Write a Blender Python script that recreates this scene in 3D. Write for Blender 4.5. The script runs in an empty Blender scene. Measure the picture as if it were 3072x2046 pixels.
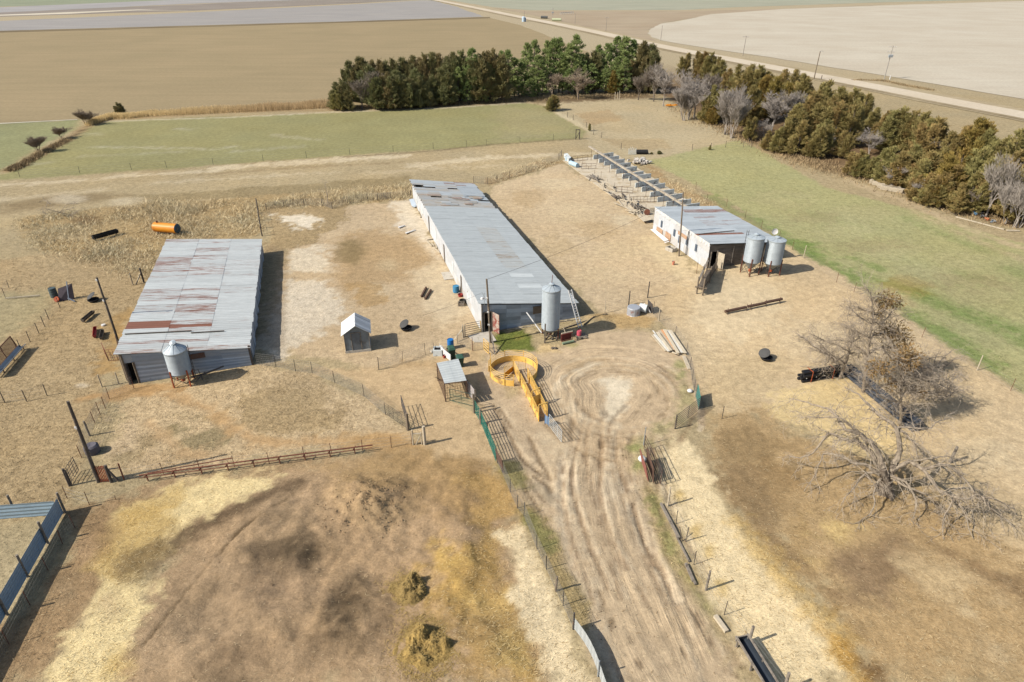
import bpy, bmesh, math, random
import numpy as np
from mathutils import Vector, Matrix, Euler
random.seed(7); rng=np.random.default_rng(7)
scene=bpy.context.scene; COL=scene.collection
# ---------------------------------------------------------------- survey: photo pixel -> ground point
FPX=1975.0; PITCH=math.radians(29.5); CH=30.0
cp,sp=math.cos(PITCH),math.sin(PITCH)
def G(px,py,z=0.0):
    x=(px-1536)/FPX; y=-(py-1023)/FPX
    d=(x, cp+y*sp, -sp+y*cp); t=(z-CH)/d[2]
    return Vector((d[0]*t, d[1]*t, z))
def proj(p):
    vz=p[2]-CH; dep=p[1]*cp-vz*sp; up=p[1]*sp+vz*cp
    return 1536+FPX*p[0]/dep, 1023-FPX*up/dep
def HG(b,t):
    g=G(*b); lo,hi=0.0,40.0
    for _ in range(40):
        m=(lo+hi)/2
        if proj((g[0],g[1],m))[1]>t[1]: lo=m
        else: hi=m
    return lo
REG=dict(T1=(0,0,2.3),T2=(1024,0,2.3),T3=(2048,0,2.3),M1=(0,512,2.3),M2=(1024,512,2.3),M3=(2048,512,2.3),
 L1=(0,1024,2.3),L2=(1024,1024,2.3),L3=(2048,1024,2.3),B1=(0,1534,2.3),B2=(1024,1534,2.3),B3=(2048,1534,2.3),
 a=(0,780,4.6),b=(340,960,4.6),c=(850,900,4.6),d=(1250,900,4.6),e=(1400,800,4.6),f=(1180,1100,4.6),g=(1650,420,4.6),
 h=(1900,580,4.6),i=(1750,820,4.6),j=(1850,1100,4.6),k=(2350,850,4.6),l=(2350,1150,3.262),m=(0,1200,4.6),
 n=(0,1480,2.7695),o=(1950,1400,4.6),p=(2050,1706,4.6),r=(1180,520,4.6),s=(1500,0,4.6),F=(0,0,0.7663),N=(0,0,1.0),
 t=(2048,130,2.629),u=(2560,200,2.629),v=(2560,420,2.629),w=(1000,120,2.629),x=(80,600,2.629),y=(700,480,2.629))
def q(k,x,y):
    ox,oy,sc=REG[k]; return (ox+x/sc,oy+y/sc)
def W(k,x,y,z=0.0): return G(*q(k,x,y),z)
def WL(k,pts,z=0.0): return [W(k,x,y,z) for x,y in pts]
def HH(k,b,t): return HG(q(k,*b),q(k,*t))
# ---------------------------------------------------------------- colours
GAIN=1.75
def s2l(c):
    c=c/255.0
    return c/12.92 if c<=0.04045 else ((c+0.055)/1.055)**2.4
def A(r,g,b,k=1.0): return tuple(min(0.9,s2l(v)/GAIN*k) for v in (r,g,b))
# ---------------------------------------------------------------- materials
def newmat(name):
    m=bpy.data.materials.new(name); m.use_nodes=True
    nt=m.node_tree; b=nt.nodes['Principled BSDF']; return m,nt,b
def N(nt,t,**kw):
    n=nt.nodes.new(t)
    for k,v in kw.items():
        if k.startswith('i_'):
            n.inputs[k[2:].replace('_',' ')].default_value=v
        else: setattr(n,k,v)
    return n
def L(nt,a,b): nt.links.new(a,b)
def math_n(nt,op,a,b=None,c=None,clamp=False):
    n=nt.nodes.new('ShaderNodeMath'); n.operation=op; n.use_clamp=clamp
    for i,v in enumerate((a,b,c)):
        if v is None: continue
        if isinstance(v,(int,float)): n.inputs[i].default_value=v
        else: nt.links.new(v,n.inputs[i])
    return n.outputs[0]
def mixc(nt,fac,a,b,mode='MIX'):
    n=nt.nodes.new('ShaderNodeMix'); n.data_type='RGBA'; n.blend_type=mode
    for s,v in ((n.inputs[0],fac),(n.inputs[6],a),(n.inputs[7],b)):
        if isinstance(v,(int,float)): s.default_value=v
        elif isinstance(v,(tuple,list)): s.default_value=tuple(v)[:3]+(1.0,)
        else: nt.links.new(v,s)
    return n.outputs[2]
def noise_n(nt,vec,scale,detail=4,rough=0.6,dist=0.0):
    n=nt.nodes.new('ShaderNodeTexNoise'); n.inputs['Scale'].default_value=scale
    n.inputs['Detail'].default_value=detail; n.inputs['Roughness'].default_value=rough
    n.inputs['Distortion'].default_value=dist
    if vec is not None: nt.links.new(vec,n.inputs['Vector'])
    return n.outputs['Fac']
def mapr(nt,v,a,b,c,d):
    n=nt.nodes.new('ShaderNodeMapRange'); n.inputs[1].default_value=a; n.inputs[2].default_value=b
    n.inputs[3].default_value=c; n.inputs[4].default_value=d; nt.links.new(v,n.inputs[0]); return n.outputs[0]
def mapping(nt,vec,scale=(1,1,1),rot=(0,0,0)):
    n=nt.nodes.new('ShaderNodeMapping'); n.inputs['Scale'].default_value=scale; n.inputs['Rotation'].default_value=rot
    nt.links.new(vec,n.inputs['Vector']); return n.outputs[0]
MATS={}
def mat(name,c,rough=0.8,metal=0.0,var=0.18,scale=4.0,c2=None,c2amt=0.5,bump=0.0,stretch=(1,1,1)):
    """Plain weathered material: base colour broken by two noises, optional second (rust, dirt) colour in patches."""
    if name in MATS: return MATS[name]
    m,nt,b=newmat(name)
    geo=N(nt,'ShaderNodeNewGeometry'); pos=mapping(nt,geo.outputs['Position'],stretch)
    n1=noise_n(nt,pos,scale,5,0.65)
    f=mapr(nt,n1,0.25,0.75,1-var,1+var)
    col=mixc(nt,1.0,tuple(c),f,'MULTIPLY')
    if c2 is not None:
        n2=noise_n(nt,pos,scale*0.55,6,0.7,0.4)
        k=mapr(nt,n2,0.62-0.24*c2amt,0.70-0.16*c2amt,0,1)
        col=mixc(nt,k,col,tuple(c2))
    L(nt,col,b.inputs['Base Color'])
    b.inputs['Roughness'].default_value=rough; b.inputs['Metallic'].default_value=metal
    b.inputs['Specular IOR Level'].default_value=0.3
    if bump>0:
        bp=N(nt,'ShaderNodeBump'); bp.inputs['Strength'].default_value=bump; bp.inputs['Distance'].default_value=0.03
        L(nt,noise_n(nt,pos,scale*3,4,0.6),bp.inputs['Height']); L(nt,bp.outputs[0],b.inputs['Normal'])
    MATS[name]=m; return m
# ---------------------------------------------------------------- mesh builder
class MB:
    def __init__(s): s.v=[]; s.f=[]; s.c=[]
    def add(s,vs,fs,col=None):
        o=len(s.v); s.v.extend([tuple(p) for p in vs]); s.f.extend([tuple(i+o for i in f) for f in fs])
        s.c.extend([col]*len(fs)); return s
    def box(s,c,sz,rz=0.0,rot=None,col=None):
        hx,hy,hz=sz[0]/2,sz[1]/2,sz[2]/2
        M=rot if rot is not None else Matrix.Rotation(rz,3,'Z'); c=Vector(c)
        vs=[c+M@Vector((x,y,z)) for x,y,z in ((-hx,-hy,-hz),(hx,-hy,-hz),(hx,hy,-hz),(-hx,hy,-hz),(-hx,-hy,hz),(hx,-hy,hz),(hx,hy,hz),(-hx,hy,hz))]
        return s.add(vs,[(0,3,2,1),(4,5,6,7),(0,1,5,4),(1,2,6,5),(2,3,7,6),(3,0,4,7)],col)
    def beam(s,a,b,w,h=None,up=(0,0,1),col=None):
        a=Vector(a);b=Vector(b);h=h or w; d=(b-a)
        if d.length<1e-6: return s
        d=d.normalized(); u=Vector(up)
        if abs(d.dot(u))>0.98: u=Vector((1,0,0))
        r=d.cross(u).normalized(); u=r.cross(d).normalized()
        vs=[p+r*(x*w/2)+u*(y*h/2) for p in (a,b) for x,y in ((-1,-1),(1,-1),(1,1),(-1,1))]
        return s.add(vs,[(0,1,2,3),(7,6,5,4),(0,4,5,1),(1,5,6,2),(2,6,7,3),(3,7,4,0)],col)
    def tube(s,pts,rad,n=6,cap=True,col=None):
        pts=[Vector(p) for p in pts]; k=len(pts)
        rr=rad if isinstance(rad,(list,tuple)) else [rad]*k
        vs=[];fs=[]; pu=None
        for i,p in enumerate(pts):
            d=(pts[min(i+1,k-1)]-pts[max(i-1,0)])
            d=d.normalized() if d.length>1e-9 else Vector((0,0,1))
            u=pu if pu is not None else (Vector((0,0,1)) if abs(d.z)<0.9 else Vector((1,0,0)))
            r=d.cross(u)
            if r.length<1e-6: r=d.cross(Vector((0,1,0.3)))
            r.normalize(); u=r.cross(d).normalized(); pu=u
            for j in range(n):
                a=2*math.pi*j/n; vs.append(p+(r*math.cos(a)+u*math.sin(a))*rr[i])
        for i in range(k-1):
            for j in range(n):
                a=i*n+j; b2=i*n+(j+1)%n; fs.append((a,b2,b2+n,a+n))
        if cap and n>2: fs.append(tuple(range(n-1,-1,-1))); fs.append(tuple(range((k-1)*n,k*n)))
        return s.add(vs,fs,col)
    def lathe(s,c,prof,n=20,col=None,M=None):
        c=Vector(c); vs=[];fs=[]
        for r,z in prof:
            for j in range(n):
                a=2*math.pi*j/n; p=Vector((r*math.cos(a),r*math.sin(a),z)); vs.append(c+(M@p if M is not None else p))
        for i in range(len(prof)-1):
            for j in range(n):
                a=i*n+j; b2=i*n+(j+1)%n; fs.append((a,b2,b2+n,a+n))
        return s.add(vs,fs,col)
    def disc(s,c,r,n=20,M=None,col=None):
        c=Vector(c); vs=[]
        for j in range(n):
            a=2*math.pi*j/n; p=Vector((r*math.cos(a),r*math.sin(a),0)); vs.append(c+(M@p if M is not None else p))
        return s.add(vs,[tuple(range(n))],col)
    def prism(s,poly,z0,z1,col=None):
        n=len(poly); vs=[(p[0],p[1],z0) for p in poly]+[(p[0],p[1],z1) for p in poly]
        fs=[tuple(range(n-1,-1,-1)),tuple(range(n,2*n))]+[(i,(i+1)%n,(i+1)%n+n,i+n) for i in range(n)]
        return s.add(vs,fs,col)
    def slab(s,quad,th,col=None):
        """quad of 4 points thickened along its normal"""
        Q=[Vector(p) for p in quad]; nn=(Q[1]-Q[0]).cross(Q[3]-Q[0]).normalized()*th
        vs=Q+[p-nn for p in Q]
        return s.add(vs,[(0,1,2,3),(7,6,5,4),(0,4,5,1),(1,5,6,2),(2,6,7,3),(3,7,4,0)],col)
def mesh_from(name,mb,org=Vector((0,0,0)),smooth=False):
    me=bpy.data.meshes.new(name)
    me.from_pydata([(p[0]-org[0],p[1]-org[1],p[2]-org[2]) for p in mb.v],[],mb.f)
    if any(c is not None for c in mb.c):
        at=me.color_attributes.new('Tint','FLOAT_COLOR','CORNER')
        buf=[]
        for f,c in zip(mb.f,mb.c):
            c=c if c is not None else (1,1,1,1)
            buf.extend((list(c)+[1.0]*(4-len(c)))*len(f))
        at.data.foreach_set('color',buf)
    if smooth: me.shade_smooth()
    me.validate(); me.update(); return me
def thing(name,loc,label,cat,group=None):
    o=bpy.data.objects.new(name,None); o.empty_display_size=0.3; COL.objects.link(o)
    o.location=Vector(loc); o['label']=label; o['category']=cat
    if group: o['group']=group
    return o
def rootloc(o):
    v=Vector((0,0,0))
    while o is not None: v+=o.location; o=o.parent
    return v
def default_tint(mb,m):
    if m.name in TINTED and all(c is None for c in mb.c): mb.c=[(1.0,.1,.05)]*len(mb.f)
TINTED=set()
def part(name,mb,m,parent,smooth=False,label=None,stuff=False):
    default_tint(mb,m)
    me=mesh_from(name,mb,rootloc(parent),smooth); me.materials.append(m)
    o=bpy.data.objects.new(name,me); COL.objects.link(o); o.parent=parent
    if label: o['label']=label
    if stuff: o['kind']='stuff'
    return o
def solo(name,mb,m,label,cat,group=None,smooth=False,org=None):
    default_tint(mb,m)
    if org is None:
        P=np.array(mb.v); org=Vector((float(P[:,0].mean()),float(P[:,1].mean()),float(P[:,2].min())))
    me=mesh_from(name,mb,org,smooth); me.materials.append(m)
    o=bpy.data.objects.new(name,me); o.location=org; COL.objects.link(o)
    o['label']=label; o['category']=cat
    if group: o['group']=group
    return o
def struct(name,me,m,kind='structure'):
    me.materials.append(m); o=bpy.data.objects.new(name,me); COL.objects.link(o); o['kind']=kind; return o
def dup(root,loc,rotz=0.0,scale=1.0,label=None,group=None):
    r=root.copy(); COL.objects.link(r); r.location=Vector(loc); r.rotation_euler=(0,0,rotz)
    r.scale=scale if isinstance(scale,(tuple,list)) else (scale,)*3
    if label: r['label']=label
    if group: r['group']=group
    for ch in list(root.children):
        c=ch.copy(); COL.objects.link(c); c.parent=r
        for g in ch.children:
            d=g.copy(); COL.objects.link(d); d.parent=c
    return r
# ================================================================ GROUND
def _h(ix,iy,seed):
    h=(ix*374761393+iy*668265263+seed*974634777)&0xffffffff
    h=((h^(h>>13))*1274126177)&0xffffffff; h=h^(h>>16)
    return h/4294967295.0
def vnoise(x,y,seed=0):
    fx=np.floor(x); fy=np.floor(y); ix=fx.astype(np.int64); iy=fy.astype(np.int64)
    u=x-fx; v=y-fy; u=u*u*(3-2*u); v=v*v*(3-2*v)
    a=_h(ix,iy,seed);b=_h(ix+1,iy,seed);c=_h(ix,iy+1,seed);d=_h(ix+1,iy+1,seed)
    return (a*(1-u)+b*u)*(1-v)+(c*(1-u)+d*u)*v
def fbm(x,y,seed=0,o=4,g=0.5):
    s=0;a=1;t=0
    for i in range(o):
        s=s+a*vnoise(x,y,seed+i*17); t+=a; a*=g; x=x*2.03+11.7; y=y*2.03+5.3
    return s/t
def segdist(X,Y,a,b):
    dx,dy=b[0]-a[0],b[1]-a[1]; l2=dx*dx+dy*dy+1e-12
    t=np.clip(((X-a[0])*dx+(Y-a[1])*dy)/l2,0,1)
    return np.hypot(X-a[0]-t*dx,Y-a[1]-t*dy),t
def polysd(X,Y,poly):
    d=np.full(X.shape,1e9); ins=np.zeros(X.shape,bool); n=len(poly)
    for i in range(n):
        a=poly[i]; b=poly[(i+1)%n]
        d=np.minimum(d,segdist(X,Y,a,b)[0])
        cond=((a[1]>Y)!=(b[1]>Y))
        with np.errstate(divide='ignore',invalid='ignore'):
            xi=(b[0]-a[0])*(Y-a[1])/(b[1]-a[1]+1e-12)+a[0]
        ins^=(cond&(X<xi))
    return np.where(ins,-d,d)
def growing(start,end,s0,rate,smax):
    o=[start]; s=s0
    while o[-1]<end: o.append(o[-1]+s); s=min(s*rate,smax)
    return o
xs_mid=list(np.arange(-46,46,0.17)); 
xs=[-x for x in growing(46,150,0.18,1.02,1.6)][::-1][:-1]+xs_mid+growing(46.0,150,0.18,1.02,1.6)
xs=[-6000,-2500,-1000,-500,-300,-200]+sorted(xs)+[200,300,500,1000,2500,6000]
ys=growing(13,70,0.13,1.003,0.3)
ys=ys+growing(ys[-1]+.25,200,0.25,1.01,1.2)
ys=[-3000,-800,-200,-60,-10,5]+ys+[260,350,500,800,1500,3000,6000]
xs=np.array(sorted(set(xs))); ys=np.array(ys)
NX,NY=len(xs),len(ys)
XX,YY=np.meshgrid(xs,ys); X=XX.ravel().copy(); Y=YY.ravel().copy()
Z=np.zeros_like(X)
def alb(c): return np.array(A(*c))
nzA=fbm(X*0.9,Y*0.9,3,4); nzB=fbm(X*0.22,Y*0.22,9,4); nzC=fbm(X*2.6,Y*2.6,21,3)
COLV=np.tile(alb((180,161,124)),(len(X),1)); MASK=np.zeros((len(X),4)); MASK[:,1]=0.55
def _apply(idx,w,col,straw,clump,trk,speck,add):
    ww=w[:,None]
    if col is not None:
        COLV[idx]=COLV[idx]*(1-ww)+alb(col)*ww
    for k,v in enumerate((straw,clump,trk,speck)):
        if v is not None: MASK[idx,k]=MASK[idx,k]*(1-w)+v*w
def _bbox(pts,m):
    a=np.array([(p[0],p[1]) for p in pts]); lo=a.min(0)-m; hi=a.max(0)+m
    return np.nonzero((X>lo[0])&(X<hi[0])&(Y>lo[1])&(Y<hi[1]))[0]
def paint(k,pts,col,soft=0.5,amp=1.6,op=1.0,straw=None,clump=None,trk=None,speck=None):
    P=WL(k,pts); idx=_bbox(P,soft+amp+1)
    if not len(idx): return
    sd=polysd(X[idx],Y[idx],P)+(nzA[idx]-0.5)*amp*1.6+(nzC[idx]-.5)*amp*0.8+(nzB[idx]-.5)*amp*1.2
    w=np.clip(0.5-sd/(2*soft),0,1); w=w*w*(3-2*w)*op
    _apply(idx,w,col,straw,clump,trk,speck,0)
def stroke(k,pts,wid,col,soft=0.3,amp=0.5,op=1.0,straw=None,clump=None,trk=None,speck=None,dz=0.0):
    P=WL(k,pts) if k else pts; idx=_bbox(P,wid+soft+amp+1)
    if not len(idx): return
    d=np.full(len(idx),1e9)
    for a,b in zip(P[:-1],P[1:]): d=np.minimum(d,segdist(X[idx],Y[idx],a,b)[0])
    sd=d-wid/2+(nzA[idx]-.5)*amp*1.5+(nzC[idx]-.5)*amp
    w=np.clip(0.5-sd/(2*soft),0,1); w=w*w*(3-2*w)*op
    _apply(idx,w,col,straw,clump,trk,speck,0)
    if dz: Z[idx]+=dz*w
def blob(k,c,rx,ry,col,op=1.0,amp=0.8,**kw):
    pts=[(c[0]+rx*math.cos(t),c[1]+ry*math.sin(t)) for t in np.linspace(0,6.283,11)[:-1]]
    paint(k,pts,col,soft=kw.pop('soft',1.0),amp=amp,op=op,**kw)
# ---- wide areas
paint('F',[(-900,420),(0,405),(700,385),(1300,325),(1330,320),(1400,340),(1290,372),(950,432),(600,455),(300,470),(0,560),(-900,640)],(184,165,128),clump=.5)
paint('F',[(1230,232),(1510,222),(1640,285),(1720,330),(1480,372),(1370,350),(1340,300),(1290,262)],(192,174,138),clump=.5)
paint('T2',[(1620,780),(1850,760),(1950,830),(1700,860)],(180,152,112),op=.6)
paint('T2',[(1800,960),(2200,950),(2300,1020),(2000,1050)],(178,155,116),op=.6)
# green wheat field
paint('N',[(-700,590),(0,541),(470,508),(1024,468),(1459,436),(1737,416),(1762,394),(1637,318),(1567,307),(1372,321),(1024,338),(435,358),(322,362),(261,379),(204,418),(130,455),(60,495),(20,520)],(157,150,105),soft=.8,amp=1.2,clump=.25,straw=0)
paint('N',[(-700,430),(0,372),(232,360),(240,378),(180,412),(100,452),(22,500),(0,520),(-300,560)],(152,150,108),soft=.8,amp=1.2,clump=.25)
paint('N',[(1500,320),(1660,330),(1740,400),(1500,425)],(172,158,120),soft=4,amp=5,op=.5)
for pts,op in (([(290,440),(640,447),(700,440)],.6),([(700,455),(900,440)],.4),([(820,405),(960,420)],.5),([(240,470),(560,455)],.35),([(530,385),(570,388)],.6),([(250,400),(300,405)],.4),([(40,500),(140,488)],.4)):
    stroke('N',pts,1.2,(188,180,150),soft=1.0,amp=2.0,op=op)
# hedge / ditch line
stroke('N',[(20,512),(60,495),(130,455),(204,418),(261,379),(322,362),(435,352),(700,335),(1010,330)],2.2,(172,148,110),soft=.6,amp=1.0,clump=1)
stroke('N',[(20,512),(60,497),(130,457),(204,420),(261,381),(300,368)],.8,(110,90,65),soft=.3,amp=.8,op=.8)
stroke('N',[(320,364),(700,352),(1010,336),(1372,322),(1570,308)],1.2,(205,192,160),soft=.5,amp=.8,op=.8)
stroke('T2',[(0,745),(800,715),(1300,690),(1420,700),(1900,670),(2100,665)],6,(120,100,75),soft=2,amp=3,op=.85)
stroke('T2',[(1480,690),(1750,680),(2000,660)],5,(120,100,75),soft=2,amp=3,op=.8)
# windbreak floor on the right
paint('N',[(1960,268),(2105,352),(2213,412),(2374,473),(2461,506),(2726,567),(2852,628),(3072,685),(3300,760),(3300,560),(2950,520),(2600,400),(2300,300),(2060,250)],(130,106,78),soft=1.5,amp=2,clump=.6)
stroke('T2',[(1420,725),(1500,780),(1680,880),(1730,910)],1.8,(205,188,152),soft=.5,amp=.8)
stroke('T2',[(0,1085),(600,1045),(1000,1000),(1640,955)],.8,(120,105,80),soft=.4,amp=.6,op=.7)
# pale farm track
for pts,w,op in (([(0,555),(120,548),(282,539),(370,527),(652,512)],1.7,.85),([(643,506),(820,492),(1024,478),(1211,468)],2.6,.95),([(1240,497),(1330,488),(1406,480)],3.0,.9),([(1441,475),(1600,468),(1763,461)],2.2,.9),
  ([(480,548),(740,532),(1000,517)],1.2,.5),([(0,600),(300,572)],2,.5),([(1100,520),(1300,505),(1500,497)],1.5,.4)):
    stroke('N',pts,w,(214,196,162),soft=.9,amp=2.2,op=op,clump=.2,speck=.6)
stroke('N',[(600,524),(900,503),(1200,488)],.8,(150,128,95),soft=.5,amp=1.2,op=.6)
paint('F',[(300,452),(600,430),(940,405),(940,425),(600,452),(300,472)],(166,147,110),clump=.8)
paint('M1',[(0,230),(300,190),(700,150),(900,170),(500,240),(0,300)],(148,128,95),soft=1.5,op=.8)
# weeds
paint('F',[(40,500),(300,470),(600,452),(940,425),(948,462),(780,470),(620,482),(600,545),(420,550),(390,620),(200,600),(80,560)],(186,161,118),clump=1)
paint('F',[(1110,412),(1250,368),(1300,372),(1130,425)],(178,152,112),clump=1)
blob('M1',(600,345),90,35,(120,95,65),op=.7); blob('M1',(470,200),120,30,(215,200,170),op=.6); blob('M1',(900,220),140,35,(215,200,170),op=.5); blob('M1',(430,430),200,50,(200,180,142),op=.6)
# left pasture
paint('F',[(-600,640),(0,600),(280,560),(400,620),(330,700),(280,800),(200,1000),(150,1180),(0,1195),(-600,1500)],(184,160,121),clump=1)
paint('M1',[(-800,820),(330,850),(360,960),(150,1100),(-200,1300),(-800,1300)],(174,158,120),soft=1.5,clump=.5)
blob('M1',(330,620),260,40,(198,175,135),op=.5); blob('L1',(480,250),130,40,(192,168,128),op=.6); blob('M1',(700,600),250,50,(150,128,92),op=.6)
blob('L1',(560,305),45,12,(225,208,180),op=.8,soft=.3,amp=.3)
paint('a',[(1650,700),(1850,690),(1800,900),(1650,1250),(1640,1564),(1350,1564),(1400,1250),(1480,900)],(176,145,98),soft=.6,clump=.2)
# ---- yard between left and middle barn
paint('F',[(610,490),(940,462),(1000,560),(1100,690),(1110,790),(1000,835),(860,850),(585,805),(655,580)],(202,178,142),clump=.3,speck=.5)
paint('y',[(260,380),(700,360),(900,350),(850,500),(640,650),(450,700),(260,720)],(182,158,118),clump=.8,speck=.8)
paint('M1',[(1860,310),(2100,290),(2230,330),(2200,390),(2080,410),(1990,370)],(228,212,184),soft=.4,clump=0,speck=.7)
paint('y',[(430,720),(620,680),(850,660),(870,760),(860,894),(420,894)],(226,209,180),soft=.5,clump=0,speck=1)
paint('F',[(660,640),(770,640),(790,720),(740,760),(650,830),(590,800)],(226,209,181),soft=.6,amp=2,clump=.1,speck=1)
paint('y',[(1250,320),(1346,320),(1346,560),(1270,540),(1300,450)],(225,208,182),soft=.5,clump=0)
paint('M2',[(330,210),(480,200),(600,380),(700,640),(620,600),(480,430),(380,330)],(226,209,181),soft=.6,clump=0,speck=.5)
paint('M2',[(0,450),(250,400),(500,470),(640,590),(590,690),(330,800),(120,850),(-60,800),(-120,560)],(186,157,116),soft=1.6,amp=2.8,clump=.2,op=.8,speck=.6)
blob('M2',(60,560),110,90,(146,126,90),op=.85,amp=1.2); blob('M2',(330,650),60,40,(205,182,142),op=.7); blob('M2',(250,830),80,60,(215,195,160),op=.7)
paint('M2',[(480,680),(690,640),(830,820),(880,1000),(700,1050),(560,900)],(216,194,158),soft=.8,amp=2,clump=.1,speck=.5)
paint('M2',[(60,790),(230,760),(300,880),(180,940),(80,890)],(184,153,108),op=.8)
# ---- paddock between middle and right barn
paint('F',[(1125,430),(1290,378),(1400,440),(1510,520),(1560,620),(1640,760),(1500,740),(1380,722),(1130,470)],(208,184,147),clump=.45)
for c_,rx,ry,cl in (((1500,90),150,40,(218,198,162)),((1300,200),120,60,(186,160,120)),((1600,300),180,70,(212,190,152)),((1750,420),150,70,(190,164,124)),((1500,520),160,60,(188,164,124)),((1900,560),200,70,(208,186,148)),((1950,330),80,40,(222,204,170)),((1800,720),200,50,(210,188,150))):
    blob('M2',c_,rx,ry,cl,op=.55,amp=2)
paint('h',[(100,600),(280,600),(620,880),(900,1000),(860,1180),(600,1200),(300,1000)],(218,195,155),soft=.8,amp=2,clump=.1)
# ---- right hand lawn
paint('F',[(1475,372),(1700,322),(1760,352),(1900,432),(2100,482),(2354,562),(2700,660),(2700,1130),(2354,905),(2050,700),(1890,600),(1790,540),(1680,465),(1500,378)],(176,170,121),soft=.5,amp=.8,clump=.6,straw=.1)
for pts,w,op in (([(200,180),(330,270),(500,340),(650,430),(850,590)],2.2,.6),([(780,520),(850,570),(1050,720),(1250,860),(1500,990),(1700,1110),(2000,1300)],4.2,.8),([(850,490),(1000,560)],1.2,.6),([(1200,610),(1350,680)],1.0,.75),([(1250,720),(1500,800),(1600,830)],2.0,.7),([(1600,860),(1900,980),(2355,1178)],2.4,.65),
   ([(1900,700),(2000,740)],1.2,.5),([(1550,330),(1800,440),(2100,560)],1.4,.35),([(2100,1000),(2400,1130)],2,.6),([(1650,820),(1800,900),(1950,980)],2.5,.35),([(900,300),(1050,330)],2,.25),([(700,180),(800,210)],1.5,.25),([(2250,680),(2355,720)],2,.4)):
    stroke('M3',pts,w,(116,140,70),soft=1.0,amp=1.8,op=op*.8)
paint('T3',[(-60,1060),(300,1020),(460,1030),(650,1130),(500,1178),(100,1178)],(168,162,118),soft=2.5,amp=3,op=.35)
blob('M3',(1500,790),180,60,(168,140,82),op=.5,amp=2)
for c_ in ((700,200),(1200,300),(1100,420),(1500,560),(1900,620),(2100,850),(1700,700)): blob('M3',c_,220,60,(184,174,130),op=.4,amp=3)
for c_ in ((900,330),(1300,520),(2000,760)): blob('M3',c_,200,50,(164,148,110),op=.4,amp=3)
stroke('M3',[(1150,70),(1300,130),(1550,215),(1800,330),(2100,450),(2355,545),(2700,680)],1.5,(200,178,142),soft=.8,amp=1.6,op=.75,clump=.1)
stroke('M3',[(1500,230),(1800,380),(2355,620)],1.0,(196,174,138),soft=.8,amp=1.6,op=.5)
paint('g',[(1300,330),(1500,400),(1700,560),(1900,690),(2300,900),(2355,960),(2150,930),(1700,700),(1400,480)],(184,154,112),soft=.8,amp=1.5,clump=1,op=.8)
# ---- sandy yard on the right
paint('F',[(1560,640),(1800,560),(1900,612),(2050,712),(2354,912),(2700,1130),(2700,1500),(2354,1330),(2000,1000),(1850,950),(1650,950),(1600,880),(1520,740)],(214,189,149),soft=.5,amp=.8,clump=.35,straw=.15,speck=.2)
paint('F',[(1580,640),(1700,600),(1780,640),(1800,720),(1700,800),(1620,760)],(222,199,160),soft=1,amp=2,clump=.1)
for c_,cl in (((2000,700),(205,180,140)),((1850,780),(224,202,164)),((2150,850),(206,182,142)),((2250,1050),(222,200,162)),((1750,870),(208,182,142)),((2200,1150),(200,176,136))): blob('F',c_,90,40,cl,op=.5,amp=2.5)
paint('F',[(1600,800),(1800,830),(1830,900),(1700,960),(1640,930)],(206,182,142),soft=1,amp=2,clump=.35)
# ---- straw yard with the dead trees
paint('F',[(1640,960),(1780,930),(1840,1000),(2100,1050),(2354,1180),(2700,1400),(2700,1700),(2354,1568),(2000,1568),(1900,1400),(1760,1250),(1640,1120)],(184,156,114),soft=1.2,amp=2,clump=.2,straw=.45,speck=.4)
paint('F',[(1830,882),(1930,872),(2010,930),(2090,1000),(2110,1060),(1990,1062),(1880,1010),(1780,960),(1770,910)],(232,205,152),soft=.7,amp=1.6,straw=1,clump=0)
paint('F',[(2080,1010),(2354,1140),(2700,1330),(2700,1500),(2354,1290),(2200,1180),(2080,1080)],(205,180,140),soft=1.2,amp=2,clump=.2,straw=.2)
for c_,rx,ry,cl,op in (((1720,1030),70,50,(158,132,94),.8),((1790,1120),60,60,(155,128,90),.8),((1690,1105),60,30,(150,124,90),.7),((1830,1240),60,50,(165,136,92),.6),((1930,1230),60,40,(212,184,126),.8),((1880,1290),50,25,(206,176,118),.7),((2040,1120),110,40,(190,160,114),.7)):
    blob('F',c_,rx,ry,cl,op=op,amp=2,straw=.5)
paint('F',[(1640,1100),(1700,1080),(1760,1130),(1830,1260),(1900,1340),(1980,1460),(1920,1420),(1800,1310),(1720,1210)],(152,127,92),soft=.8,amp=2,straw=.55,clump=0)
paint('F',[(1505,1040),(1560,1005),(1630,1090),(1690,1200),(1770,1310),(1890,1415),(1985,1568),(1760,1568),(1690,1450),(1600,1310),(1540,1180)],(240,217,172),soft=.5,amp=1.4,straw=1,clump=0)
stroke('F',[(1690,1190),(1770,1300),(1840,1370),(1900,1420),(1975,1568)],1.1,(210,176,110),soft=.8,amp=1.4,op=.7,straw=1)
for c_ in ((2037,1467+16),(2088,1595),(2125,1655),(2170,1765)): blob('N',c_,16,20,(206,174,106),op=.7,soft=.4,amp=.5,straw=.8)
paint('F',[(1880,1260),(2060,1230),(2120,1310),(2060,1390),(1920,1370)],(150,125,94),soft=1.2,amp=1.6,straw=.2)
paint('F',[(2080,1280),(2200,1290),(2280,1330),(2200,1400),(2100,1340)],(200,175,134),soft=1,amp=1.6)
paint('F',[(2140,1240),(2354,1320),(2700,1450),(2700,1540),(2354,1400),(2250,1330)],(148,121,87),soft=1.0,amp=1.6,op=.85)
blob('B3',(2100,620),180,60,(205,184,146),op=.5,amp=2,straw=.7); blob('B3',(2150,950),160,50,(198,176,138),op=.5,amp=2,straw=.7)
paint('B3',[(1100,880),(1200,960),(1350,1080),(1420,1230),(1240,1230),(1150,1050)],(120,95,68),soft=.6,amp=1,op=.9)
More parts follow.
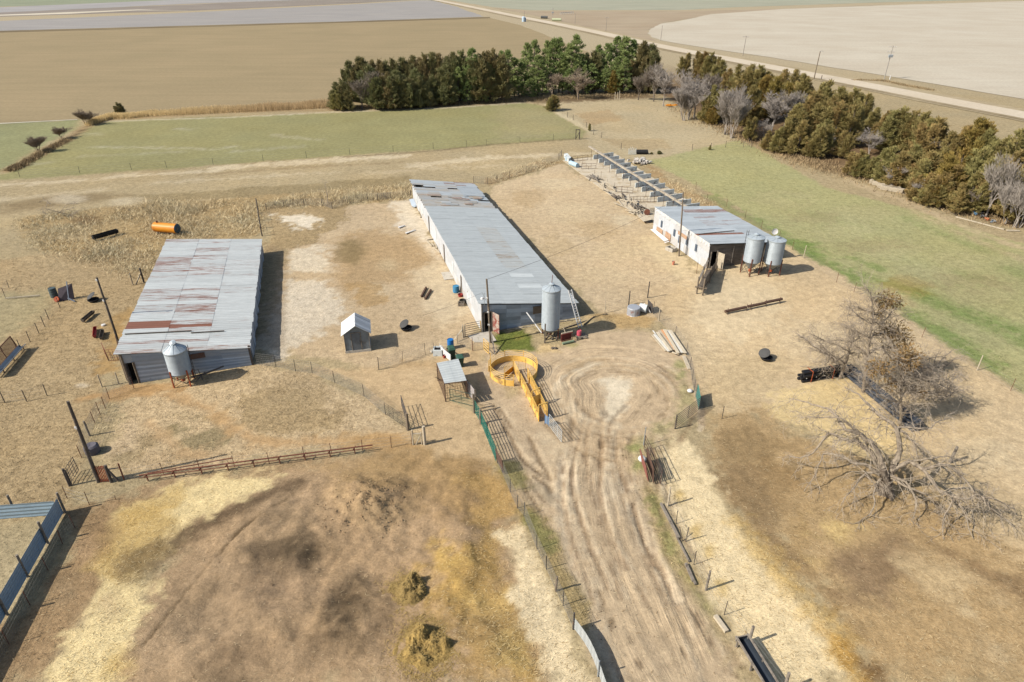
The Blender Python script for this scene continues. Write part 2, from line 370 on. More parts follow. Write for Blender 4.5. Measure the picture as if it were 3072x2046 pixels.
stroke('B3',[(1020,830),(1080,950),(1150,1060),(1250,1178),(1300,1300)],.7,(192,152,84),soft=.5,amp=.8,op=.8,straw=1)
# ---- manure mound bottom left
paint('F',[(150,1180),(290,1150),(420,1100),(700,1040),(720,1080),(300,1300),(220,1400),(130,1568),(-300,1700),(-300,1500),(60,1400),(150,1250)],(168,140,104),soft=.8,clump=.4,straw=.2,speck=.5)
paint('F',[(360,1130),(660,1065),(980,1018),(1100,985),(1130,1080),(1180,1200),(1240,1350),(1290,1600),(230,1600),(340,1350),(450,1230)],(180,152,117),soft=.8,amp=1.6,clump=.12,speck=.55,straw=.10)
paint('F',[(700,1075),(980,1005),(1110,985),(1140,1100),(1160,1180),(1000,1120),(800,1130)],(178,149,107),soft=1.5,amp=2,clump=.1,speck=.4)
paint('F',[(880,1050),(1080,1000),(1120,1060),(1150,1180),(1060,1200),(960,1130)],(168,138,96),soft=1.5,amp=2,op=.7)
stroke('F',[(330,1310),(420,1225),(560,1160),(690,1112)],1.3,(100,82,62),soft=.7,amp=1.0,op=.85)
stroke('F',[(350,1390),(480,1290),(600,1190),(720,1130)],1.6,(172,145,112),soft=.8,amp=.8,op=.7)
for off in (0,14): stroke('F',[(330+off,1480-off),(400+off,1390-off),(480+off,1300-off),(580+off,1200-off),(660+off,1150-off)],.12,(105,86,62),soft=.1,amp=.15,op=.75,dz=-.05)
stroke('F',[(960,1040),(1010,1110),(1030,1180)],.5,(188,156,112),soft=.4,amp=.5,op=.7)
for c_,rx,ry,cl,op in (((675,1285),85,40,(80,68,52),.95),((800,1395),62,62,(78,66,50),.95),((790,1460),30,30,(86,72,54),.85),((740,1480),40,25,(108,90,70),.5),((520,1560),60,25,(100,84,64),.7),((650,1190),60,30,(130,110,84),.5),((560,1420),120,50,(160,136,106),.5),((700,1360),70,40,(168,142,112),.6),((600,1340),60,40,(160,134,104),.5),((860,1180),70,30,(190,162,122),.6),((790,1160),60,25,(190,160,120),.5),((560,1500),60,30,(132,108,82),.5),((1000,1290),40,30,(160,136,108),.4),((930,1130),50,30,(132,110,82),.5),((460,1380),50,40,(138,116,88),.5),((900,1450),60,40,(136,112,84),.5)):
    blob('F',c_,rx,ry,cl,op=op,amp=1.6,soft=1.6)
paint('F',[(640,1072),(662,1090),(560,1150),(420,1210),(335,1300),(345,1370),(290,1450),(240,1600),(60,1600),(140,1480),(230,1350),(270,1260),(285,1180),(420,1118),(520,1088)],(236,212,158),soft=.5,amp=1.5,straw=1,clump=0,speck=0)
paint('n',[(880,390),(1050,200),(1418,130),(1418,330),(1250,480),(1120,700),(900,640),(800,600)],(202,170,108),soft=.8,amp=1.6,op=.75,straw=.9)
paint('F',[(290,1170),(420,1120),(430,1150),(300,1210)],(205,172,108),soft=.6,amp=1,op=.6,straw=.9)
paint('n',[(1050,520),(1418,330),(1418,420),(1150,800),(1080,760)],(118,98,72),soft=.7,amp=1.4,op=.7)
blob('n',(890,950),50,60,(170,145,115),op=.7,amp=.8); blob('n',(660,480),90,60,(192,162,126),op=.7,amp=1); blob('n',(850,350),70,90,(150,124,92),op=.7,amp=1,straw=0); blob('n',(950,1420),60,60,(206,170,98),op=.8,amp=.8,straw=1)
blob('n',(560,800),90,90,(150,132,104),op=.5,amp=1)
# straw along the middle fence
paint('B2',[(600,290),(850,260),(1000,100),(1120,150),(1250,700),(1380,1000),(1400,1250),(900,1250),(800,900),(620,700)],(184,151,96),soft=1.2,amp=2,straw=.75,clump=0)
for c_,rx,ry,cl,op in (((740,350),110,80,(208,174,106),.7),((780,510),120,50,(206,170,100),.6),((1000,620),110,70,(214,182,118),.5),((1000,850),130,90,(160,132,92),.5),((760,820),90,60,(150,124,86),.5),((1150,1000),90,110,(206,176,112),.6),((930,1070),90,60,(150,122,84),.6)):
    blob('B2',c_,rx,ry,cl,op=op,amp=1.6,straw=.8)
paint('B2',[(1090,150),(1250,110),(1450,450),(1560,700),(1650,950),(1780,1250),(1430,1250),(1380,950),(1270,750),(1180,450)],(240,217,174),soft=.4,amp=1.2,straw=1,clump=0)
paint('L2',[(900,950),(1080,880),(1180,1050),(1200,1178),(1000,1178)],(192,158,104),soft=1,amp=1.8,straw=.5)
# ---- paddock left of centre
paint('F',[(250,1075),(290,900),(450,860),(560,838),(700,858),(830,908),(945,985),(965,1012),(700,1038),(330,1094)],(206,181,142),soft=.5,amp=1,clump=1,straw=.15)
for P,cl,op in (([(1180,600),(1500,580),(1640,680),(1400,750),(1200,740)],(146,132,98),.75),([(1200,500),(1560,480),(1540,560),(1250,560)],(154,138,100),.65),([(1620,340),(2200,340),(2340,600),(1900,660),(1650,560)],(176,152,112),.7),([(1700,250),(2300,260),(2355,500),(2200,400),(1800,320)],(180,156,118),.6),
   ([(800,560),(950,520),(1000,620),(880,760),(800,700)],(212,188,152),.8),([(830,820),(960,770),(980,800),(850,850)],(150,134,98),.6),([(1000,760),(1400,780),(1800,740),(2100,760),(1400,860),(1050,880)],(204,176,136),.6),([(950,650),(1080,640),(1100,720),(980,740)],(160,140,104),.6)):
    paint('L1',P,cl,soft=.6,amp=2,op=op)
stroke('L1',[(850,330),(1200,370),(1450,470),(1600,600),(1750,690),(2000,700),(2355,690)],1.0,(190,156,112),soft=.5,amp=.8,op=.85,clump=.1)
stroke('L1',[(1020,560),(1150,680),(1250,760),(1400,790)],.8,(196,164,122),soft=.4,amp=.6,op=.7,clump=.1)
paint('L1',[(540,400),(900,290),(1200,290),(1420,280),(1250,370),(760,410)],(184,149,104),soft=.5,amp=1,clump=.1)
paint('L2',[(0,620),(460,640),(500,720),(0,760)],(186,152,106),soft=.6,amp=1,clump=.1)
# lane
paint('F',[(640,835),(860,848),(1010,820),(1110,790),(1130,900),(1140,1000),(1130,1060),(1000,1042),(970,1010),(940,975),(830,892),(720,850)],(202,174,133),soft=.6,amp=1,clump=.05,straw=.1,speck=.3)
blob('c',(1900,900),300,90,(186,154,110),op=.7,amp=1); blob('d',(50,1000),260,120,(208,182,142),op=.5,amp=1.2)
# ---- drive and turning circle
paint('F',[(1118,780),(1250,800),(1300,790),(1350,760),(1480,758),(1590,830),(1618,930),(1545,992),(1475,1045),(1478,1130),(1545,1300),(1720,1600),(1385,1600),(1300,1360),(1240,1200),(1150,1050),(1105,950),(1112,820)],(198,174,140),soft=.6,amp=1.0,clump=0,straw=.15,trk=.35)
paint('F',[(1270,830),(1330,790),(1480,775),(1580,850),(1600,930),(1520,990),(1470,1060),(1490,1160),(1560,1310),(1700,1600),(1440,1600),(1340,1360),(1290,1180),(1290,1020),(1260,930)],None,soft=.8,amp=.8,trk=1)
paint('F',[(1300,1100),(1440,1060),(1500,1300),(1600,1568),(1480,1568),(1380,1350)],(190,168,136),soft=1.5,amp=1.5,op=.6)
paint('L2',[(1500,150),(1800,100),(2150,180),(2250,300),(2100,260),(1900,200),(1650,230),(1560,300)],(186,160,122),soft=.8,amp=1,op=.6)
paint('L2',[(1750,290),(1850,240),(2000,250),(2040,320),(2000,400),(1900,520),(1840,540),(1800,420),(1780,340)],(221,204,174),soft=.4,amp=.8,trk=0,clump=0)
paint('L2',[(1400,650),(1600,690),(1620,820),(1480,800)],(216,196,162),soft=.8,amp=1,op=.7)
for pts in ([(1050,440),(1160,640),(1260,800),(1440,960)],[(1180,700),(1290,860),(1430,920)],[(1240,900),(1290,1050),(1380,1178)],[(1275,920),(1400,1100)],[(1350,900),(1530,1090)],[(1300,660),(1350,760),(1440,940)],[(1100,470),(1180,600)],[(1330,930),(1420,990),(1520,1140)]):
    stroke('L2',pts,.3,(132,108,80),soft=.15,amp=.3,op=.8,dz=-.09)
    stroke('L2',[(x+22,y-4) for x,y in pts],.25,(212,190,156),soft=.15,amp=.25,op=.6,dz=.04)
paint('L2',[(1310,950),(1400,1000),(1480,1100),(1440,1130),(1340,1020)],(168,152,126),soft=.3,amp=.4,op=.8)
for k_,pts,w_ in (('L2',[(1962,830),(1975,900),(1992,975),(2040,1100),(2070,1178)],.22),('B2',[(1760,560),(1790,650),(1810,720)],.25),('B2',[(1850,750),(1865,880)],.2),('B2',[(1990,880),(2050,1020),(2080,1120)],.18),('B2',[(2010,0),(2080,180),(2150,350),(2300,560),(2355,640)],.15),('B2',[(2110,130),(2170,240)],.15),('p',[(20,470),(220,790),(340,1000),(430,1180)],.16),('p',[(0,1140),(300,1564)],.14),('p',[(620,1330),(800,1564)],.14),('L2',[(1810,430),(1822,520)],.2),('L2',[(2000,400),(1900,500),(1860,590)],.22),('j',[(260,640),(460,400)],.2),('j',[(560,690),(650,650),(680,600)],.2)):
    stroke(k_,pts,w_,(118,98,74),soft=.10,amp=.5,op=.5 if k_ in('L2','j') and w_>=.2 else .65,dz=-.06)
# long wheel ruts down the drive and round the turning loop
_rs=random.Random(17)
_isl=WL('L2',[(1750,290),(1850,240),(2000,250),(2040,320),(2000,400),(1900,520),(1840,540),(1800,420),(1780,340)]); _ci=sum(_isl,Vector((0,0,0)))/len(_isl)
_sp=[W('L2',1860,540)]+WL('F',[(1395,985),(1388,1060),(1392,1130),(1425,1250),(1490,1400),(1590,1610)])
def _off(pl,o,o2):
    out=[]
    for i_,p in enumerate(pl):
        d=(pl[min(i_+1,len(pl)-1)]-pl[max(i_-1,0)]).normalized(); f=i_/(len(pl)-1); out.append(p+Vector((-d.y,d.x,0))*(o+(o2-o)*f+.22*math.sin(i_*.35+o*3)))
    return out
def _dense(pl,n=5): return [pl[i_].lerp(pl[i_+1],k/n) for i_ in range(len(pl)-1) for k in range(n)]+[pl[-1]]
for k_ in range(34):
    o=_rs.uniform(-3.4,3.6); pl=_off(_dense(_sp),o,o+_rs.uniform(-1.2,1.2)); i0=_rs.randint(0,14); i1=min(len(pl),i0+_rs.randint(8,24)); pl=pl[i0:i1]
    if len(pl)<3: continue
    w_=_rs.uniform(.10,.30); dk=_rs.random()<.6
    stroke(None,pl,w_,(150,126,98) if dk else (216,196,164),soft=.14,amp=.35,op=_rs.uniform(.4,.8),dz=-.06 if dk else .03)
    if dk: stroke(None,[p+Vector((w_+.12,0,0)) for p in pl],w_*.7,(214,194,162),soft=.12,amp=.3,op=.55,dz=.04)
for k_ in range(26):
    e=_rs.uniform(1.25,2.7); a0=_rs.uniform(-1.0,4.0); a1=a0+_rs.uniform(.8,2.4); pl=[]
    for t_ in np.linspace(a0,a1,14):
        rx=2.6*e; ry=3.4*e; p=_ci+Vector((rx*math.cos(t_)+.15*math.sin(3*t_+k_),ry*math.sin(t_)*(.75 if math.sin(t_)>0 else .95),0)); pl.append(p)
    dk=_rs.random()<.6; w_=_rs.uniform(.12,.34)
    stroke(None,pl,w_,(152,128,98) if dk else (214,194,162),soft=.14,amp=.4,op=_rs.uniform(.35,.75),dz=-.06 if dk else .03)
# verges
stroke('o',[(20,350),(120,700),(350,1250),(600,1600)],1.0,(178,156,112),soft=.5,amp=.8,clump=.9,op=.9,trk=0)
stroke('o',[(40,430),(70,560),(350,1180),(460,1400)],.5,(140,142,86),soft=.3,amp=.9,op=.6)
stroke('p',[(0,20),(160,280),(270,480),(400,640)],.5,(150,146,92),soft=.3,amp=.8,op=.5)
stroke('j',[(900,60),(950,400),(850,750),(500,900),(280,1150),(250,1400)],.9,(178,166,122),soft=.5,amp=.9,clump=.8,op=.8,trk=0)
for c_ in ((300,1350),(920,110),(260,1150)): blob('j',c_,60,60,(140,146,84),op=.6,amp=.5,soft=.3)
stroke('B2',[(1290,10),(1330,60),(1450,300),(1550,560),(1650,720)],1.3,(172,150,104),soft=.5,amp=.9,clump=1,op=.9,trk=0)
stroke('f',[(1560,1380),(1700,1564)],1.4,(150,142,90),soft=.5,amp=.9,clump=1,op=.8)
stroke('B2',[(1310,60),(1420,230)],.8,(136,136,84),soft=.4,amp=.9,op=.7)
paint('d',[(1240,1180),(1460,1180),(1480,1320),(1260,1330)],(170,152,108),soft=.6,amp=.8,op=.7,clump=.6)
paint('d',[(1660,600),(1950,620),(1980,720),(1700,720)],(212,184,136),soft=.5,amp=1,straw=.7)
# lawn patch at the barn door
paint('d',[(1090,455),(1450,420),(1600,520),(1650,610),(1640,690),(1540,715),(1200,720),(1080,660),(1040,580)],(116,122,62),soft=.3,amp=.6,clump=1,trk=0)
blob('d',(1420,520),70,30,(160,150,80),op=.6,amp=.5,soft=.3); blob('d',(2130,620),90,30,(140,138,80),op=.6,amp=.5,soft=.4); blob('i',(1330,1250),60,60,(138,142,84),op=.6,amp=.5,soft=.4)
paint('i',[(60,620),(300,560),(700,560),(980,640),(960,760),(420,740),(440,660),(300,630)],(196,166,118),soft=.5,amp=.8,straw=.6)
blob('i',(680,740),120,40,(172,146,106),op=.6,amp=.6)
# shadow strip beside the left barn, also darkened in the ground colour
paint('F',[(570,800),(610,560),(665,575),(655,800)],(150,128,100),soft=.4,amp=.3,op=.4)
# ---- relief
near=(Y>14)&(Y<118)&(X>-60)&(X<75)
fade=np.clip((118-Y)/15,0,1)*np.clip((Y-13)/3,0,1)
Z+=(fbm(X*0.5,Y*0.5,40,3)-.5)*.05*fade*near
Z+=(fbm(X*2.2,Y*2.2,41,3)-.5)*.045*fade*near
man=WL('F',[(420,1260),(660,1100),(1080,1010),(1130,1150),(1240,1560),(300,1560)])
idx=_bbox(man,2); w_=np.clip(-polysd(X[idx],Y[idx],man)/2,0,1)
Z[idx]+=w_*((fbm(X[idx]*1.6,Y[idx]*1.6,55,4)-.5)*.16+(fbm(X[idx]*3.6,Y[idx]*3.6,56,3)-.5)*.10+(fbm(X[idx]*.3,Y[idx]*.3,57,3)-.45)*1.1)
for kk,c_,r_,hh in (('F',(850,1165),3.2,.5),('F',(780,1385),4,.35),('d',(1600,420),2.0,.12),('i',(180,640),2.0,.25),('F',(690,1240),4.0,.3)):
    c0=W(kk,*c_); dd=np.hypot(X-c0.x,Y-c0.y); w_=np.clip(1-dd/r_,0,1); w_=w_*w_*(3-2*w_)
    Z+=hh*w_*(0.6+0.8*fbm(X*1.3,Y*1.3,61,4))
c0=W('F',850,1165); dd=np.hypot(X-c0.x,Y-c0.y); w_=np.clip(1.3-dd/3.0,0,1); Z+=w_*(fbm(X*2.5,Y*2.5,70,3)-.5)*.5
# tracks: distance / along coordinates
isl=WL('L2',[(1750,290),(1850,240),(2000,250),(2040,320),(2000,400),(1900,520),(1840,540),(1800,420),(1780,340)])
spine=[W('L2',1860,520)]+WL('F',[(1395,985),(1392,1100),(1425,1250),(1490,1400),(1580,1600)])
TR=np.zeros((len(X),3)); ti=np.nonzero(MASK[:,2]>0.01)[0]
sdI=np.maximum(polysd(X[ti],Y[ti],isl),0); dS=np.full(len(ti),1e9); side=np.zeros(len(ti))
for a,b in zip(spine[:-1],spine[1:]):
    d_,t_=segdist(X[ti],Y[ti],a,b); sg=np.sign((b.x-a.x)*(Y[ti]-a.y)-(b.y-a.y)*(X[ti]-a.x))
    k_=d_<dS; dS=np.where(k_,d_,dS); side=np.where(k_,sg,side)
dS=dS+1.0
dT=np.minimum(sdI,dS); cI=sum(isl,Vector((0,0,0)))/len(isl)
ang=np.arctan2(Y[ti]-cI.y,X[ti]-cI.x)
TR[ti,0]=dT+np.where(dS<sdI,side*11.3,0)*0; TR[ti,1]=np.where(sdI<dS,np.abs(ang)*4,Y[ti]); side=np.where(dS<sdI,side,0); TR[ti,2]=side*0
wob=(fbm(X[ti]*.13,Y[ti]*.13,77,3)-.5)*1.5; pm=.35+.9*np.clip((fbm(X[ti]*.35,Y[ti]*.35,79,3)-.35)*2.5,0,1); MASK[ti,2]*=pm
rg=vnoise((dT+wob)*2.3+side*40,TR[ti,1]*.10,80)*.6+vnoise((dT+wob)*4.6+side*70,TR[ti,1]*.16,81)*.4
Z[ti]+=(rg-.5)*.13*MASK[ti,2]*fade[ti]
sh=1+(rg-.5)*.30*MASK[ti,2]; COLV[ti]*=sh[:,None]
TR[ti,0]=dT+wob
# broad and fine colour breakup
COLV*=(0.90+0.20*nzB)[:,None]; COLV*=(0.93+0.14*fbm(X*.06,Y*.06,90,3))[:,None]
warm=(fbm(X*.13,Y*.13,95,3)-.5)
COLV[:,0]*=1+.06*warm; COLV[:,2]*=1-.10*warm
lum=(COLV*np.array([[.3,.55,.15]])).sum(1,keepdims=True); COLV=COLV*1.03-lum*.03
# far ground: settle to an even dry verge
far=np.clip((np.hypot(X,Y-60)-170)/60,0,1)[:,None]
COLV=COLV*(1-far)+alb((188,171,138))*far
def ground_z(x,y):
    ix=int(np.clip(np.searchsorted(xs,x)-1,0,NX-2)); iy=int(np.clip(np.searchsorted(ys,y)-1,0,NY-2))
    zz=Z.reshape(NY,NX); u=(x-xs[ix])/(xs[ix+1]-xs[ix]); v=(y-ys[iy])/(ys[iy+1]-ys[iy])
    return float((zz[iy,ix]*(1-u)+zz[iy,ix+1]*u)*(1-v)+(zz[iy+1,ix]*(1-u)+zz[iy+1,ix+1]*u)*v)
def sample(arr,x,y):
    ix=np.clip(np.searchsorted(xs,x)-1,0,NX-1); iy=np.clip(np.searchsorted(ys,y)-1,0,NY-1)
    return arr[iy*NX+ix]
def grid_mesh():
    me=bpy.data.meshes.new('ground')
    nv=NX*NY; me.vertices.add(nv); me.vertices.foreach_set('co',np.stack([X,Y,Z],1).astype(np.float32).ravel())
    i=np.arange(NX-1)[None,:]; j=np.arange(NY-1)[:,None]; a=(j*NX+i).ravel()
    f=np.stack([a,a+1,a+1+NX,a+NX],1).astype(np.int32); nf=len(f)
    me.loops.add(nf*4); me.loops.foreach_set('vertex_index',f.ravel())
    me.polygons.add(nf); me.polygons.foreach_set('loop_start',np.arange(0,nf*4,4,dtype=np.int32)); me.polygons.foreach_set('loop_total',np.full(nf,4,dtype=np.int32))
    me.update(calc_edges=True)
    for nm,arr in (('Col',np.concatenate([np.clip(COLV,0,.9),np.ones((nv,1))],1)),('Mask',MASK)):
        at=me.color_attributes.new(nm,'FLOAT_COLOR','POINT'); at.data.foreach_set('color',arr.astype(np.float32).ravel())
    at=me.attributes.new('Trk','FLOAT_VECTOR','POINT'); at.data.foreach_set('vector',TR.astype(np.float32).ravel())
    me.shade_smooth(); return me
def ground_mat():
    m,nt,b=newmat('ground_dirt_and_grass')
    geo=N(nt,'ShaderNodeNewGeometry'); pos=geo.outputs['Position']
    ac=N(nt,'ShaderNodeAttribute',attribute_name='Col'); am=N(nt,'ShaderNodeAttribute',attribute_name='Mask'); at=N(nt,'ShaderNodeAttribute',attribute_name='Trk')
    sep=N(nt,'ShaderNodeSeparateColor'); L(nt,am.outputs['Color'],sep.inputs[0])
    straw,clump,trk,speck=sep.outputs[0],sep.outputs[1],sep.outputs[2],am.outputs['Alpha']
    col=ac.outputs['Color']
    kt=math_n(nt,'ADD',math_n(nt,'ADD',math_n(nt,'MULTIPLY',clump,0.7),math_n(nt,'MULTIPLY',speck,0.35)),0.38,clamp=True)
    nf=noise_n(nt,pos,5.5,7,0.72); col=mixc(nt,kt,col,mixc(nt,1.0,col,mapr(nt,nf,0.34,0.66,0.72,1.28),'MULTIPLY'))
    nm_=noise_n(nt,pos,1.3,6,0.65,0.3); col=mixc(nt,1.0,col,mapr(nt,nm_,0.32,0.68,0.82,1.18),'MULTIPLY')
    nb_=noise_n(nt,mapping(nt,pos,(1,1.5,1),(0,0,.4)),1.9,9,0.78,0.5); col=mixc(nt,math_n(nt,'MULTIPLY',mapr(nt,nb_,0.53,0.66,0,0.55),kt),col,mixc(nt,1.0,col,(0.72,0.67,0.58),'MULTIPLY')); col=mixc(nt,math_n(nt,'MULTIPLY',mapr(nt,nb_,0.47,0.36,0,0.55),kt),col,mixc(nt,1.0,col,(1.16,1.17,1.18),'MULTIPLY'))
    # tufts of dry grass: dark gaps, pale blades
    g1=noise_n(nt,pos,2.6,8,0.75,0.6); gd=math_n(nt,'MULTIPLY',mapr(nt,g1,0.52,0.36,0,1),math_n(nt,'MULTIPLY',clump,0.50))
    col=mixc(nt,gd,col,mixc(nt,1.0,col,(0.50,0.47,0.40),'MULTIPLY'))
    g2=noise_n(nt,mapping(nt,pos,(9,3.2,3),(0,0,0.5)),1.6,6,0.75,0.5); gl=math_n(nt,'MULTIPLY',mapr(nt,g2,0.54,0.68,0,1),math_n(nt,'MULTIPLY',clump,0.5))
    col=mixc(nt,gl,col,mixc(nt,1.0,col,(1.42,1.40,1.36),'MULTIPLY'))
    # straw stalks lying in three directions
    st=None
    for ang,sc in ((0.5,1.0),(-0.35,1.15),(1.5,0.9)):
        f=noise_n(nt,mapping(nt,pos,(4.2*sc,17*sc,4),(0,0,-ang)),1.0,3,0.6,0.35)
        st=f if st is None else math_n(nt,'MAXIMUM',st,f)
    hi=math_n(nt,'MULTIPLY',mapr(nt,st,0.60,0.70,0,1),straw); lo=math_n(nt,'MULTIPLY',mapr(nt,st,0.54,0.46,0,1),straw)
    col=mixc(nt,math_n(nt,'MULTIPLY',lo,0.40),col,mixc(nt,1.0,col,(0.68,0.60,0.47),'MULTIPLY'))
    col=mixc(nt,math_n(nt,'MULTIPLY',hi,0.75),col,mixc(nt,1.0,col,(1.28,1.27,1.26),'MULTIPLY'))
    # dark debris
    vo=noise_n(nt,mapping(nt,pos,(1,1.7,1),(0,0,.3)),3.4,7,0.75,0.8); dk=math_n(nt,'MULTIPLY',mapr(nt,vo,0.56,0.66,0,0.6),speck)
    col=mixc(nt,dk,col,mixc(nt,1.0,col,(0.52,0.46,0.38),'MULTIPLY'))
    # wheel tracks
    tn=noise_n(nt,mapping(nt,at.outputs['Vector'],(4.0,0.30,20)),1.0,5,0.6,0.2)
    tk=mapr(nt,tn,0.3,0.7,-1,1)
    v2=noise_n(nt,pos,9.0,5,0.7,0.5); col=mixc(nt,math_n(nt,'MULTIPLY',mapr(nt,v2,0.55,0.64,0,0.55),speck),col,mixc(nt,1.0,col,(0.60,0.55,0.47),'MULTIPLY'))
    tf=math_n(nt,'ADD',1.0,math_n(nt,'MULTIPLY',math_n(nt,'MULTIPLY',tk,trk),0.17))
    col=mixc(nt,1.0,col,tf,'MULTIPLY')
    L(nt,col,b.inputs['Base Color']); b.inputs['Roughness'].default_value=0.95; b.inputs['Specular IOR Level'].default_value=0.08
    h=math_n(nt,'ADD',math_n(nt,'MULTIPLY',nf,0.8),math_n(nt,'ADD',math_n(nt,'MULTIPLY',math_n(nt,'MULTIPLY',g1,clump),1.8),math_n(nt,'MULTIPLY',math_n(nt,'MULTIPLY',tn,trk),1.3)))
    h=math_n(nt,'ADD',h,math_n(nt,'MULTIPLY',math_n(nt,'MULTIPLY',st,straw),1.0)); h=math_n(nt,'ADD',h,math_n(nt,'MULTIPLY',math_n(nt,'MULTIPLY',vo,speck),1.6))
    bp=N(nt,'ShaderNodeBump'); bp.inputs['Strength'].default_value=0.7; bp.inputs['Distance'].default_value=0.09
    L(nt,h,bp.inputs['Height']); L(nt,bp.outputs[0],b.inputs['Normal'])
    return m
struct('ground',grid_mesh(),ground_mat())
# ---------------------------------------------------------------- far fields
def field_mat(name,c,c2,rowang,rs=0.35,amp=.12):
    m,nt,b=newmat(name); geo=N(nt,'ShaderNodeNewGeometry'); pos=geo.outputs['Position']
    n1=noise_n(nt,mapping(nt,pos,(0.02,rs,1),(0,0,-rowang)),1.0,5,0.6,0.1)
    n2=noise_n(nt,pos,0.03,6,0.62,0.4); n3=noise_n(nt,pos,1.1,6,0.7)
    col=mixc(nt,mapr(nt,n2,0.35,0.65,0,1),tuple(c),tuple(c2))
    col=mixc(nt,1.0,col,mapr(nt,n1,0.3,0.7,1-amp,1+amp),'MULTIPLY'); col=mixc(nt,1.0,col,mapr(nt,n3,0.3,0.7,.88,1.12),'MULTIPLY')
    L(nt,col,b.inputs['Base Color']); b.inputs['Roughness'].default_value=.95; b.inputs['Specular IOR Level'].default_value=.05
    return m
RA=math.radians(17)
def sheet(name,pts,z,m,k='N',jag=0.0,step=8.0):
    P=[p if isinstance(p,Vector) else W(k,*p) for p in pts]; out=[]
    for a,b in zip(P,P[1:]+P[:1]):
        n=max(1,int((b-a).length/step)) if jag else 1
        for i in range(n):
            p=a.lerp(b,i/n)
            if jag and i: p=p+Vector((random.uniform(-jag,jag),random.uniform(-jag,jag),0))
            out.append((p.x,p.y,z))
    me=bpy.data.meshes.new(name); me.from_pydata(out,[],[tuple(range(len(out)))]); me.update()
    return struct(name,me,m)
sheet('tan_field',[(-900,130),(0,97),(1024,68),(1470,54),(1560,75),(1730,142),(1990,248),(1960,262),(1640,283),(1000,322),(380,353),(228,359),(0,367),(-900,425)],.03,field_mat('tan_stubble',A(171,151,115),A(163,145,110),RA,.3,.07),jag=.5)
sheet('grey_field',[(-900,105),(0,63),(560,38),(1024,15),(1262,1),(1296,1),(1370,20),(1452,50),(1024,65),(0,93),(-900,126)],.03,field_mat('grey_tilled',A(166,160,152),A(172,165,155),RA,.25),jag=1)
sheet('far_brown_field',[(-900,90),(0,50),(560,33),(1024,12),(1262,-1),(1300,-4),(1100,-10),(560,14),(0,36),(-900,76)],.05,field_mat('far_brown',A(160,148,134),A(150,138,124),RA,.1),jag=1)
sheet('far_pale_strip',[(-900,66),(0,47.5),(200,42),(413,31),(585,32),(413,29),(200,37),(0,44.5),(-900,58)],.09,field_mat('far_pale',A(226,214,190),A(216,202,176),RA,.1,.05),jag=.8)
sheet('far_lavender_field',[(-900,58),(0,38),(560,12),(900,0),(1100,-10),(700,-8),(0,22),(-900,40)],.07,field_mat('far_lavender',A(172,166,160),A(178,172,164),RA,.1),jag=1)
sheet('far_green_field',[(-900,36),(0,20),(560,4),(900,-8),(1600,-30),(0,-30),(-900,-20)],.05,field_mat('far_green',A(150,154,126),A(158,160,132),RA,.1),jag=1)
sheet('far_sage_field',[(1345,0),(1480,22),(1590,31),(2048,30),(2200,22),(2620,8),(3072,-4),(3072,-25),(1300,-25)],.05,field_mat('far_sage',A(178,174,150),A(170,168,144),math.radians(60),.08,.1),jag=1)
sheet('brown_field',[(1480,24),(1590,34),(2048,34),(2352,26),(2657,14),(2352,30),(2130,46),(1990,68),(1940,92),(1950,110),(1975,128),(1900,112),(1700,68),(1560,38)],.07,field_mat('brown_fallow',A(176,156,128),A(184,166,138),math.radians(35),.1,.08),jag=1)
sheet('pale_field',[(2048,61),(2130,43),(2352,27),(2657,16),(3072,3),(3500,-10),(3700,400),(3072,298),(2860,262),(2657,228),(2500,204),(2309,172),(2130,146),(2040,132),(1985,122),(1955,112),(1942,100),(1952,86),(1985,71)],.09,field_mat('pale_circle',A(211,199,176),A(202,188,164),math.radians(10),.25,.05),jag=.6)
rd_c=[G(*p) for p in ((1240,-18),(1309,0),(1400,18),(1546,48),(1700,78),(1806,100),(1930,128),(2048,152),(2200,180),(2352,209),(2570,250),(2831,301),(3072,346),(3500,430))]
def ribbon(cl,wd,z,name,m,jag=0):
    Lp=[];Rp=[]
    for i,p in enumerate(cl):
        d=(cl[min(i+1,len(cl)-1)]-cl[max(i-1,0)]).normalized(); nrm=Vector((-d.y,d.x,0))
        Lp.append(p+nrm*wd/2); Rp.append(p-nrm*wd/2)
    n=len(cl); vs=[(p.x,p.y,z) for p in Lp]+[(p.x,p.y,z) for p in Rp]
    me=bpy.data.meshes.new(name); me.from_pydata(vs,[],[(i,i+n,i+1+n,i+1) for i in range(n-1)]); me.update()
    return struct(name,me,m)
d_=(rd_c[-2]-rd_c[6]).normalized(); RDA=math.atan2(d_.y,d_.x)
ribbon(rd_c,15,.10,'road_ditch',field_mat('ditch_grass',A(190,172,138),A(174,156,122),RDA,.8,.15))
ribbon(rd_c,8.2,.13,'gravel_road',field_mat('gravel',A(214,196,168),A(222,206,180),RDA,1.2,.05))
n_=[p+Vector((-math.sin(RDA)*-6.0,math.cos(RDA)*-6.0,0)) for p in rd_c]
ribbon([p+Vector((math.sin(RDA),-math.cos(RDA),0))*5.6 for p in rd_c],1.4,.16,'road_ditch_edge',field_mat('ditch_dark',A(172,154,122),A(152,134,104),RDA,1,.2))
sheet('hedge_strip',[(0,93),(1024,65),(1470,51),(1470,54.5),(1024,68.5),(0,97.5)],.12,field_mat('strip',A(128,112,88),A(150,132,100),RA,1,.2),jag=.5,step=5)
sheet('ditch_water',[(-300,386),(0,370),(120,364),(232,358.5),(232,360),(120,366),(0,372.5),(-300,389)],.06,field_mat('pale_bank',A(214,206,182),A(204,196,170),RA,.3,.05))
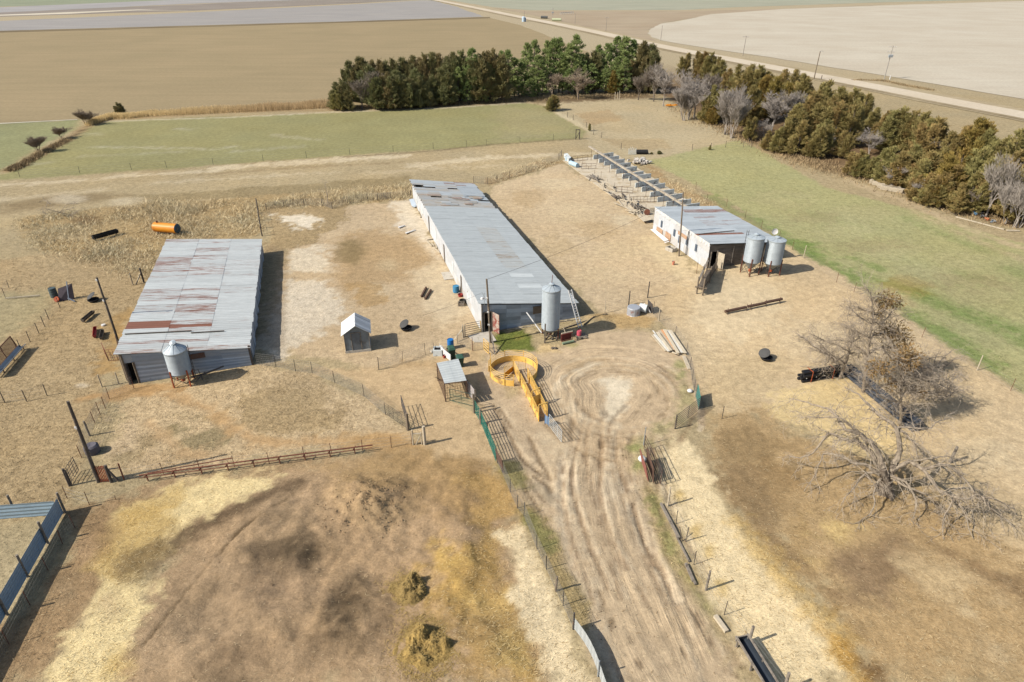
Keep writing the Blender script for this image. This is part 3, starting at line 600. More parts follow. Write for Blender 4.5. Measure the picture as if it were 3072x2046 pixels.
# ================================================================ MATERIALS FOR BUILT THINGS
def sheet_metal(name,c,rust,pitch=0.0,ang=0.0,metal=0.35,rough=0.45,streak=(0.5,6)):
    """galvanised sheet: Tint.r = brightness, Tint.g = rust amount, Tint.b = dirt; corrugation as bump, with rib shade painted as colour bands, along direction ang"""
    m,nt,b=newmat(name); TINTED.add(m.name); geo=N(nt,'ShaderNodeNewGeometry'); pos=geo.outputs['Position']
    at=N(nt,'ShaderNodeAttribute',attribute_name='Tint'); sp_=N(nt,'ShaderNodeSeparateColor'); L(nt,at.outputs['Color'],sp_.inputs[0])
    rp=mapping(nt,pos,(1,1,1),(0,0,-ang))
    n1=noise_n(nt,mapping(nt,rp,(0.5,3.0,1.5)),1.6,6,0.65); n2=noise_n(nt,mapping(nt,rp,(streak[0],streak[1],1.0)),1.0,7,0.7,0.2)
    n3=noise_n(nt,rp,9,4,0.7)
    col=mixc(nt,1.0,tuple(c),mapr(nt,n1,.3,.7,.86,1.12),'MULTIPLY'); col=mixc(nt,1.0,col,mapr(nt,n3,.3,.7,.94,1.06),'MULTIPLY')
    col=mixc(nt,1.0,col,sp_.outputs[0],'MULTIPLY')
    th=math_n(nt,'SUBTRACT',0.76,math_n(nt,'MULTIPLY',sp_.outputs[1],0.55))
    k=mapr(nt,math_n(nt,'SUBTRACT',n2,th),-0.02,0.09,0,1); k=math_n(nt,'MULTIPLY',k,mapr(nt,sp_.outputs[1],0,.15,0,1))
    rc=mixc(nt,n1,tuple(rust),tuple(v*.55 for v in rust))
    col=mixc(nt,k,col,rc)
    col=mixc(nt,math_n(nt,'MULTIPLY',sp_.outputs[2],mapr(nt,n1,.35,.65,.2,1)),col,A(196,176,146))
    L(nt,col,b.inputs['Base Color'])
    L(nt,math_n(nt,'MULTIPLY',math_n(nt,'SUBTRACT',1.0,k),metal),b.inputs['Metallic'])
    L(nt,mapr(nt,k,0,1,rough,.9),b.inputs['Roughness'])
    h=math_n(nt,'MULTIPLY',n3,0.25)
    if pitch:
        w2=N(nt,'ShaderNodeTexWave',wave_type='BANDS',bands_direction='Y',wave_profile='SIN'); w2.inputs['Scale'].default_value=0.314/0.36; w2.inputs['Distortion'].default_value=0.4; L(nt,rp,w2.inputs['Vector'])
        col=mixc(nt,1.0,col,mapr(nt,w2.outputs['Fac'],0,1,.88,1.06),'MULTIPLY'); L(nt,col,b.inputs['Base Color'])  # colour bands stand in for the shade between ribs
    if pitch:
        wv=N(nt,'ShaderNodeTexWave',wave_type='BANDS',bands_direction='Y',wave_profile='SIN'); wv.inputs['Scale'].default_value=1.0/pitch*0.314
        L(nt,rp,wv.inputs['Vector']); h=math_n(nt,'ADD',h,wv.outputs['Fac'])
    bp=N(nt,'ShaderNodeBump'); bp.inputs['Strength'].default_value=0.5; bp.inputs['Distance'].default_value=0.02
    L(nt,h,bp.inputs['Height']); L(nt,bp.outputs[0],b.inputs['Normal'])
    return m
RUST=A(164,104,78); FANG=math.radians(18)
M_roof1=sheet_metal('rusted_roof_sheets',A(218,219,211,1.04),RUST,.16,FANG,.06,.55,(0.5,8))
M_roof2=sheet_metal('grey_roof_sheets',A(206,209,203,1.02),A(176,146,104),.16,FANG,.06,.55,(0.5,6))
M_roof3=sheet_metal('blue_roof_sheets',A(206,211,209,1.0),A(164,108,82),.16,FANG,.06,.55,(0.4,8))
M_wall=sheet_metal('wall_sheets',A(176,188,200,1.1),A(130,92,72),0,FANG,.12,.55,(1,4))
M_wallw=sheet_metal('white_wall_sheets',A(216,218,218),A(190,150,120),0,FANG,.05,.6,(3,1))
M_bin=sheet_metal('bin_steel',A(182,190,192),A(140,110,86),0,0,.10,.5,(1.5,1.5))
M_wood=mat('grey_weathered_wood',A(150,138,122),.9,var=.3,scale=5,c2=A(110,98,84),c2amt=.4)
M_woodd=mat('dark_weathered_wood',A(112,100,86),.9,var=.3,scale=5,c2=A(150,136,116),c2amt=.3)
M_woodl=mat('pale_bleached_wood',A(208,192,164),.85,var=.2,scale=5,c2=A(170,150,125),c2amt=.3)
M_pole=mat('pole_wood',A(140,124,104),.9,var=.25,scale=6,c2=A(98,86,72),c2amt=.4,stretch=(1,1,.25))
M_poled=mat('dark_pole_wood',A(98,88,78),.9,var=.3,scale=6,c2=A(150,136,118),c2amt=.35,stretch=(1,1,.25))
M_rust=mat('rusty_steel',A(132,80,58),.85,var=.3,scale=8,c2=A(98,62,48),c2amt=.5)
M_rusto=mat('orange_rust_steel',A(186,92,52),.8,var=.25,scale=8,c2=A(150,80,50),c2amt=.4)
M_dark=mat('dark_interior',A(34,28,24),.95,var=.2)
M_steel=mat('galvanised_pipe',A(176,180,180),.5,.3,var=.15,scale=8)
M_steeld=mat('dark_pipe',A(92,88,84),.7,.2,var=.2,scale=8,c2=A(120,86,66),c2amt=.3)
M_brown=mat('brown_pipe',A(104,78,62),.8,.1,var=.2,scale=8)
M_yel=mat('yellow_enamel',A(252,202,104,1.08),.55,0,var=.14,scale=2.5,c2=A(176,140,92),c2amt=.42)
M_yeld=mat('yellow_pipe',A(250,200,104,1.05),.5,0,var=.1,scale=3)
M_green=mat('green_enamel',A(38,112,94),.55,0,var=.15,scale=5)
M_teal=mat('teal_enamel',A(34,140,130),.5,0,var=.12,scale=5)
M_blue=mat('blue_plastic',A(36,120,190),.45,0,var=.1,scale=5)
M_blued=mat('faded_blue_plastic',A(70,140,178),.5,0,var=.12,scale=5)
M_bing=mat('dark_green_plastic',A(58,82,66),.55,0,var=.15,scale=4)
M_red=mat('red_paint',A(176,62,54),.6,0,var=.2,scale=6,c2=A(130,60,50),c2amt=.3)
M_pink=mat('faded_red_plastic',A(222,96,110),.5,0,var=.12,scale=6)
M_black=mat('black_plastic',A(38,38,40),.45,0,var=.2,scale=5)
M_rubber=mat('black_rubber',A(44,42,40),.85,0,var=.25,scale=6)
M_conc=mat('concrete',A(206,196,178),.9,0,var=.12,scale=3,c2=A(176,164,144),c2amt=.35)
M_concg=mat('grey_concrete',A(232,236,230),.9,0,var=.14,scale=3,c2=A(140,138,130),c2amt=.35)
M_white=mat('white_paint',A(236,232,224),.6,0,var=.08,scale=4,c2=A(206,190,170),c2amt=.25)
M_wire=mat('fence_wire',A(150,144,134),.6,.2,var=.1)
M_wirel=mat('bright_wire',A(186,184,176),.5,.3,var=.1)
M_orange=mat('orange_tank_paint',A(236,152,36),.5,0,var=.08,scale=2.5,c2=A(210,124,36),c2amt=.3)
M_straw=mat('loose_straw',A(214,182,112),.9,0,var=.3,scale=9,c2=A(150,116,62),c2amt=.4,bump=.6)
# ================================================================ BARNS
def lerp(a,b,t): return a+(b-a)*t
def roof_sheets(mb,c00,c10,c11,c01,nl,nr,tint,ragged=.08,th=.02,skip=None,gap=0.0):
    """c00 front-left eave, c10 front-right, c11 back-right, c01 back-left. nl sheets along the length, nr rows across."""
    for r in range(nr):
        # rows overlap: the row on the high (left) side lies over the next
        for i in range(nl):
            t0=i/nl; t1=(i+1)/nl+0.006; u0=r/nr-(0.012 if r else 0); u1=(r+1)/nr
            if skip and skip(r,i): continue
            j0=random.uniform(-ragged,ragged) if r==0 else 0; j1=random.uniform(-ragged,ragged) if r==nr-1 else 0
            def P(u,t):
                a=lerp(c00,c10,u); b=lerp(c01,c11,u); return lerp(a,b,t)
            ax=(c10-c00).normalized()
            lift=(nr-1-r)*0.012+random.uniform(0,.012)+ (0.010 if i%2 else 0)
            z=Vector((0,0,lift)); tl=random.uniform(-.006,.010)
            qd=[P(u0,t0)+ax*j0+z, P(u1,t0)+ax*j1+z, P(u1,t1)+ax*j1+z+Vector((0,0,tl)), P(u0,t1)+ax*j0+z+Vector((0,0,tl))]
            mb.slab(qd,th,tint(r,i))
def wall_panels(mb,a,b,h0,h1,rows,cols,tint,off=.0,z0=0.0,th=.015,skip=None):
    """horizontal wall sheets from ground a->b, wall top goes h0->h1"""
    n=Vector((b.y-a.y,-(b.x-a.x),0)).normalized()
    for r in range(rows):
        for c in range(cols):
            if skip and skip(r,c): continue
            u0=c/cols; u1=(c+1)/cols+.004
            def P(u,v):
                p=lerp(a,b,u); return Vector((p.x,p.y,z0+(lerp(h0,h1,u)-z0)*v))
            v0=r/rows-(.01 if r else 0); v1=(r+1)/rows
            o=n*(off+random.uniform(0,.02)+ (rows-r)*.004)
            mb.slab([P(u0,v0)+o,P(u1,v0)+o,P(u1,v1)+o,P(u0,v1)+o],th,tint(r,c))
def shell(mb,fl,fr,br,bl,hl,hr,t=.12,door=None):
    """solid walls (thick) as four boxes with sloping tops; door=(u0,u1,h) leaves an opening in the front"""
    def wl(a,b,ha,hb):
        n=Vector((b.y-a.y,-(b.x-a.x),0)).normalized()*t
        vs=[a,b,b-n,a-n]; vs=[Vector((p.x,p.y,-.05)) for p in vs]+[Vector((a.x,a.y,ha)),Vector((b.x,b.y,hb)),Vector(((b-n).x,(b-n).y,hb)),Vector(((a-n).x,(a-n).y,ha))]
        mb.add(vs,[(0,3,2,1),(4,5,6,7),(0,1,5,4),(1,2,6,5),(2,3,7,6),(3,0,4,7)])
    if door:
        u0,u1,h=door; a=lerp(fl,fr,u0); b=lerp(fl,fr,u1)
        if u0>0.001: wl(fl,a,hl,lerp(hl,hr,u0))
        wl(b,fr,lerp(hl,hr,u1),hr)
        n=Vector((fr.y-fl.y,-(fr.x-fl.x),0)).normalized()*t
        ha,hb=lerp(hl,hr,u0),lerp(hl,hr,u1)
        vs=[Vector((p.x,p.y,h)) for p in (a,b,b-n,a-n)]+[Vector((a.x,a.y,ha)),Vector((b.x,b.y,hb)),Vector(((b-n).x,(b-n).y,hb)),Vector(((a-n).x,(a-n).y,ha))]
        mb.add(vs,[(0,3,2,1),(4,5,6,7),(0,1,5,4),(1,2,6,5),(2,3,7,6),(3,0,4,7)])
    else: wl(fl,fr,hl,hr)
    wl(fr,br,hr,hr); wl(br,bl,hr,hl); wl(bl,fl,hl,hl)
BA=math.radians(16.2); AX=Vector((-math.sin(BA),math.cos(BA),0)); 
def zz(p,z): return Vector((p.x,p.y,z))
# ---- left barn
fl=W('b',235,880); fr=W('b',1915,615); LEN=26.3
bl=fl+AX*LEN; br=fr+AX*(LEN+.2); hl,hr=2.97,1.78
T=thing('livestock_barn',(fl+fr)/2,'low barn under a rust streaked metal roof, nearest the left edge','barn','long metal roofed barns')
mb=MB(); shell(mb,fl,fr,br,bl,hl-.1,hr-.1,door=(.0,.075,1.95)); part('wall',mb,mat('barn_left_wall',A(120,116,112),.8,var=.25,scale=3,c2=A(150,146,140),c2amt=.5),T)
mb=MB(); ax=(fr-fl).normalized()
c00=zz(fl-ax*.42-AX*.25,hl+.05); c10=zz(fr+ax*.16-AX*.25,hr+.0); c11=zz(br+ax*.16+AX*.2,hr); c01=zz(bl-ax*.42+AX*.2,hl+.05)
rustrow={}
def tint1(r,i):
    b_=random.uniform(.9,1.06); rs=random.choice([.22,.30,.38,.44,.48,.32]) if r!=2 else random.choice([.22,.3,.36,.28])
    if r==0 and i in (6,7): return (b_*.75,1.0,0)
    if r==1 and i==6: return (b_*.75,1.0,0)
    if (r,i) in ((0,2),(1,2)): return (.95,.5,0)
    if (r,i) in ((1,10),(1,11),(1,12),(0,24),(1,14),(1,15),(0,27),(0,28),(0,29),(1,17)): return (.95,.52,0)
    if i in (3,4,5,8,9) and r==0: return (1.02,.04,0)
    if i in (0,): return (1.0,.45,.1)
    if i in (13,18,19) and r<2: return (1.04,.05,0)
    return (b_,rs,0)
roof_sheets(mb,c00,c10,c11,c01,38,3,tint1,.05); RF=part('roof',mb,M_roof1,T)
mb=MB()
for u0,u1,t_,dz in ((.02,.52,3.4,.09),(.52,.78,3.15,.08)):
    a=lerp(c00,c10,u0)+AX*t_; b=lerp(c00,c10,u1)+AX*(t_+.1); mb.beam(a+Vector((0,0,dz)),b+Vector((0,0,dz)),.09,.07)
o=part('roof_pole',mb,M_woodd,T)
# front cladding
mb=MB()
def twl(r,c): return (random.uniform(.78,1.02)*(.9 if r>3 else 1.0),random.choice([0,.05,.1,.3]),random.choice([0,0,.2]))
wall_panels(mb,lerp(fl,fr,.076),fr,lerp(hl,hr,.076)-.15,hr-.12,14,4,lambda r,c:(random.uniform(1.05,1.3) if r%2 and r<9 else random.uniform(.72,.95),random.choice([0,.05,.1,.25]),random.choice([0,0,.15])),.03)
wall_panels(mb,fl,lerp(fl,fr,.075),hl-.15,lerp(hl,hr,.075)-.15,2,1,lambda r,c:(.9,.1,.3),.03,z0=1.98)
part('front_cladding',mb,M_wall,T)
mb=MB(); n0=Vector((math.sin(BA),-math.cos(BA),0))
for u0,u1,za,zb,w_ in ((.44,.64,1.92,1.95,.5),):
    a=lerp(fl,fr,u0);b=lerp(fl,fr,u1); mb.slab([zz(a,za-w_)+n0*.1,zz(b,zb-w_)+n0*.1,zz(b,zb)+n0*.1,zz(a,za)+n0*.1],.02)
part('wall_patch',mb,mat('rust_patch',A(120,98,88),.85,var=.25,c2=A(130,84,62),c2amt=.5),T)
mb=MB()
for u in (.0,.075): p=lerp(fl,fr,u)+n0*.08; mb.tube([zz(p,-.1),zz(p,2.0 if u else 2.9)],.09,8)
p=fl-ax*.35+AX*.7; mb.tube([zz(p,-.1),zz(p,2.95)],.08,8)
part('corner_post',mb,M_pole,T)
mb=MB(); a=lerp(fl,fr,.0);b=lerp(fl,fr,.075); mb.slab([zz(a,0.02)-n0*.5,zz(b,0.02)-n0*.5,zz(b,1.95)-n0*.5,zz(a,1.95)-n0*.5],.04); part('doorway',mb,M_dark,T)  # near-black sheet stands in for the shade inside the barn
mb=MB()
for u in (.3,.55): a=lerp(fl,fr,u*.1+.0)
mb.beam(zz(W('b',620,1),0)+Vector((0,0,0)),zz(W('b',620,1),0)+Vector((0,0,.01)),.01)
# ragged side boards on the east wall (curtain and loose sheets)
mb=MB()
for k_ in range(34):
    t=k_/34; a=fr+AX*(t*LEN); b=fr+AX*((t+1/34)*LEN); o_=ax*(.04+random.uniform(0,.10)); top=hr-.1; bot=random.uniform(.0,.5) if random.random()<.6 else 0
    mb.slab([zz(b,bot)+o_,zz(a,bot)+o_,zz(a,top)+ax*.05,zz(b,top)+ax*.05],.015,(random.uniform(.6,1.0),random.choice([0,.1,.3]),.1))
part('side_cladding',mb,M_wall,T)
mb=MB(); mb.tube([zz(fr+n0*.05+ax*.06,-.1),zz(fr+n0*.05+ax*.06,1.9)],.1,8); part('gate_post',mb,M_poled,T)
# ---- middle barn
fl=W('d',905,445); fr=W('e',1500,703); LEN=42.2
bl=fl+AX*LEN; br=fr+AX*(LEN+.2); hl,hr=3.05,1.62; ax=(fr-fl).normalized()
T=thing('livestock_barn',(fl+fr)/2,'longest barn with a plain grey metal roof and patched rear end','barn','long metal roofed barns')
mb=MB(); shell(mb,fl,fr,br,bl,hl-.12,hr-.1,door=(.02,.10,2.05)); part('wall',mb,mat('barn_mid_wall',A(126,122,116),.8,var=.25,scale=3),T)
mb=MB(); SPL=.70
E0=zz(fl-ax*.3-AX*.15,hl+.04);E1=zz(fr+ax*.22-AX*.15,hr+.02);E3=zz(bl-ax*.3+AX*.3,hl+.04);E2=zz(br+ax*.15+AX*.3,hr+.02)
S0=lerp(E0,E3,SPL);S1=lerp(E1,E2,SPL)
def tint2(r,i):
    b_=random.uniform(.97,1.03)
    if r==2 and i in (14,16,17): return (b_,.5,.1)
    if r==2 and 12<=i<=30 : return (b_*1.02,random.choice([.15,.3,.36,.42]),.25)
    if r==2 and i in (9,): return (1.35,0,.1)
    if r==2 and i in (5,): return (1.3,0,.05)
    return (b_,0,0)
roof_sheets(mb,E0,E1,S1,S0,42,4,lambda r,i:tint2(r,42-i if False else i),.03)
part('roof',mb,M_roof2,T)
# rear, patched roof
mb=MB(); R0=S0+AX*.02;R1=S1-ax*.22+AX*.02;R2=E2-ax*.25;R3=E3
def tint3(r,i):
    if i<4: return (random.uniform(.95,1.15),random.choice([0,.1]),random.choice([.75,.9,1.0]))
    if i<8: return (random.uniform(.85,1.1),random.choice([0,.2,.45]),random.choice([.6,.9,1.0])) if r<4 else (.96,0,.0)
    if i>15: return (random.uniform(.9,1.1),random.choice([.1,.3,.55,.6]),.1) if r>2 else (1.02,.15,.1)
    return (random.uniform(.95,1.1),random.choice([0,.1,.3]),random.choice([.1,.4,.9])) if r<4 else (.92,0,0)
holes={(0,13),(1,13),(0,14),(3,13),(1,6),(5,5)}
roof_sheets(mb,R0,R1,R2,R3,19,6,tint3,.12,.02,skip=lambda r,i:(r,i) in holes)
for k_ in range(16):   # loose sheets lying askew on the patches
    u=random.uniform(.06,.9);t=random.uniform(.02,.42); c_=lerp(lerp(R0,R1,u),lerp(R3,R2,u),t)+Vector((0,0,.08+.02*(k_%3)))
    ang=FANG+random.uniform(-.12,.12); dx=Vector((math.cos(ang),math.sin(ang),-.15)).normalized()*random.uniform(.5,1.0); dy=AX*random.uniform(.25,.42)
    mb.slab([c_-dx-dy,c_+dx-dy,c_+dx+dy+Vector((0,0,.04)),c_-dx+dy],.02,(random.uniform(.8,1.15),random.choice([0,.2,.6]),random.choice([.4,.8,1.0])))
part('patched_roof',mb,M_roof3,T)
mb=MB()
for k_ in range(13):
    t=k_/12*.98; a=lerp(R0,R3,t);b=lerp(R1,R2,t); mb.beam(a-Vector((0,0,.12)),b-Vector((0,0,.12)),.05,.14)
for u in (.02,.14,.26,.38,.5,.62,.74,.86): mb.beam(lerp(R0,R1,u)-Vector((0,0,.04)),lerp(R3,R2,u)-Vector((0,0,.04)),.09,.04)
part('rafter',mb,M_woodd,T)
mb=MB(); k_=0   # loose tin patch lifted on the right
c_=lerp(lerp(R0,R1,.72),lerp(R3,R2,.72),.42)
mb.slab([c_-ax*1.6+Vector((0,0,.15)),c_+ax*1.9+Vector((0,0,.2)),c_+ax*1.9+AX*.5+Vector((0,0,.12)),c_-ax*1.6+AX*.4+Vector((0,0,.05))],.02)
part('lifted_sheet',mb,M_roof3,T)
mb=MB()
wall_panels(mb,lerp(fl,fr,.10),fr,lerp(hl,hr,.1)-.14,hr-.12,6,6,lambda r,c:(random.choice([.62,.75,.8,.88,1.05]),random.choice([0,0,.05,.15]),0),.03)
wall_panels(mb,fl,lerp(fl,fr,.1),hl-.14,lerp(hl,hr,.1)-.14,2,1,lambda r,c:(.8,.1,.1),.03,z0=2.07)
part('front_cladding',mb,M_wall,T)
mb=MB(); ns=-ax
def twl2(r,c):
    return (random.uniform(.95,1.12),random.choice([0,.05,.2]),random.choice([0,.2,.5,.7])) if r==0 else (random.uniform(.9,1.05),0,random.choice([0,0,.15]))
wall_panels(mb,bl,fl,hl-.12,hl-.12,3,30,twl2,.03)
part('side_cladding',mb,M_wallw,T)
for u,w_,z0_,z1_ in ((.12,.35,.9,2.0),(.2,.3,.0,2.1),(.3,.3,.9,2.0),(.42,.3,0,2.1),(.55,.3,.9,2.0),(.66,.4,0,2.2),(.78,.3,.9,1.9),(.9,.3,.9,2.0)):
    mb=MB(); a=fl+AX*(u*LEN); b=a+AX*w_*2; mb.slab([zz(b,z0_)+ns*.09,zz(a,z0_)+ns*.09,zz(a,z1_)+ns*.09,zz(b,z1_)+ns*.09],.03); part('side_door',mb,M_woodd if z0_==0 else M_concg,T)
mb=MB()
for u in (.02,.10): p=lerp(fl,fr,u)+n0*.06; mb.beam(zz(p,0),zz(p,2.1),.12)
mb.beam(zz(fl+n0*.07,-.05),zz(fl+n0*.07,2.9),.14); mb.beam(zz(lerp(fl,fr,.02)+n0*.06,2.1),zz(lerp(fl,fr,.1)+n0*.06,2.1),.12)
part('door_frame',mb,M_wood,T)
a=lerp(fl,fr,.02);b=lerp(fl,fr,.1); mb=MB(); mb.slab([zz(a,.02)-n0*.5,zz(b,.02)-n0*.5,zz(b,2.05)-n0*.5,zz(a,2.05)-n0*.5],.04); part('doorway',mb,M_dark,T)  # dark sheet put behind the opening in place of interior shade
mb=MB(); hp=lerp(fl,fr,.105)+n0*.1; dd=(n0*.75+ax*.35).normalized(); 
mb.slab([zz(hp,.05),zz(hp+dd*.95,.05),zz(hp+dd*.95,2.05),zz(hp,2.05)],.05)
D_=part('door',mb,mat('peeling_red_door',A(196,178,160),.8,var=.2,scale=4,c2=A(150,72,58),c2amt=.75),T)
mb=MB(); a=lerp(fl,fr,.53)+n0*.12;b=lerp(fl,fr,.70)+n0*.12; mb.slab([zz(a,1.15),zz(b,1.15),zz(b,1.95),zz(a,1.95)],.03); part('wall_hatch',mb,mat('brown_hatch',A(110,96,80),.85,var=.25),T)
mb=MB(); p0=fl+n0*.2+ax*.1
mb.tube([zz(p0+ax*.12,2.9),zz(p0+ax*.12,4.2)],.025,6); part('service_mast',mb,M_steel,T)
mb=MB()
for k_ in range(9): a=lerp(fl,fr,.25+.08*k_)+n0*(.25+.2*random.random()); mb.beam(zz(a,.06),zz(a+ax*random.uniform(.8,1.6)+n0*random.uniform(-.1,.1),.06),.12,.06)
part('skirting_board',mb,M_woodl,T)
# ---- right barn
fl=W('h',1010,1040); ax=Vector((math.cos(math.radians(17)),math.sin(math.radians(17)),0)); fr=fl+ax*9.25; LEN=13.4
bl=fl+AX*LEN; br=fr+AX*LEN; hl,hr=3.0,2.25
T=thing('livestock_barn',(fl+fr)/2,'shortest barn with a blue grey roof, beside twin feed bins','barn','long metal roofed barns')
mb=MB(); shell(mb,fl,fr,br,bl,hl-.12,hr-.1,door=(.03,.12,2.0)); part('wall',mb,mat('barn_plank_wall',A(128,118,106),.9,var=.35,scale=4,c2=A(88,80,72),c2amt=.5,stretch=(.3,.3,6)),T)
mb=MB(); E0=zz(fl-ax*.05-AX*.15,hl+.04);E1=zz(fr+ax*.35-AX*.15,hr+.02);E3=zz(bl-ax*.05+AX*.2,hl+.04);E2=zz(br+ax*.2+AX*.2,hr+.02)
def tint4(r,i):
    if r==0 and i==4: return (.8,.95,0)
    if r==1 and i==4: return (.85,.7,0)
    if i in (16,17) and r in (1,2): return (.95,.6,0)
    if i in (13,15,11,10,9) and r in (1,2): return (1,random.choice([.2,.35,.45]),0)
    return (random.uniform(.88,1.08),random.choice([0,.0,.1,.2]),0)
roof_sheets(mb,E0,E1,E2,E3,20,3,tint4,.06); part('roof',mb,M_roof3,T)
mb=MB(); a=lerp(E0,E1,.02)+AX*3.1;b=lerp(E0,E1,.58)+AX*3.9; mb.tube([a+Vector((0,0,.1)),lerp(a,b,.6)+Vector((0,0,.1)),b+Vector((0,0,.1))],.045,6); part('roof_pole',mb,M_woodd,T)
mb=MB()
def twl3(r,c): return (random.uniform(.95,1.1),random.choice([0,.1,.2]),random.choice([0,.2,.6,.8])) if r==0 else (random.uniform(.92,1.06),random.choice([0,.0,.25]),random.choice([0,0,.4]))
wall_panels(mb,bl,fl,hl-.1,hl-.1,3,10,twl3,.03)
for k_ in range(46): # ragged eave flashing
    t=k_/46; a=bl+(fl-bl)*t; b=bl+(fl-bl)*(t+1/46); d_=random.uniform(.1,.5)
    mb.slab([zz(a,hl-d_)-ax*.10,zz(b,hl-d_)-ax*.10,zz(b,hl+.07)-ax*.07,zz(a,hl+.07)-ax*.07],.015,(1.15,.1,random.uniform(.2,.7)))
part('side_cladding',mb,M_wallw,T)
for u in (.18,.34,.47,.57,.82):
    mb=MB(); a=fl+AX*(u*LEN); b=a+AX*.42; z0_=1.15 if u!=.47 else .75; mb.slab([zz(b,z0_)-ax*.12,zz(a,z0_)-ax*.12,zz(a,z0_+.85)-ax*.12,zz(b,z0_+.85)-ax*.12],.03); part('window',mb,mat('dark_opening',A(86,98,112),.5,var=.2),T)
for u0,u1,z0_,z1_ in ((.36,.52,1.75,2.2),(.64,.74,.1,1.1),(.8,.92,.05,.9)):
    mb=MB();a=fl+AX*(u0*LEN);b=fl+AX*(u1*LEN); mb.slab([zz(b,z0_)-ax*.125,zz(a,z0_)-ax*.125,zz(a,z1_)-ax*.125,zz(b,z1_)-ax*.125],.02)
    part('wall_patch',mb,mat('tan_rust_patch',A(196,160,128),.85,var=.2,c2=A(160,110,80),c2amt=.35),T)
mb=MB(); a=fl+AX*4.6-ax*.15; mb.tube([zz(a,0),zz(a,2.95)],.03,6); a=fl+AX*5.9-ax*.2; part('downpipe',mb,M_steeld,T)
nf_=Vector((math.sin(math.radians(17)),-math.cos(math.radians(17)),0)); mb=MB()
for u in (.03,.12): p=lerp(fl,fr,u)+nf_*.05; mb.beam(zz(p,0),zz(p,2.05),.12)
part('door_frame',mb,M_wood,T)
a=lerp(fl,fr,.03);b=lerp(fl,fr,.12); mb=MB(); mb.slab([zz(a,.02)-nf_*.6,zz(b,.02)-nf_*.6,zz(b,2.0)-nf_*.6,zz(a,2.0)-nf_*.6],.04); part('doorway',mb,M_dark,T)  # black sheet painted as the shade seen through the door
mb=MB(); hp=lerp(fl,fr,.125)+nf_*.08; mb.slab([zz(hp,.1),zz(hp+nf_*.85+ax*.3,.1),zz(hp+nf_*.85+ax*.3,1.95),zz(hp,1.95)],.05); part('door',mb,M_woodl,T)
mb=MB()
for z_ in np.arange(.12,2.6,.19):
    a=lerp(fl,fr,.13); b=lerp(fl,fr,.985); mb.beam(zz(a,z_)+nf_*.03,zz(b,z_-.0)+nf_*.03,.03,.17) if z_<lerp(hl,hr,.9)-.25 else None
for u in (.34,.55,.8): p=lerp(fl,fr,u)+nf_*.07; mb.beam(zz(p,0),zz(p,lerp(hl,hr,u)-.3),.1,.06)
part('front_planks',mb,mat('grey_planks',A(134,124,112),.9,var=.35,scale=4,c2=A(88,80,72),c2amt=.5,stretch=(.4,.4,5)),T)
mb=MB(); 
for u,t in ((.99,.0),(1.0,.75)): p=fr+ax*.4+AX*(t*LEN)
mb.slab([zz(br+ax*.3-AX*3.4,.25),zz(br+ax*.8-AX*3.4,.2),zz(br+ax*.6,.2),zz(br+ax*.1,.25)],.03); part('loose_roof_sheet',mb,M_white,T)
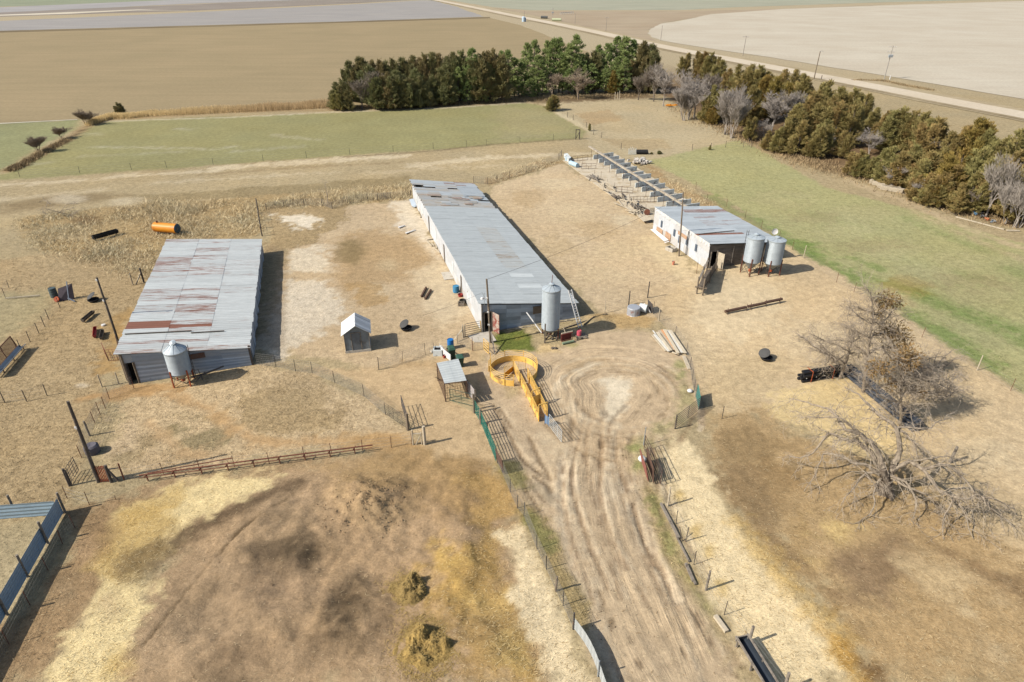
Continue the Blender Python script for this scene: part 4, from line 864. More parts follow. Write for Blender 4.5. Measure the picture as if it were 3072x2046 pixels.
# right barn accessories
# ================================================================ FEED BINS
def feed_bin(kbase,bpt,tpt,dia,zbot,zsh,label,legc,legh,ladder_ang=None,leg_ang=.6,cap=True,hop=True,open_lid=False):
    b=W(kbase,*bpt); h=HH(kbase,bpt,tpt); R=dia/2
    T=thing('feed_bin',b,label,'feed bin','galvanised feed bins'); n=40
    mb=MB(); prof=[]; z=zbot
    while z<zsh-.01:
        prof+=[(R,z),(R+.022,z+.05),(R,z+.10)]; z+=.10
    prof.append((R,zsh)); mb.lathe(b,prof,n,(1,.08,0)); TK=part('tank',mb,M_bin,T,smooth=False)
    mb=MB(); mb.lathe(b,[(R+.015,zsh-.12),(R+.035,zsh-.12),(R+.035,zsh-.02),(R+.015,zsh-.02)],n,(.9,.1,0)); part('rim',mb,M_bin,TK)
    mb=MB(); cr=R*.24; mb.lathe(b,[(R+.05,zsh-.03),(R+.05,zsh+.02),(cr,min(h-.12,zsh+R*.62)),(cr,min(h,zsh+R*.62+.12))],n,(1.08,.03,0))
    for k in range(10):
        a=2*math.pi*k/10; d=Vector((math.cos(a),math.sin(a),0)); mb.beam(b+d*(R+.03)+Vector((0,0,zsh+.03)),b+d*cr+Vector((0,0,min(h-.1,zsh+R*.64))),.03,.03,col=(1.0,.03,0))
    RF=part('roof',mb,M_bin,T)
    mb=MB(); Mx=Matrix.Rotation(.5 if open_lid else .08,3,'X'); mb.lathe(b+Vector((0,0,min(h,zsh+R*.62+.14))),[(cr+.05,-.04),(cr+.05,.02),(.02,.10)],20,(1.15,0,0),M=Mx); part('lid',mb,M_bin,RF)
    if hop:
        mb=MB(); mb.lathe(b,[(R,zbot+.02),(.14,max(.35,zbot*.38)),(.14,max(.2,zbot*.3))],n,(.72,.18,.1)); HP=part('hopper',mb,M_bin,T)
        mb=MB(); mb.lathe(b,[(.0,.26),(.17,.26),(.17,max(.42,zbot*.42)),(.0,max(.42,zbot*.42))],10); part('boot',mb,M_rusto,HP)
    for k in range(4):
        a=leg_ang+k*math.pi/2; d=Vector((math.cos(a),math.sin(a),0)); mb=MB()
        mb.beam(b+d*(R+.05)+Vector((0,0,-.05)),b+d*(R+.05)+Vector((0,0,legh)),.09,.09); part('leg',mb,legc,T)
    mb=MB()
    for k in range(4):
        a=leg_ang+k*math.pi/2;a2=a+math.pi/2; p=b+Vector((math.cos(a),math.sin(a),0))*(R+.04);p2=b+Vector((math.cos(a2),math.sin(a2),0))*(R+.04)
        mb.beam(zz(p,.12),zz(p2,zbot*.8),.03); mb.beam(zz(p,zbot*.8),zz(p2,.12),.03)
    part('brace',mb,M_steeld,T)
    if ladder_ang is not None:
        d=Vector((math.cos(ladder_ang),math.sin(ladder_ang),0)); s_=Vector((-d.y,d.x,0)); mb=MB()
        for sg in (-.18,.18): mb.beam(b+d*(R+.12)+s_*sg+Vector((0,0,zbot*.4)),b+d*(R+.12)+s_*sg+Vector((0,0,zsh+.25)),.03)
        z=zbot*.5
        while z<zsh+.2: mb.beam(b+d*(R+.12)-s_*.18+Vector((0,0,z)),b+d*(R+.12)+s_*.18+Vector((0,0,z)),.02); z+=.3
        part('ladder',mb,M_steeld,T)
    return T,b,h
T,b,h=feed_bin('b',(980,870),(830,300),1.70,1.2,3.2,'squat feed bin with orange legs before the rust streaked barn',M_rusto,1.55,ladder_ang=.25,leg_ang=-2.15,open_lid=True)
mb=MB(); mb.tube([b+Vector((.6,.3,.4)),b+Vector((1.6,.6,.55)),b+Vector((3.0,1.2,.9))],.08,8); mb.tube([b+Vector((1.0,-.1,.15)),b+Vector((1.7,.5,.8))],.03,6); mb.tube([b+Vector((1.5,.2,.1)),b+Vector((1.1,.6,1.0))],.03,6); part('auger',mb,M_steeld,T)
T,b,h=feed_bin('e',(1150,965),(1140,235),1.64,1.0,4.95,'tall slim feed bin at the front of the longest barn',M_rust,1.1,leg_ang=-2.2)
mb=MB(); mb.tube([b+Vector((0,0,h)),b+Vector((.06,.0,h+.85))],.03,6); part('roof_rod',mb,M_rust,T)
mb=MB(); mb.tube([b+Vector((-.8,-.05,.45)),b+Vector((-2.2,1.1,2.0))],.06,8); part('auger_tube',mb,M_white,T)
mb=MB(); p=W('e',1078,1055); mb.beam(zz(p,-.1),zz(p,2.0),.12); 
for dx_ in (-.4,.1,.5): mb.beam(b+Vector((dx_,-.7,.05)),b+Vector((dx_+.35,-.2,.5)),.09)
part('timber_prop',mb,M_woodd,T)
T,b,h=feed_bin('h',(1600,1105),(1650,560),1.85,1.55,4.35,'left one of the two feed bins standing together beside the shortest barn',M_rust,2.1,leg_ang=-1.9)
mb=MB(); p=b+Vector((-1.0,.25,0)); 
for dx_ in (0,.22): mb.beam(zz(p+Vector((dx_,.1,0)),.3),zz(p+Vector((dx_,.1,0)),5.0),.04)
for z_ in np.arange(.6,5,.35): mb.beam(zz(p+Vector((0,.1,0)),z_),zz(p+Vector((.22,.1,0)),z_),.025)
part('ladder',mb,M_steeld,T)
T,b,h=feed_bin('h',(1885,1110),(1890,600),1.9,1.4,4.08,'right one of the two feed bins standing together beside the shortest barn',M_rust,1.9,leg_ang=-2.1)
# satellite dish on barn roof by the bins
c_=W('h',1930,640,2.6)
T=thing('satellite_dish',c_,'small pale round dish on a mast above the twin bins','satellite dish')
mb=MB(); Mx=Matrix.Rotation(math.radians(78),3,'X'); mb.lathe(c_+Vector((0,0,1.0)),[(.0,-.05),(.2,-.03),(.36,.04),(.36,.05),(.2,-.02),(.0,-.04)],18,M=Mx); part('dish',mb,M_white,T)
mb=MB(); mb.tube([c_+Vector((0,0,-.3)),c_+Vector((0,.06,1.0))],.025,6); part('mast',mb,M_steel,T)
# ================================================================ SMALL GABLED HUT
p0=W('c',868,735); p1=W('c',1205,700); ax=(p1-p0).normalized(); ay=Vector((-ax.y,ax.x,0)); wd=(p1-p0).length; dp=2.1
T=thing('garden_hut',(p0+p1)/2,'small square metal hut with a steep white gabled roof','hut')
he=2.0; hp_=HH('c',(1035,720),(985,350))
def Q(u,v,z): return p0+ax*(u*wd)+ay*(v*dp)+Vector((0,0,z))
mb=MB(); mb.box(Q(.5,.5,.08),(wd+.12,dp+.12,.3),math.atan2(ax.y,ax.x)); part('foundation',mb,M_conc,T)
mb=MB(); vs=[Q(0,0,.2),Q(1,0,.2),Q(1,0,he),Q(.5,0,hp_),Q(0,0,he),Q(0,1,.2),Q(1,1,.2),Q(1,1,he),Q(.5,1,hp_),Q(0,1,he)]
mb.add(vs,[(0,1,2,3,4),(9,8,7,6,5),(1,6,7,2),(5,0,4,9),(0,5,6,1)]); part('wall',mb,mat('hut_wall',A(132,140,144),.6,.15,var=.25,scale=2,c2=A(120,112,96),c2amt=.3),T)
mb=MB(); ov=.22
for sgn in (0,1):
    e_=-ov/wd if sgn==0 else 1+ov/wd; zE=he-ov*(hp_-he)/(wd/2)
    for k in range(8):
        v0=-.12+k*1.24/8; v1=v0+1.24/8+.01; z_=.03+(.012 if k%2 else 0)
        qd=[Q(e_,v0,zE+z_),Q(.5,v0,hp_+z_),Q(.5,v1,hp_+z_),Q(e_,v1,zE+z_)]
        mb.slab(qd if sgn==1 else [qd[0],qd[3],qd[2],qd[1]][::1],.025,(random.uniform(.95,1.1) if sgn==0 else random.uniform(.6,1.05),0,.05))
part('roof',mb,sheet_metal('hut_roof',A(232,232,228),RUST,0,0,.1,.6),T)
mb=MB(); nn=-ay; mb.slab([Q(.30,0,.22)+nn*.03,Q(.64,0,.22)+nn*.03,Q(.64,0,1.95)+nn*.03,Q(.30,0,1.95)+nn*.03],.03); DO=part('door',mb,mat('hut_door',A(112,118,122),.6,.15,var=.2),T)
mb=MB(); mb.box(Q(.61,0,1.1)+nn*.06,(.04,.05,.12)); part('handle',mb,M_steeld,DO)
mb=MB()
for u in (.0,.28,.67,1.0): mb.beam(Q(u,0,.2)+nn*.02,Q(u,0,he)+nn*.02,.05,.04)
mb.beam(Q(.28,0,2.0)+nn*.03,Q(.66,0,2.0)+nn*.03,.05,.06); part('trim',mb,M_wood,T)
# ================================================================ PEN WITH METAL ROOF (kennel)
k0=W('d',395,1365);k1=W('d',715,1300); kb=W('d',300,1010)
T=thing('roofed_pen',(k0+k1)/2,'wire sided animal pen under a flat grey metal roof','animal pen')
hz=1.75
cs=[W('d',385,1148,hz),W('d',685,1110,hz),W('d',572,812,hz),W('d',278,868,hz)]
mb=MB()
for i_ in range(4):
    t0,t1=i_/4,(i_+1)/4+.01; z_=Vector((0,0,.012*(i_%2)))
    mb.slab([lerp(cs[0],cs[1],t0)+z_,lerp(cs[0],cs[1],t1)+z_,lerp(cs[3],cs[2],t1)+z_,lerp(cs[3],cs[2],t0)+z_],.03,(random.uniform(.95,1.05),0,0))
part('roof',mb,M_roof2,T)
mb=MB()
for c_ in cs: mb.beam(zz(c_,0),zz(c_,hz-.05),.07)
for a,b in ((0,1),(1,2),(2,3),(3,0)): mb.beam(zz(cs[a],hz-.08),zz(cs[b],hz-.08),.05)
ext=[zz(k0,0),zz(k1,0)]
for c_ in ext: mb.beam(c_,zz(c_,1.25),.05)
part('frame',mb,M_brown,T)
def wire_panel(mb,a,b,h,z0=.05,vs=.2,hs=.2,r=.006):
    L_=(b-a).length; n=max(1,int(L_/vs))
    for i_ in range(n+1): p=a.lerp(b,i_/n); mb.tube([zz(p,p.z+z0),zz(p,p.z+h)],r,3,cap=False)
    m_=max(1,int((h-z0)/hs))
    for j_ in range(m_+1):
        z=z0+(h-z0)*j_/m_; mb.tube([a+Vector((0,0,z)),b+Vector((0,0,z))],r,3,cap=False)
mb=MB()
g4=[zz(c_,0) for c_ in cs]
for a,b,hh in ((g4[3],g4[0],1.5),(g4[0],ext[0],1.25),(ext[0],ext[1],1.25),(ext[1],g4[1],1.25),(g4[1],g4[2],1.5),(g4[3],g4[2],1.5)): wire_panel(mb,a,b,hh,r=.010)
part('wire_sides',mb,M_brown,T)
mb=MB(); a=W('d',240,960);b_=W('d',255,1070); mb.beam(W('d',262,1068),W('d',262,1068,1.2),.05); part('side_post',mb,M_brown,T)
# boards on the side of the pen
pb0=W('d',700,1290);pb1=W('d',800,1420)
T=thing('board_fence',(pb0+pb1)/2,'short grey board fence leaning against the roofed wire pen','board fence')
mb=MB()
for k in range(4): mb.beam(zz(pb0,.25+.3*k),zz(pb1,.25+.3*k),.03,.24)
part('board',mb,mat('lilac_grey_board',A(182,172,166),.85,var=.18,scale=4),T)
mb=MB()
for p in (pb0,(pb0+pb1)/2,pb1): mb.beam(zz(p+Vector((.05,0,0)),0),zz(p+Vector((.05,0,0)),1.3),.08)
part('post',mb,M_wood,T)
# ================================================================ YELLOW SWEEP TUB AND ALLEY
tc=Vector((.14,47.45,0)); TRd=2.02
T=thing('crowding_tub',tc,'round yellow crowding pen with solid panels below open top rails','livestock pen')
def arc(a0,a1,n): return [tc+Vector((math.cos(math.radians(a0+(a1-a0)*i/n)),math.sin(math.radians(a0+(a1-a0)*i/n)),0))*TRd for i in range(n+1)]
def arc_panel(a0,a1,n,name):
    P=arc(a0,a1,n); mb=MB()
    for a,b in zip(P[:-1],P[1:]):
        o_=(a-tc).normalized()*.02
        mb.add([a,b,zz(b,.56),zz(a,.56),a-o_,b-o_,zz(b-o_,.56),zz(a-o_,.56)],[(0,1,2,3),(5,4,7,6),(3,2,6,7)])
    part(name,mb,M_yel,T)
    mb=MB()
    for z in (.72,.91,1.10): mb.tube([zz(p,z) for p in P],.019,6)
    part('top_rail',mb,M_yeld,T)
for a0,a1,n in ((-52,20,14),(20,65,9),(65,112,9),(112,165,10),(195,248,10)): arc_panel(a0,a1,n,'curved_panel')
for a in (-52,20,65,112,165,195,248,270):
    p=tc+Vector((math.cos(math.radians(a)),math.sin(math.radians(a)),0))*(TRd+.03); mb=MB(); mb.beam(zz(p,-.05),zz(p,1.15 if a not in(165,195) else 1.7),.06); part('post',mb,M_yeld,T)
mb=MB(); P=arc(248,270,5)
for a,b in zip(P[:-1],P[1:]): mb.slab([a,b,zz(b,.56),zz(a,.56)],.02)
part('curved_panel',mb,M_yel,T)
mb=MB()
for z in (.72,.91,1.10): mb.tube([zz(p,z) for p in P],.019,6)
part('top_rail',mb,M_yeld,T)
# the open gate on the left and the sweep gate in the middle
def solid_gate(a,b,m,name,h1=.56,rails=(.74,.92,1.1)):
    mb=MB(); mb.slab([zz(a,.05),zz(b,.05),zz(b,h1),zz(a,h1)],.025); g=part(name,mb,m,T); mb=MB()
    for z in rails: mb.tube([zz(a,z),zz(b,z)],.022,6)
    for p in (a,b): mb.beam(zz(p,.02),zz(p,rails[-1]+.02),.045)
    part('rail',mb,M_yeld,g); return g
cg=W('d',1330,985); solid_gate(cg,W('d',1210,1085),mat('deep_yellow',A(244,170,40),.5,var=.06),'sweep_gate'); solid_gate(cg+Vector((.05,0,0)),W('d',1420,1150),M_yel,'sweep_gate')
solid_gate(tc+Vector((math.cos(math.radians(165)),math.sin(math.radians(165)),0))*TRd,W('d',1000,1010)+Vector((-.05,.2,0)),M_yel,'entry_gate')
mb=MB(); mb.tube([zz(W('d',1400,1010),0),zz(W('d',1400,1010),1.3),zz(W('d',1500,990),1.35),zz(W('d',1500,990),0)],.02,6); part('hoop',mb,M_yeld,T)
# alley
a0=W('d',1435,1165);a1=W('f',2010,770); b0=W('d',1530,1090);b1=W('f',2130,730)
T=thing('alley_chute',(a0+b1)/2,'straight yellow cattle alley leading away from the round crowding pen','cattle chute')
for (s_,e_) in ((a0,a1),(b0,b1)):
    for k in range(3):
        p_=lerp(s_,e_,k/3);q_=lerp(s_,e_,(k+1)/3-.01)
        mb=MB(); mb.slab([zz(p_,.04),zz(q_,.04),zz(q_,.56),zz(p_,.56)],.025); part('side_panel',mb,M_yel,T)
        mb=MB()
        for z in (.72,.90,1.08): mb.tube([zz(p_,z),zz(q_,z)],.019,6)
        mb.beam(zz(p_,0),zz(p_,1.1),.05); part('side_rail',mb,M_yeld,T)
for t in (.62,.97):
    mb=MB(); p_=lerp(a0,a1,t);q_=lerp(b0,b1,t); mb.beam(zz(p_,0),zz(p_,1.5),.06);mb.beam(zz(q_,0),zz(q_,1.5),.06);mb.beam(zz(p_,1.5),zz(q_,1.5),.06); part('cross_frame',mb,M_yeld,T)
mb=MB(); mb.slab([zz(lerp(a0,a1,.64),.05),zz(lerp(b0,b1,.64),.05),zz(lerp(b0,b1,.64),1.0),zz(lerp(a0,a1,.64),1.0)],.03); part('tail_gate',mb,M_yeld,T)
mb=MB()
for s_,e_ in ((a0,a1),(b0,b1)): 
    for k in range(4): p_=lerp(s_,e_,.1+.25*k); o_=Vector((-.3,-.1,0)) if s_ is a0 else Vector((.3,.1,0)); mb.beam(zz(p_+o_*.4,.0),zz(p_,.75),.035)
part('stay',mb,M_yeld,T)
# head gate, blue
hg=W('f',2090,790); hg2=W('f',2145,820)
T=thing('head_gate',hg,'blue and white livestock head gate at the near end of the yellow alley','head gate')
mb=MB(); mb.beam(zz(hg,0),zz(hg,.9),.05); mb.beam(zz(hg2,0),zz(hg2,1.1),.05); mb.slab([zz(hg,.1),zz(hg2,.1),zz(hg2,.8),zz(hg,.8)],.03); part('frame',mb,mat('pale_blue_steel',A(120,150,182),.5,var=.12),T)
mb=MB(); mb.beam(zz(lerp(hg,hg2,.5)+Vector((0,-.04,0)),.1),zz(lerp(hg,hg2,.5)+Vector((0,-.04,0)),.9),.03); part('latch_bar',mb,M_white,T)
# ================================================================ FENCES, GATES, POLES
def gz(p): return zz(p,ground_z(p.x,p.y))
def post_mesh(mb,p,h,r,wood=True,lean=None):
    p=Vector(p); lv=Vector((random.uniform(-.03,.03),random.uniform(-.03,.03),0))*h if lean is None else Vector(lean)
    if wood: mb.tube([p-Vector((0,0,.1)),p+lv*.5+Vector((0,0,h*.5)),p+lv+Vector((0,0,h))],[r*1.05,r,r*.92],8)
    else:
        t=p+lv+Vector((0,0,h)); mb.beam(p-Vector((0,0,.1)),t,r*1.6,r*.5); mb.beam(p-Vector((0,0,.1)),t,r*.5,r*1.6)
def fence(name,label,cat,posts,r,pm,wire=None,h=1.1,wm=None,wood=True,group=None,step=.17,rows=7,wr=.006,closed=False):
    """posts: list of ground points or (point,height[,radius,material,wood])"""
    P=[(p if isinstance(p,tuple) else (p,h)) for p in posts]
    base=P[len(P)//2][0]; T=thing(name,zz(base,0),label,cat,group)
    for it in P:
        p,hh=it[0],it[1]; mb=MB(); post_mesh(mb,gz(p),hh,it[2] if len(it)>2 else r,it[4] if len(it)>4 else wood); part('post',mb,it[3] if len(it)>3 else pm,T)
    if wire:
        mb=MB()
        for a,b in zip(P[:-1],P[1:]):
            A_,B_=a[0],b[0]; L_=(B_-A_).length; za,zb=ground_z(A_.x,A_.y),ground_z(B_.x,B_.y)
            if wire=='woven':
                for k in range(rows): 
                    z=.04+(h-.06)*(k/(rows-1))**1.15; sag=random.uniform(-.015,.015); M_=(A_+B_)/2
                    mb.tube([zz(A_,za+z),zz(M_,(za+zb)/2+z+sag),zz(B_,zb+z)],wr,3,cap=False)
                n=max(1,int(L_/step))
                for k in range(n+1):
                    p=A_.lerp(B_,k/n); z=lerp(za,zb,k/n); mb.tube([zz(p,z+.03),zz(p,z+h-.02)],wr*.85,3,cap=False)
            else:
                for k in range(rows):
                    z=h*(k+1)/rows-.06; M_=(A_+B_)/2; mb.tube([zz(A_,za+z),zz(M_,(za+zb)/2+z-.04),zz(B_,zb+z)],wr,3,cap=False)
        part('wire_mesh' if wire=='woven' else 'wire',mb,wm or M_wire,T)
    return T
def pipe_gate(name,label,cat,a,b,h,bars,vert,m,r=.022,lean=0.0,group=None,z0=.12,brace=False,end_up=True):
    T=thing(name,(a+b)/2,label,cat,group); d=(b-a).normalized(); nr=Vector((-d.y,d.x,0))
    def P(p,z): return p+nr*(lean*z)+Vector((0,0,z))
    mb=MB()
    for k in range(bars): z=z0+(h-z0)*k/(bars-1); mb.tube([P(a,z),P(b,z)],r,6)
    part('rail',mb,m,T)
    mb=MB()
    for k in range(vert): p=a.lerp(b,k/(vert-1)); mb.tube([P(p,z0),P(p,h)],r*(1.1 if k in(0,vert-1) else .8),6)
    if brace: mb.tube([P(a,z0),P(b,h)],r*.8,6)
    part('upright',mb,m,T); return T
# ---- utility poles
def pole(label,kb,bp,tp,r,m,lamp=None,group='wooden yard poles',cross=False,lean=None):
    b=W(kb,*bp); h=HH(kb,bp,tp); T=thing('utility_pole',b,label,'utility pole',group)
    t=W(kb,*tp,h); 
    mb=MB(); mb.tube([b-Vector((0,0,.2)),lerp(b,zz(t,h),.5)+Vector((.02,0,0)),zz(t,h)],[r*1.1,r,r*.8],10); part('shaft',mb,m,T)
    mb=MB(); 
    for f_ in ((.63,) if lamp is None else lamp):
        p=lerp(b,zz(t,h),f_); mb.lathe(p+Vector((-r*.9,-.06,0)),[(.0,-.07),(.05,-.07),(.06,.0),(.04,.07),(0,.08)],8); mb.box(p+Vector((0,-r,0)),(.06,.10,.16))
    part('insulator',mb,M_white,T)
    return T,b,zz(t,h)
POL1=pole('dark wooden pole by the rust streaked barn, topped with a small bracket','a',(1650,1180),(1335,242),.10,M_poled,(.68,.97))
POL2=pole('grey wooden pole beside the rusty barred gate at the paddock corner','m',(1360,1130),(935,20),.115,M_poled,(.70,))
POL3=pole('tan wooden pole standing next to the round yellow crowding pen','d',(1020,590),(965,-290),.10,M_pole,(.30,.5,.72))
POL4=pole('slender wooden pole in front of the shortest barn','h',(630,865),(690,-20),.09,M_pole,(.9,))
# white lamp on the tan pole
b,t=POL3[1],POL3[2]
mb=MB(); p=lerp(b,t,.70); mb.tube([p,p+Vector((-.45,-.1,.15))],.03,6); mb.lathe(p+Vector((-.5,-.1,.1)),[(0,.12),(.12,.08),(.16,-.06),(0,-.06)],12); part('lamp',mb,M_white,POL3[0])
mb=MB(); b_=W('d',1080,760); mb.beam(zz(b_,.02),b+Vector((.05,0,1.2)),.12,.05); T=solo('leaning_timber',mb,M_wood,'long grey timber leaning from the tan pole to the yellow pen','timber')
def span(label,pts,r=.012,sag=.3):
    mb=MB(); out=[]
    for a,b in zip(pts[:-1],pts[1:]):
        for k in range(9):
            t_=k/8; p=a.lerp(b,t_); p.z-=sag*4*t_*(1-t_); out.append(p)
    mb.tube(out,r,4); return solo('overhead_wire',mb,M_steeld,label,'wire')
span('overhead wire from the tan pole across the longest barn to the slender pole',[POL3[2]-Vector((0,0,.05)),POL4[2]-Vector((0,0,.5))],.014,.5)
span('short service wire from the tan pole to the mast of the longest barn',[POL3[2]-Vector((0,0,2.2)),W('d',905,445)+Vector((.1,-.1,4.2)),W('M2',560,1000,5.0)],.010,.1)
# far road poles
def far_pole(label,base,top,r=.13,arms=0,m=None,tr=False):
    b=G(*base); h=HG(base,top); T=thing('utility_pole',b,label,'utility pole','utility poles along the gravel road'); mb=MB(); mb.tube([b,zz(b,h)+Vector((.15,0,0))],[r,r*.75],8); part('shaft',mb,m or M_pole,T)
    if arms:
        mb=MB()
        for k in range(arms): z=h-.35-k*1.4; mb.beam(zz(b,z)+Vector((-1.1,.2,0)),zz(b,z)+Vector((1.1,-.2,0)),.12,.12)
        part('crossarm',mb,m or M_pole,T)
        mb=MB()
        for k in range(arms):
            for dx in (-1.0,-.5,.5,1.0): mb.lathe(zz(b,h-.30-k*1.4)+Vector((dx,-dx*.18,0)),[(0,.0),(.06,.0),(.05,.2),(0,.22)],6)
        part('insulator',mb,M_white,T)
    if tr:
        mb=MB()
        for dx in (-.45,.1,.5): mb.lathe(zz(b,h-3.3)+Vector((dx,-.3,0)),[(0,0),(.25,0),(.25,.7),(.12,.85),(0,.85)],10)
        part('transformer',mb,M_steel,T)
    return T,b,h
FP=[far_pole('two armed power pole carrying transformers near the right edge',q('T3',1390,545),q('T3',1440,315),.15,2,mat('pale_pole',A(176,168,156),.8,var=.2),True),
 far_pole('thick bare brown pole beside the gravel road',q('T3',905,548),q('T3',935,355),.17,0,M_pole),
 far_pole('thin grey pole with one crossarm on the pale field edge','' or q('T3',415,385),q('T3',428,247),.11,1,mat('grey_pole',A(150,142,130),.8,var=.2)),
 far_pole('thin plain pole at the tip of the pale round field',q('T2',2203,282),q('T2',2205,175),.11,0,MATS['grey_pole']),
 far_pole('thin pole with a short arm beyond the road, above the pines',q('T2',1825,215),q('T2',1828,118),.11,1,MATS['grey_pole']),
 far_pole('faint thin pole in the brown field beside the farm lane',q('T2',1612,165),q('T2',1612,92),.10,0,MATS['grey_pole']),
 far_pole('pale pole with white fittings beyond the green round bales',q('s',725,235),q('s',728,110),.15,1,MATS['pale_pole'],True),
 far_pole('thin pole behind the pale tank next to the road',q('s',335,255),q('s',335,150),.10,0,MATS['grey_pole'])]
mb=MB(); o_=FP[1][1]+Vector((0.1,0,FP[1][2])); mb.tube([o_,o_+Vector((.6,.2,.15)),o_+Vector((1.3,.3,-.1))],.04,6); part('lamp_arm',mb,M_steel,FP[1][0])
mb=MB(); p=W('T3',1428,548); mb.tube([p,zz(p,1.1)],.15,8); solo('marker_post',mb,M_white,'short white marker post next to the transformer pole','marker post')
fence('road_fence','short run of dark wooden fence posts by the brown roadside pole','fence',[(W('T3',955,550),1.3),(W('T3',1022,575),1.4),(W('T3',1035,580),1.1)],.12,M_poled)
# ---- woven fence from the left barn to the paddock gate
fence('woven_fence','woven wire fence on thin posts running from the left barn to the cattle panels','wire fence',[W('b',1915,612),W('L1',1905,175),W('L1',2040,205),W('L1',2155,220),W('L1',2310,285),W('L2',158,380),W('L2',305,505)],.028,M_steeld,'woven',1.15,wood=False,wr=.007,group=None)
pipe_gate('cattle_panel','low grey cattle panel in line with the round wooden gate post','cattle panel',W('L2',305,508),W('L2',452,605),1.15,7,6,M_steeld,.012)
fence('gate_post','stout round wooden post at the end of the cattle panel','fence post',[(W('f',205,875),1.55)],.11,M_pole)
pipe_gate('farm_gate','open steel tube gate with a diagonal brace beside the round wooden post','gate',W('f',215,860),W('f',110,600)+Vector((0,.35,0)),1.2,5,3,M_steeld,.02,brace=True)
T=thing('wooden_gate',W('f',350,1075),'small pale wooden gate with a slanting brace, next to a lone post','gate')
a=W('f',275,1080);b=W('f',395,1075); mb=MB(); mb.tube([a,zz(a,1.35)],.05,8); mb.tube([b,zz(b,1.1)],.04,8); part('upright',mb,M_woodl,T); mb=MB(); mb.beam(zz(a,1.0),zz(b,1.0),.07); mb.beam(zz(lerp(a,b,.3),.02),zz(lerp(a,b,.95),.9),.07); part('brace',mb,M_woodl,T)
fence('gate_post','thick pale round post throwing a long shadow beside the small wooden gate','fence post',[(W('f',437,1075),1.6)],.12,M_woodl)
# south fence of the paddock
fence('wire_fence','thin strand fence on rusty T posts behind the long low pipe rail','wire fence',[W('L1',860,960),W('L1',1130,915),W('L1',1380,890),W('L1',1620,868),W('L1',1860,845),W('L1',2100,805),W('L1',2290,778),W('L2',148,755),W('L2',345,733),W('L2',488,712)],.025,M_rust,'strand',1.0,rows=4,wood=False,wr=.006)
T=thing('feed_rail',W('L1',1620,890),'long low rusty pipe rail on short legs along the manure yard','pipe rail')
ra=W('L1',960,925,.55);rb=W('L2',215,715,.55)
mb=MB(); mb.tube([ra,lerp(ra,rb,.5)+Vector((0,0,.03)),rb],.05,8); mb.tube([ra-Vector((0,.15,.12)),rb-Vector((0,.15,.12))],.03,6); part('pipe',mb,M_rust,T)
for k in range(9):
    p=lerp(ra,rb,(k+.25)/9); mb=MB(); mb.beam(zz(p,0),p,.06); mb.beam(p+Vector((-.05,-.22,-.05)),p+Vector((.05,.22,-.05)),.05); part('leg',mb,M_rust,T)
mb=MB(); p=lerp(ra,rb,.42); mb.tube([W('L1',1000,935,.35)+Vector((0,.35,0)),W('L1',1600,805,.45)],.04,6); solo('loose_pipe',mb,M_rust,'rusty pipe lying just behind the left half of the pipe rail','pipe')
T=thing('corner_brace',W('L1',775,970),'dark wooden corner post with a slanting brace and crossbar','fence brace')
mb=MB(); a=W('m',1540,1135);b=W('m',1715,1100); mb.tube([a,zz(a,1.45)],.1,8); part('post',mb,M_poled,T); mb=MB(); mb.tube([b,zz(b,1.4)],.05,8); part('thin_post',mb,M_rust,T)
mb=MB(); mb.beam(zz(a,1.1),zz(b,1.05),.06); part('crossbar',mb,M_wood,T); mb=MB(); mb.beam(zz(a,1.15),zz(b,.1)+Vector((-.3,-.2,0)),.12); part('brace',mb,M_poled,T)
T=thing('bar_gate',W('m',1440,1130),'rusty gate of upright bars beside the grey corner pole','gate')
a=W('m',1375,1135);b=W('m',1505,1130); mb=MB()
for k in range(7): p=lerp(a,b,k/6); mb.beam(p+Vector((0,0,.05)),zz(p+Vector((-.02,.05,0)),1.35),.06,.03)
part('upright_bar',mb,M_rusto,T); mb=MB(); mb.beam(zz(a,.2),zz(b,.2),.05);mb.beam(zz(a,1.2),zz(b,1.2),.05); part('rail',mb,M_rust,T)
pipe_gate('farm_gate','grey wire filled gate leaning on the dark post left of the corner pole','gate',W('m',975,1180),W('m',1095,985),1.25,6,5,M_steeld,.02,lean=.05)
fence('gate_post','dark stout double post holding the grey leaning gate','fence post',[(W('m',965,1185),1.45),(W('m',985,1180),1.3)],.08,M_poled)
fence('woven_fence','weedy woven wire fence running from the corner pole toward the left barn','wire fence',[W('m',1130,800),W('m',1245,490),W('m',1310,318),W('m',1380,190),W('m',1455,112),W('L1',755,395),W('L1',925,325)],.03,M_rust,'woven',1.1,wood=False,wr=.007,step=.14)
fence('wood_post','weathered leaning wooden post among the weeds by the round tank','fence post',[(W('m',1240,495),1.35)],.07,M_wood)
fence('wire_fence','pale wooden posts with strands close to the barn doorway','wire fence',[(W('L1',705,315),1.2),(W('L1',820,293),1.1)],.05,M_woodl,'strand',.9,rows=3,wr=.005)
fence('wire_fence','thin leaning posts in the rough pasture at the left edge','wire fence',[W('L1',-60,435),W('L1',35,425),W('L1',185,415),W('L1',325,375)],.035,M_woodd,'strand',1.1,rows=4,wr=.005)
fence('woven_fence','row of dark thin posts slanting across the left pasture','wire fence',[W('a',830,660),W('a',680,825),W('a',620,920),W('a',540,1015),W('a',420,1130),W('a',300,1250)],.04,M_steeld,'woven',1.15,wr=.005,wood=False,step=.2)
fence('wire_fence','two thin posts near the pale pole on the left edge','wire fence',[(W('a',75,520),1.1),(W('a',125,385),.9),(W('a',-120,760),1.1)],.03,M_steeld,'strand',1.0,rows=3,wood=False,wr=.005)
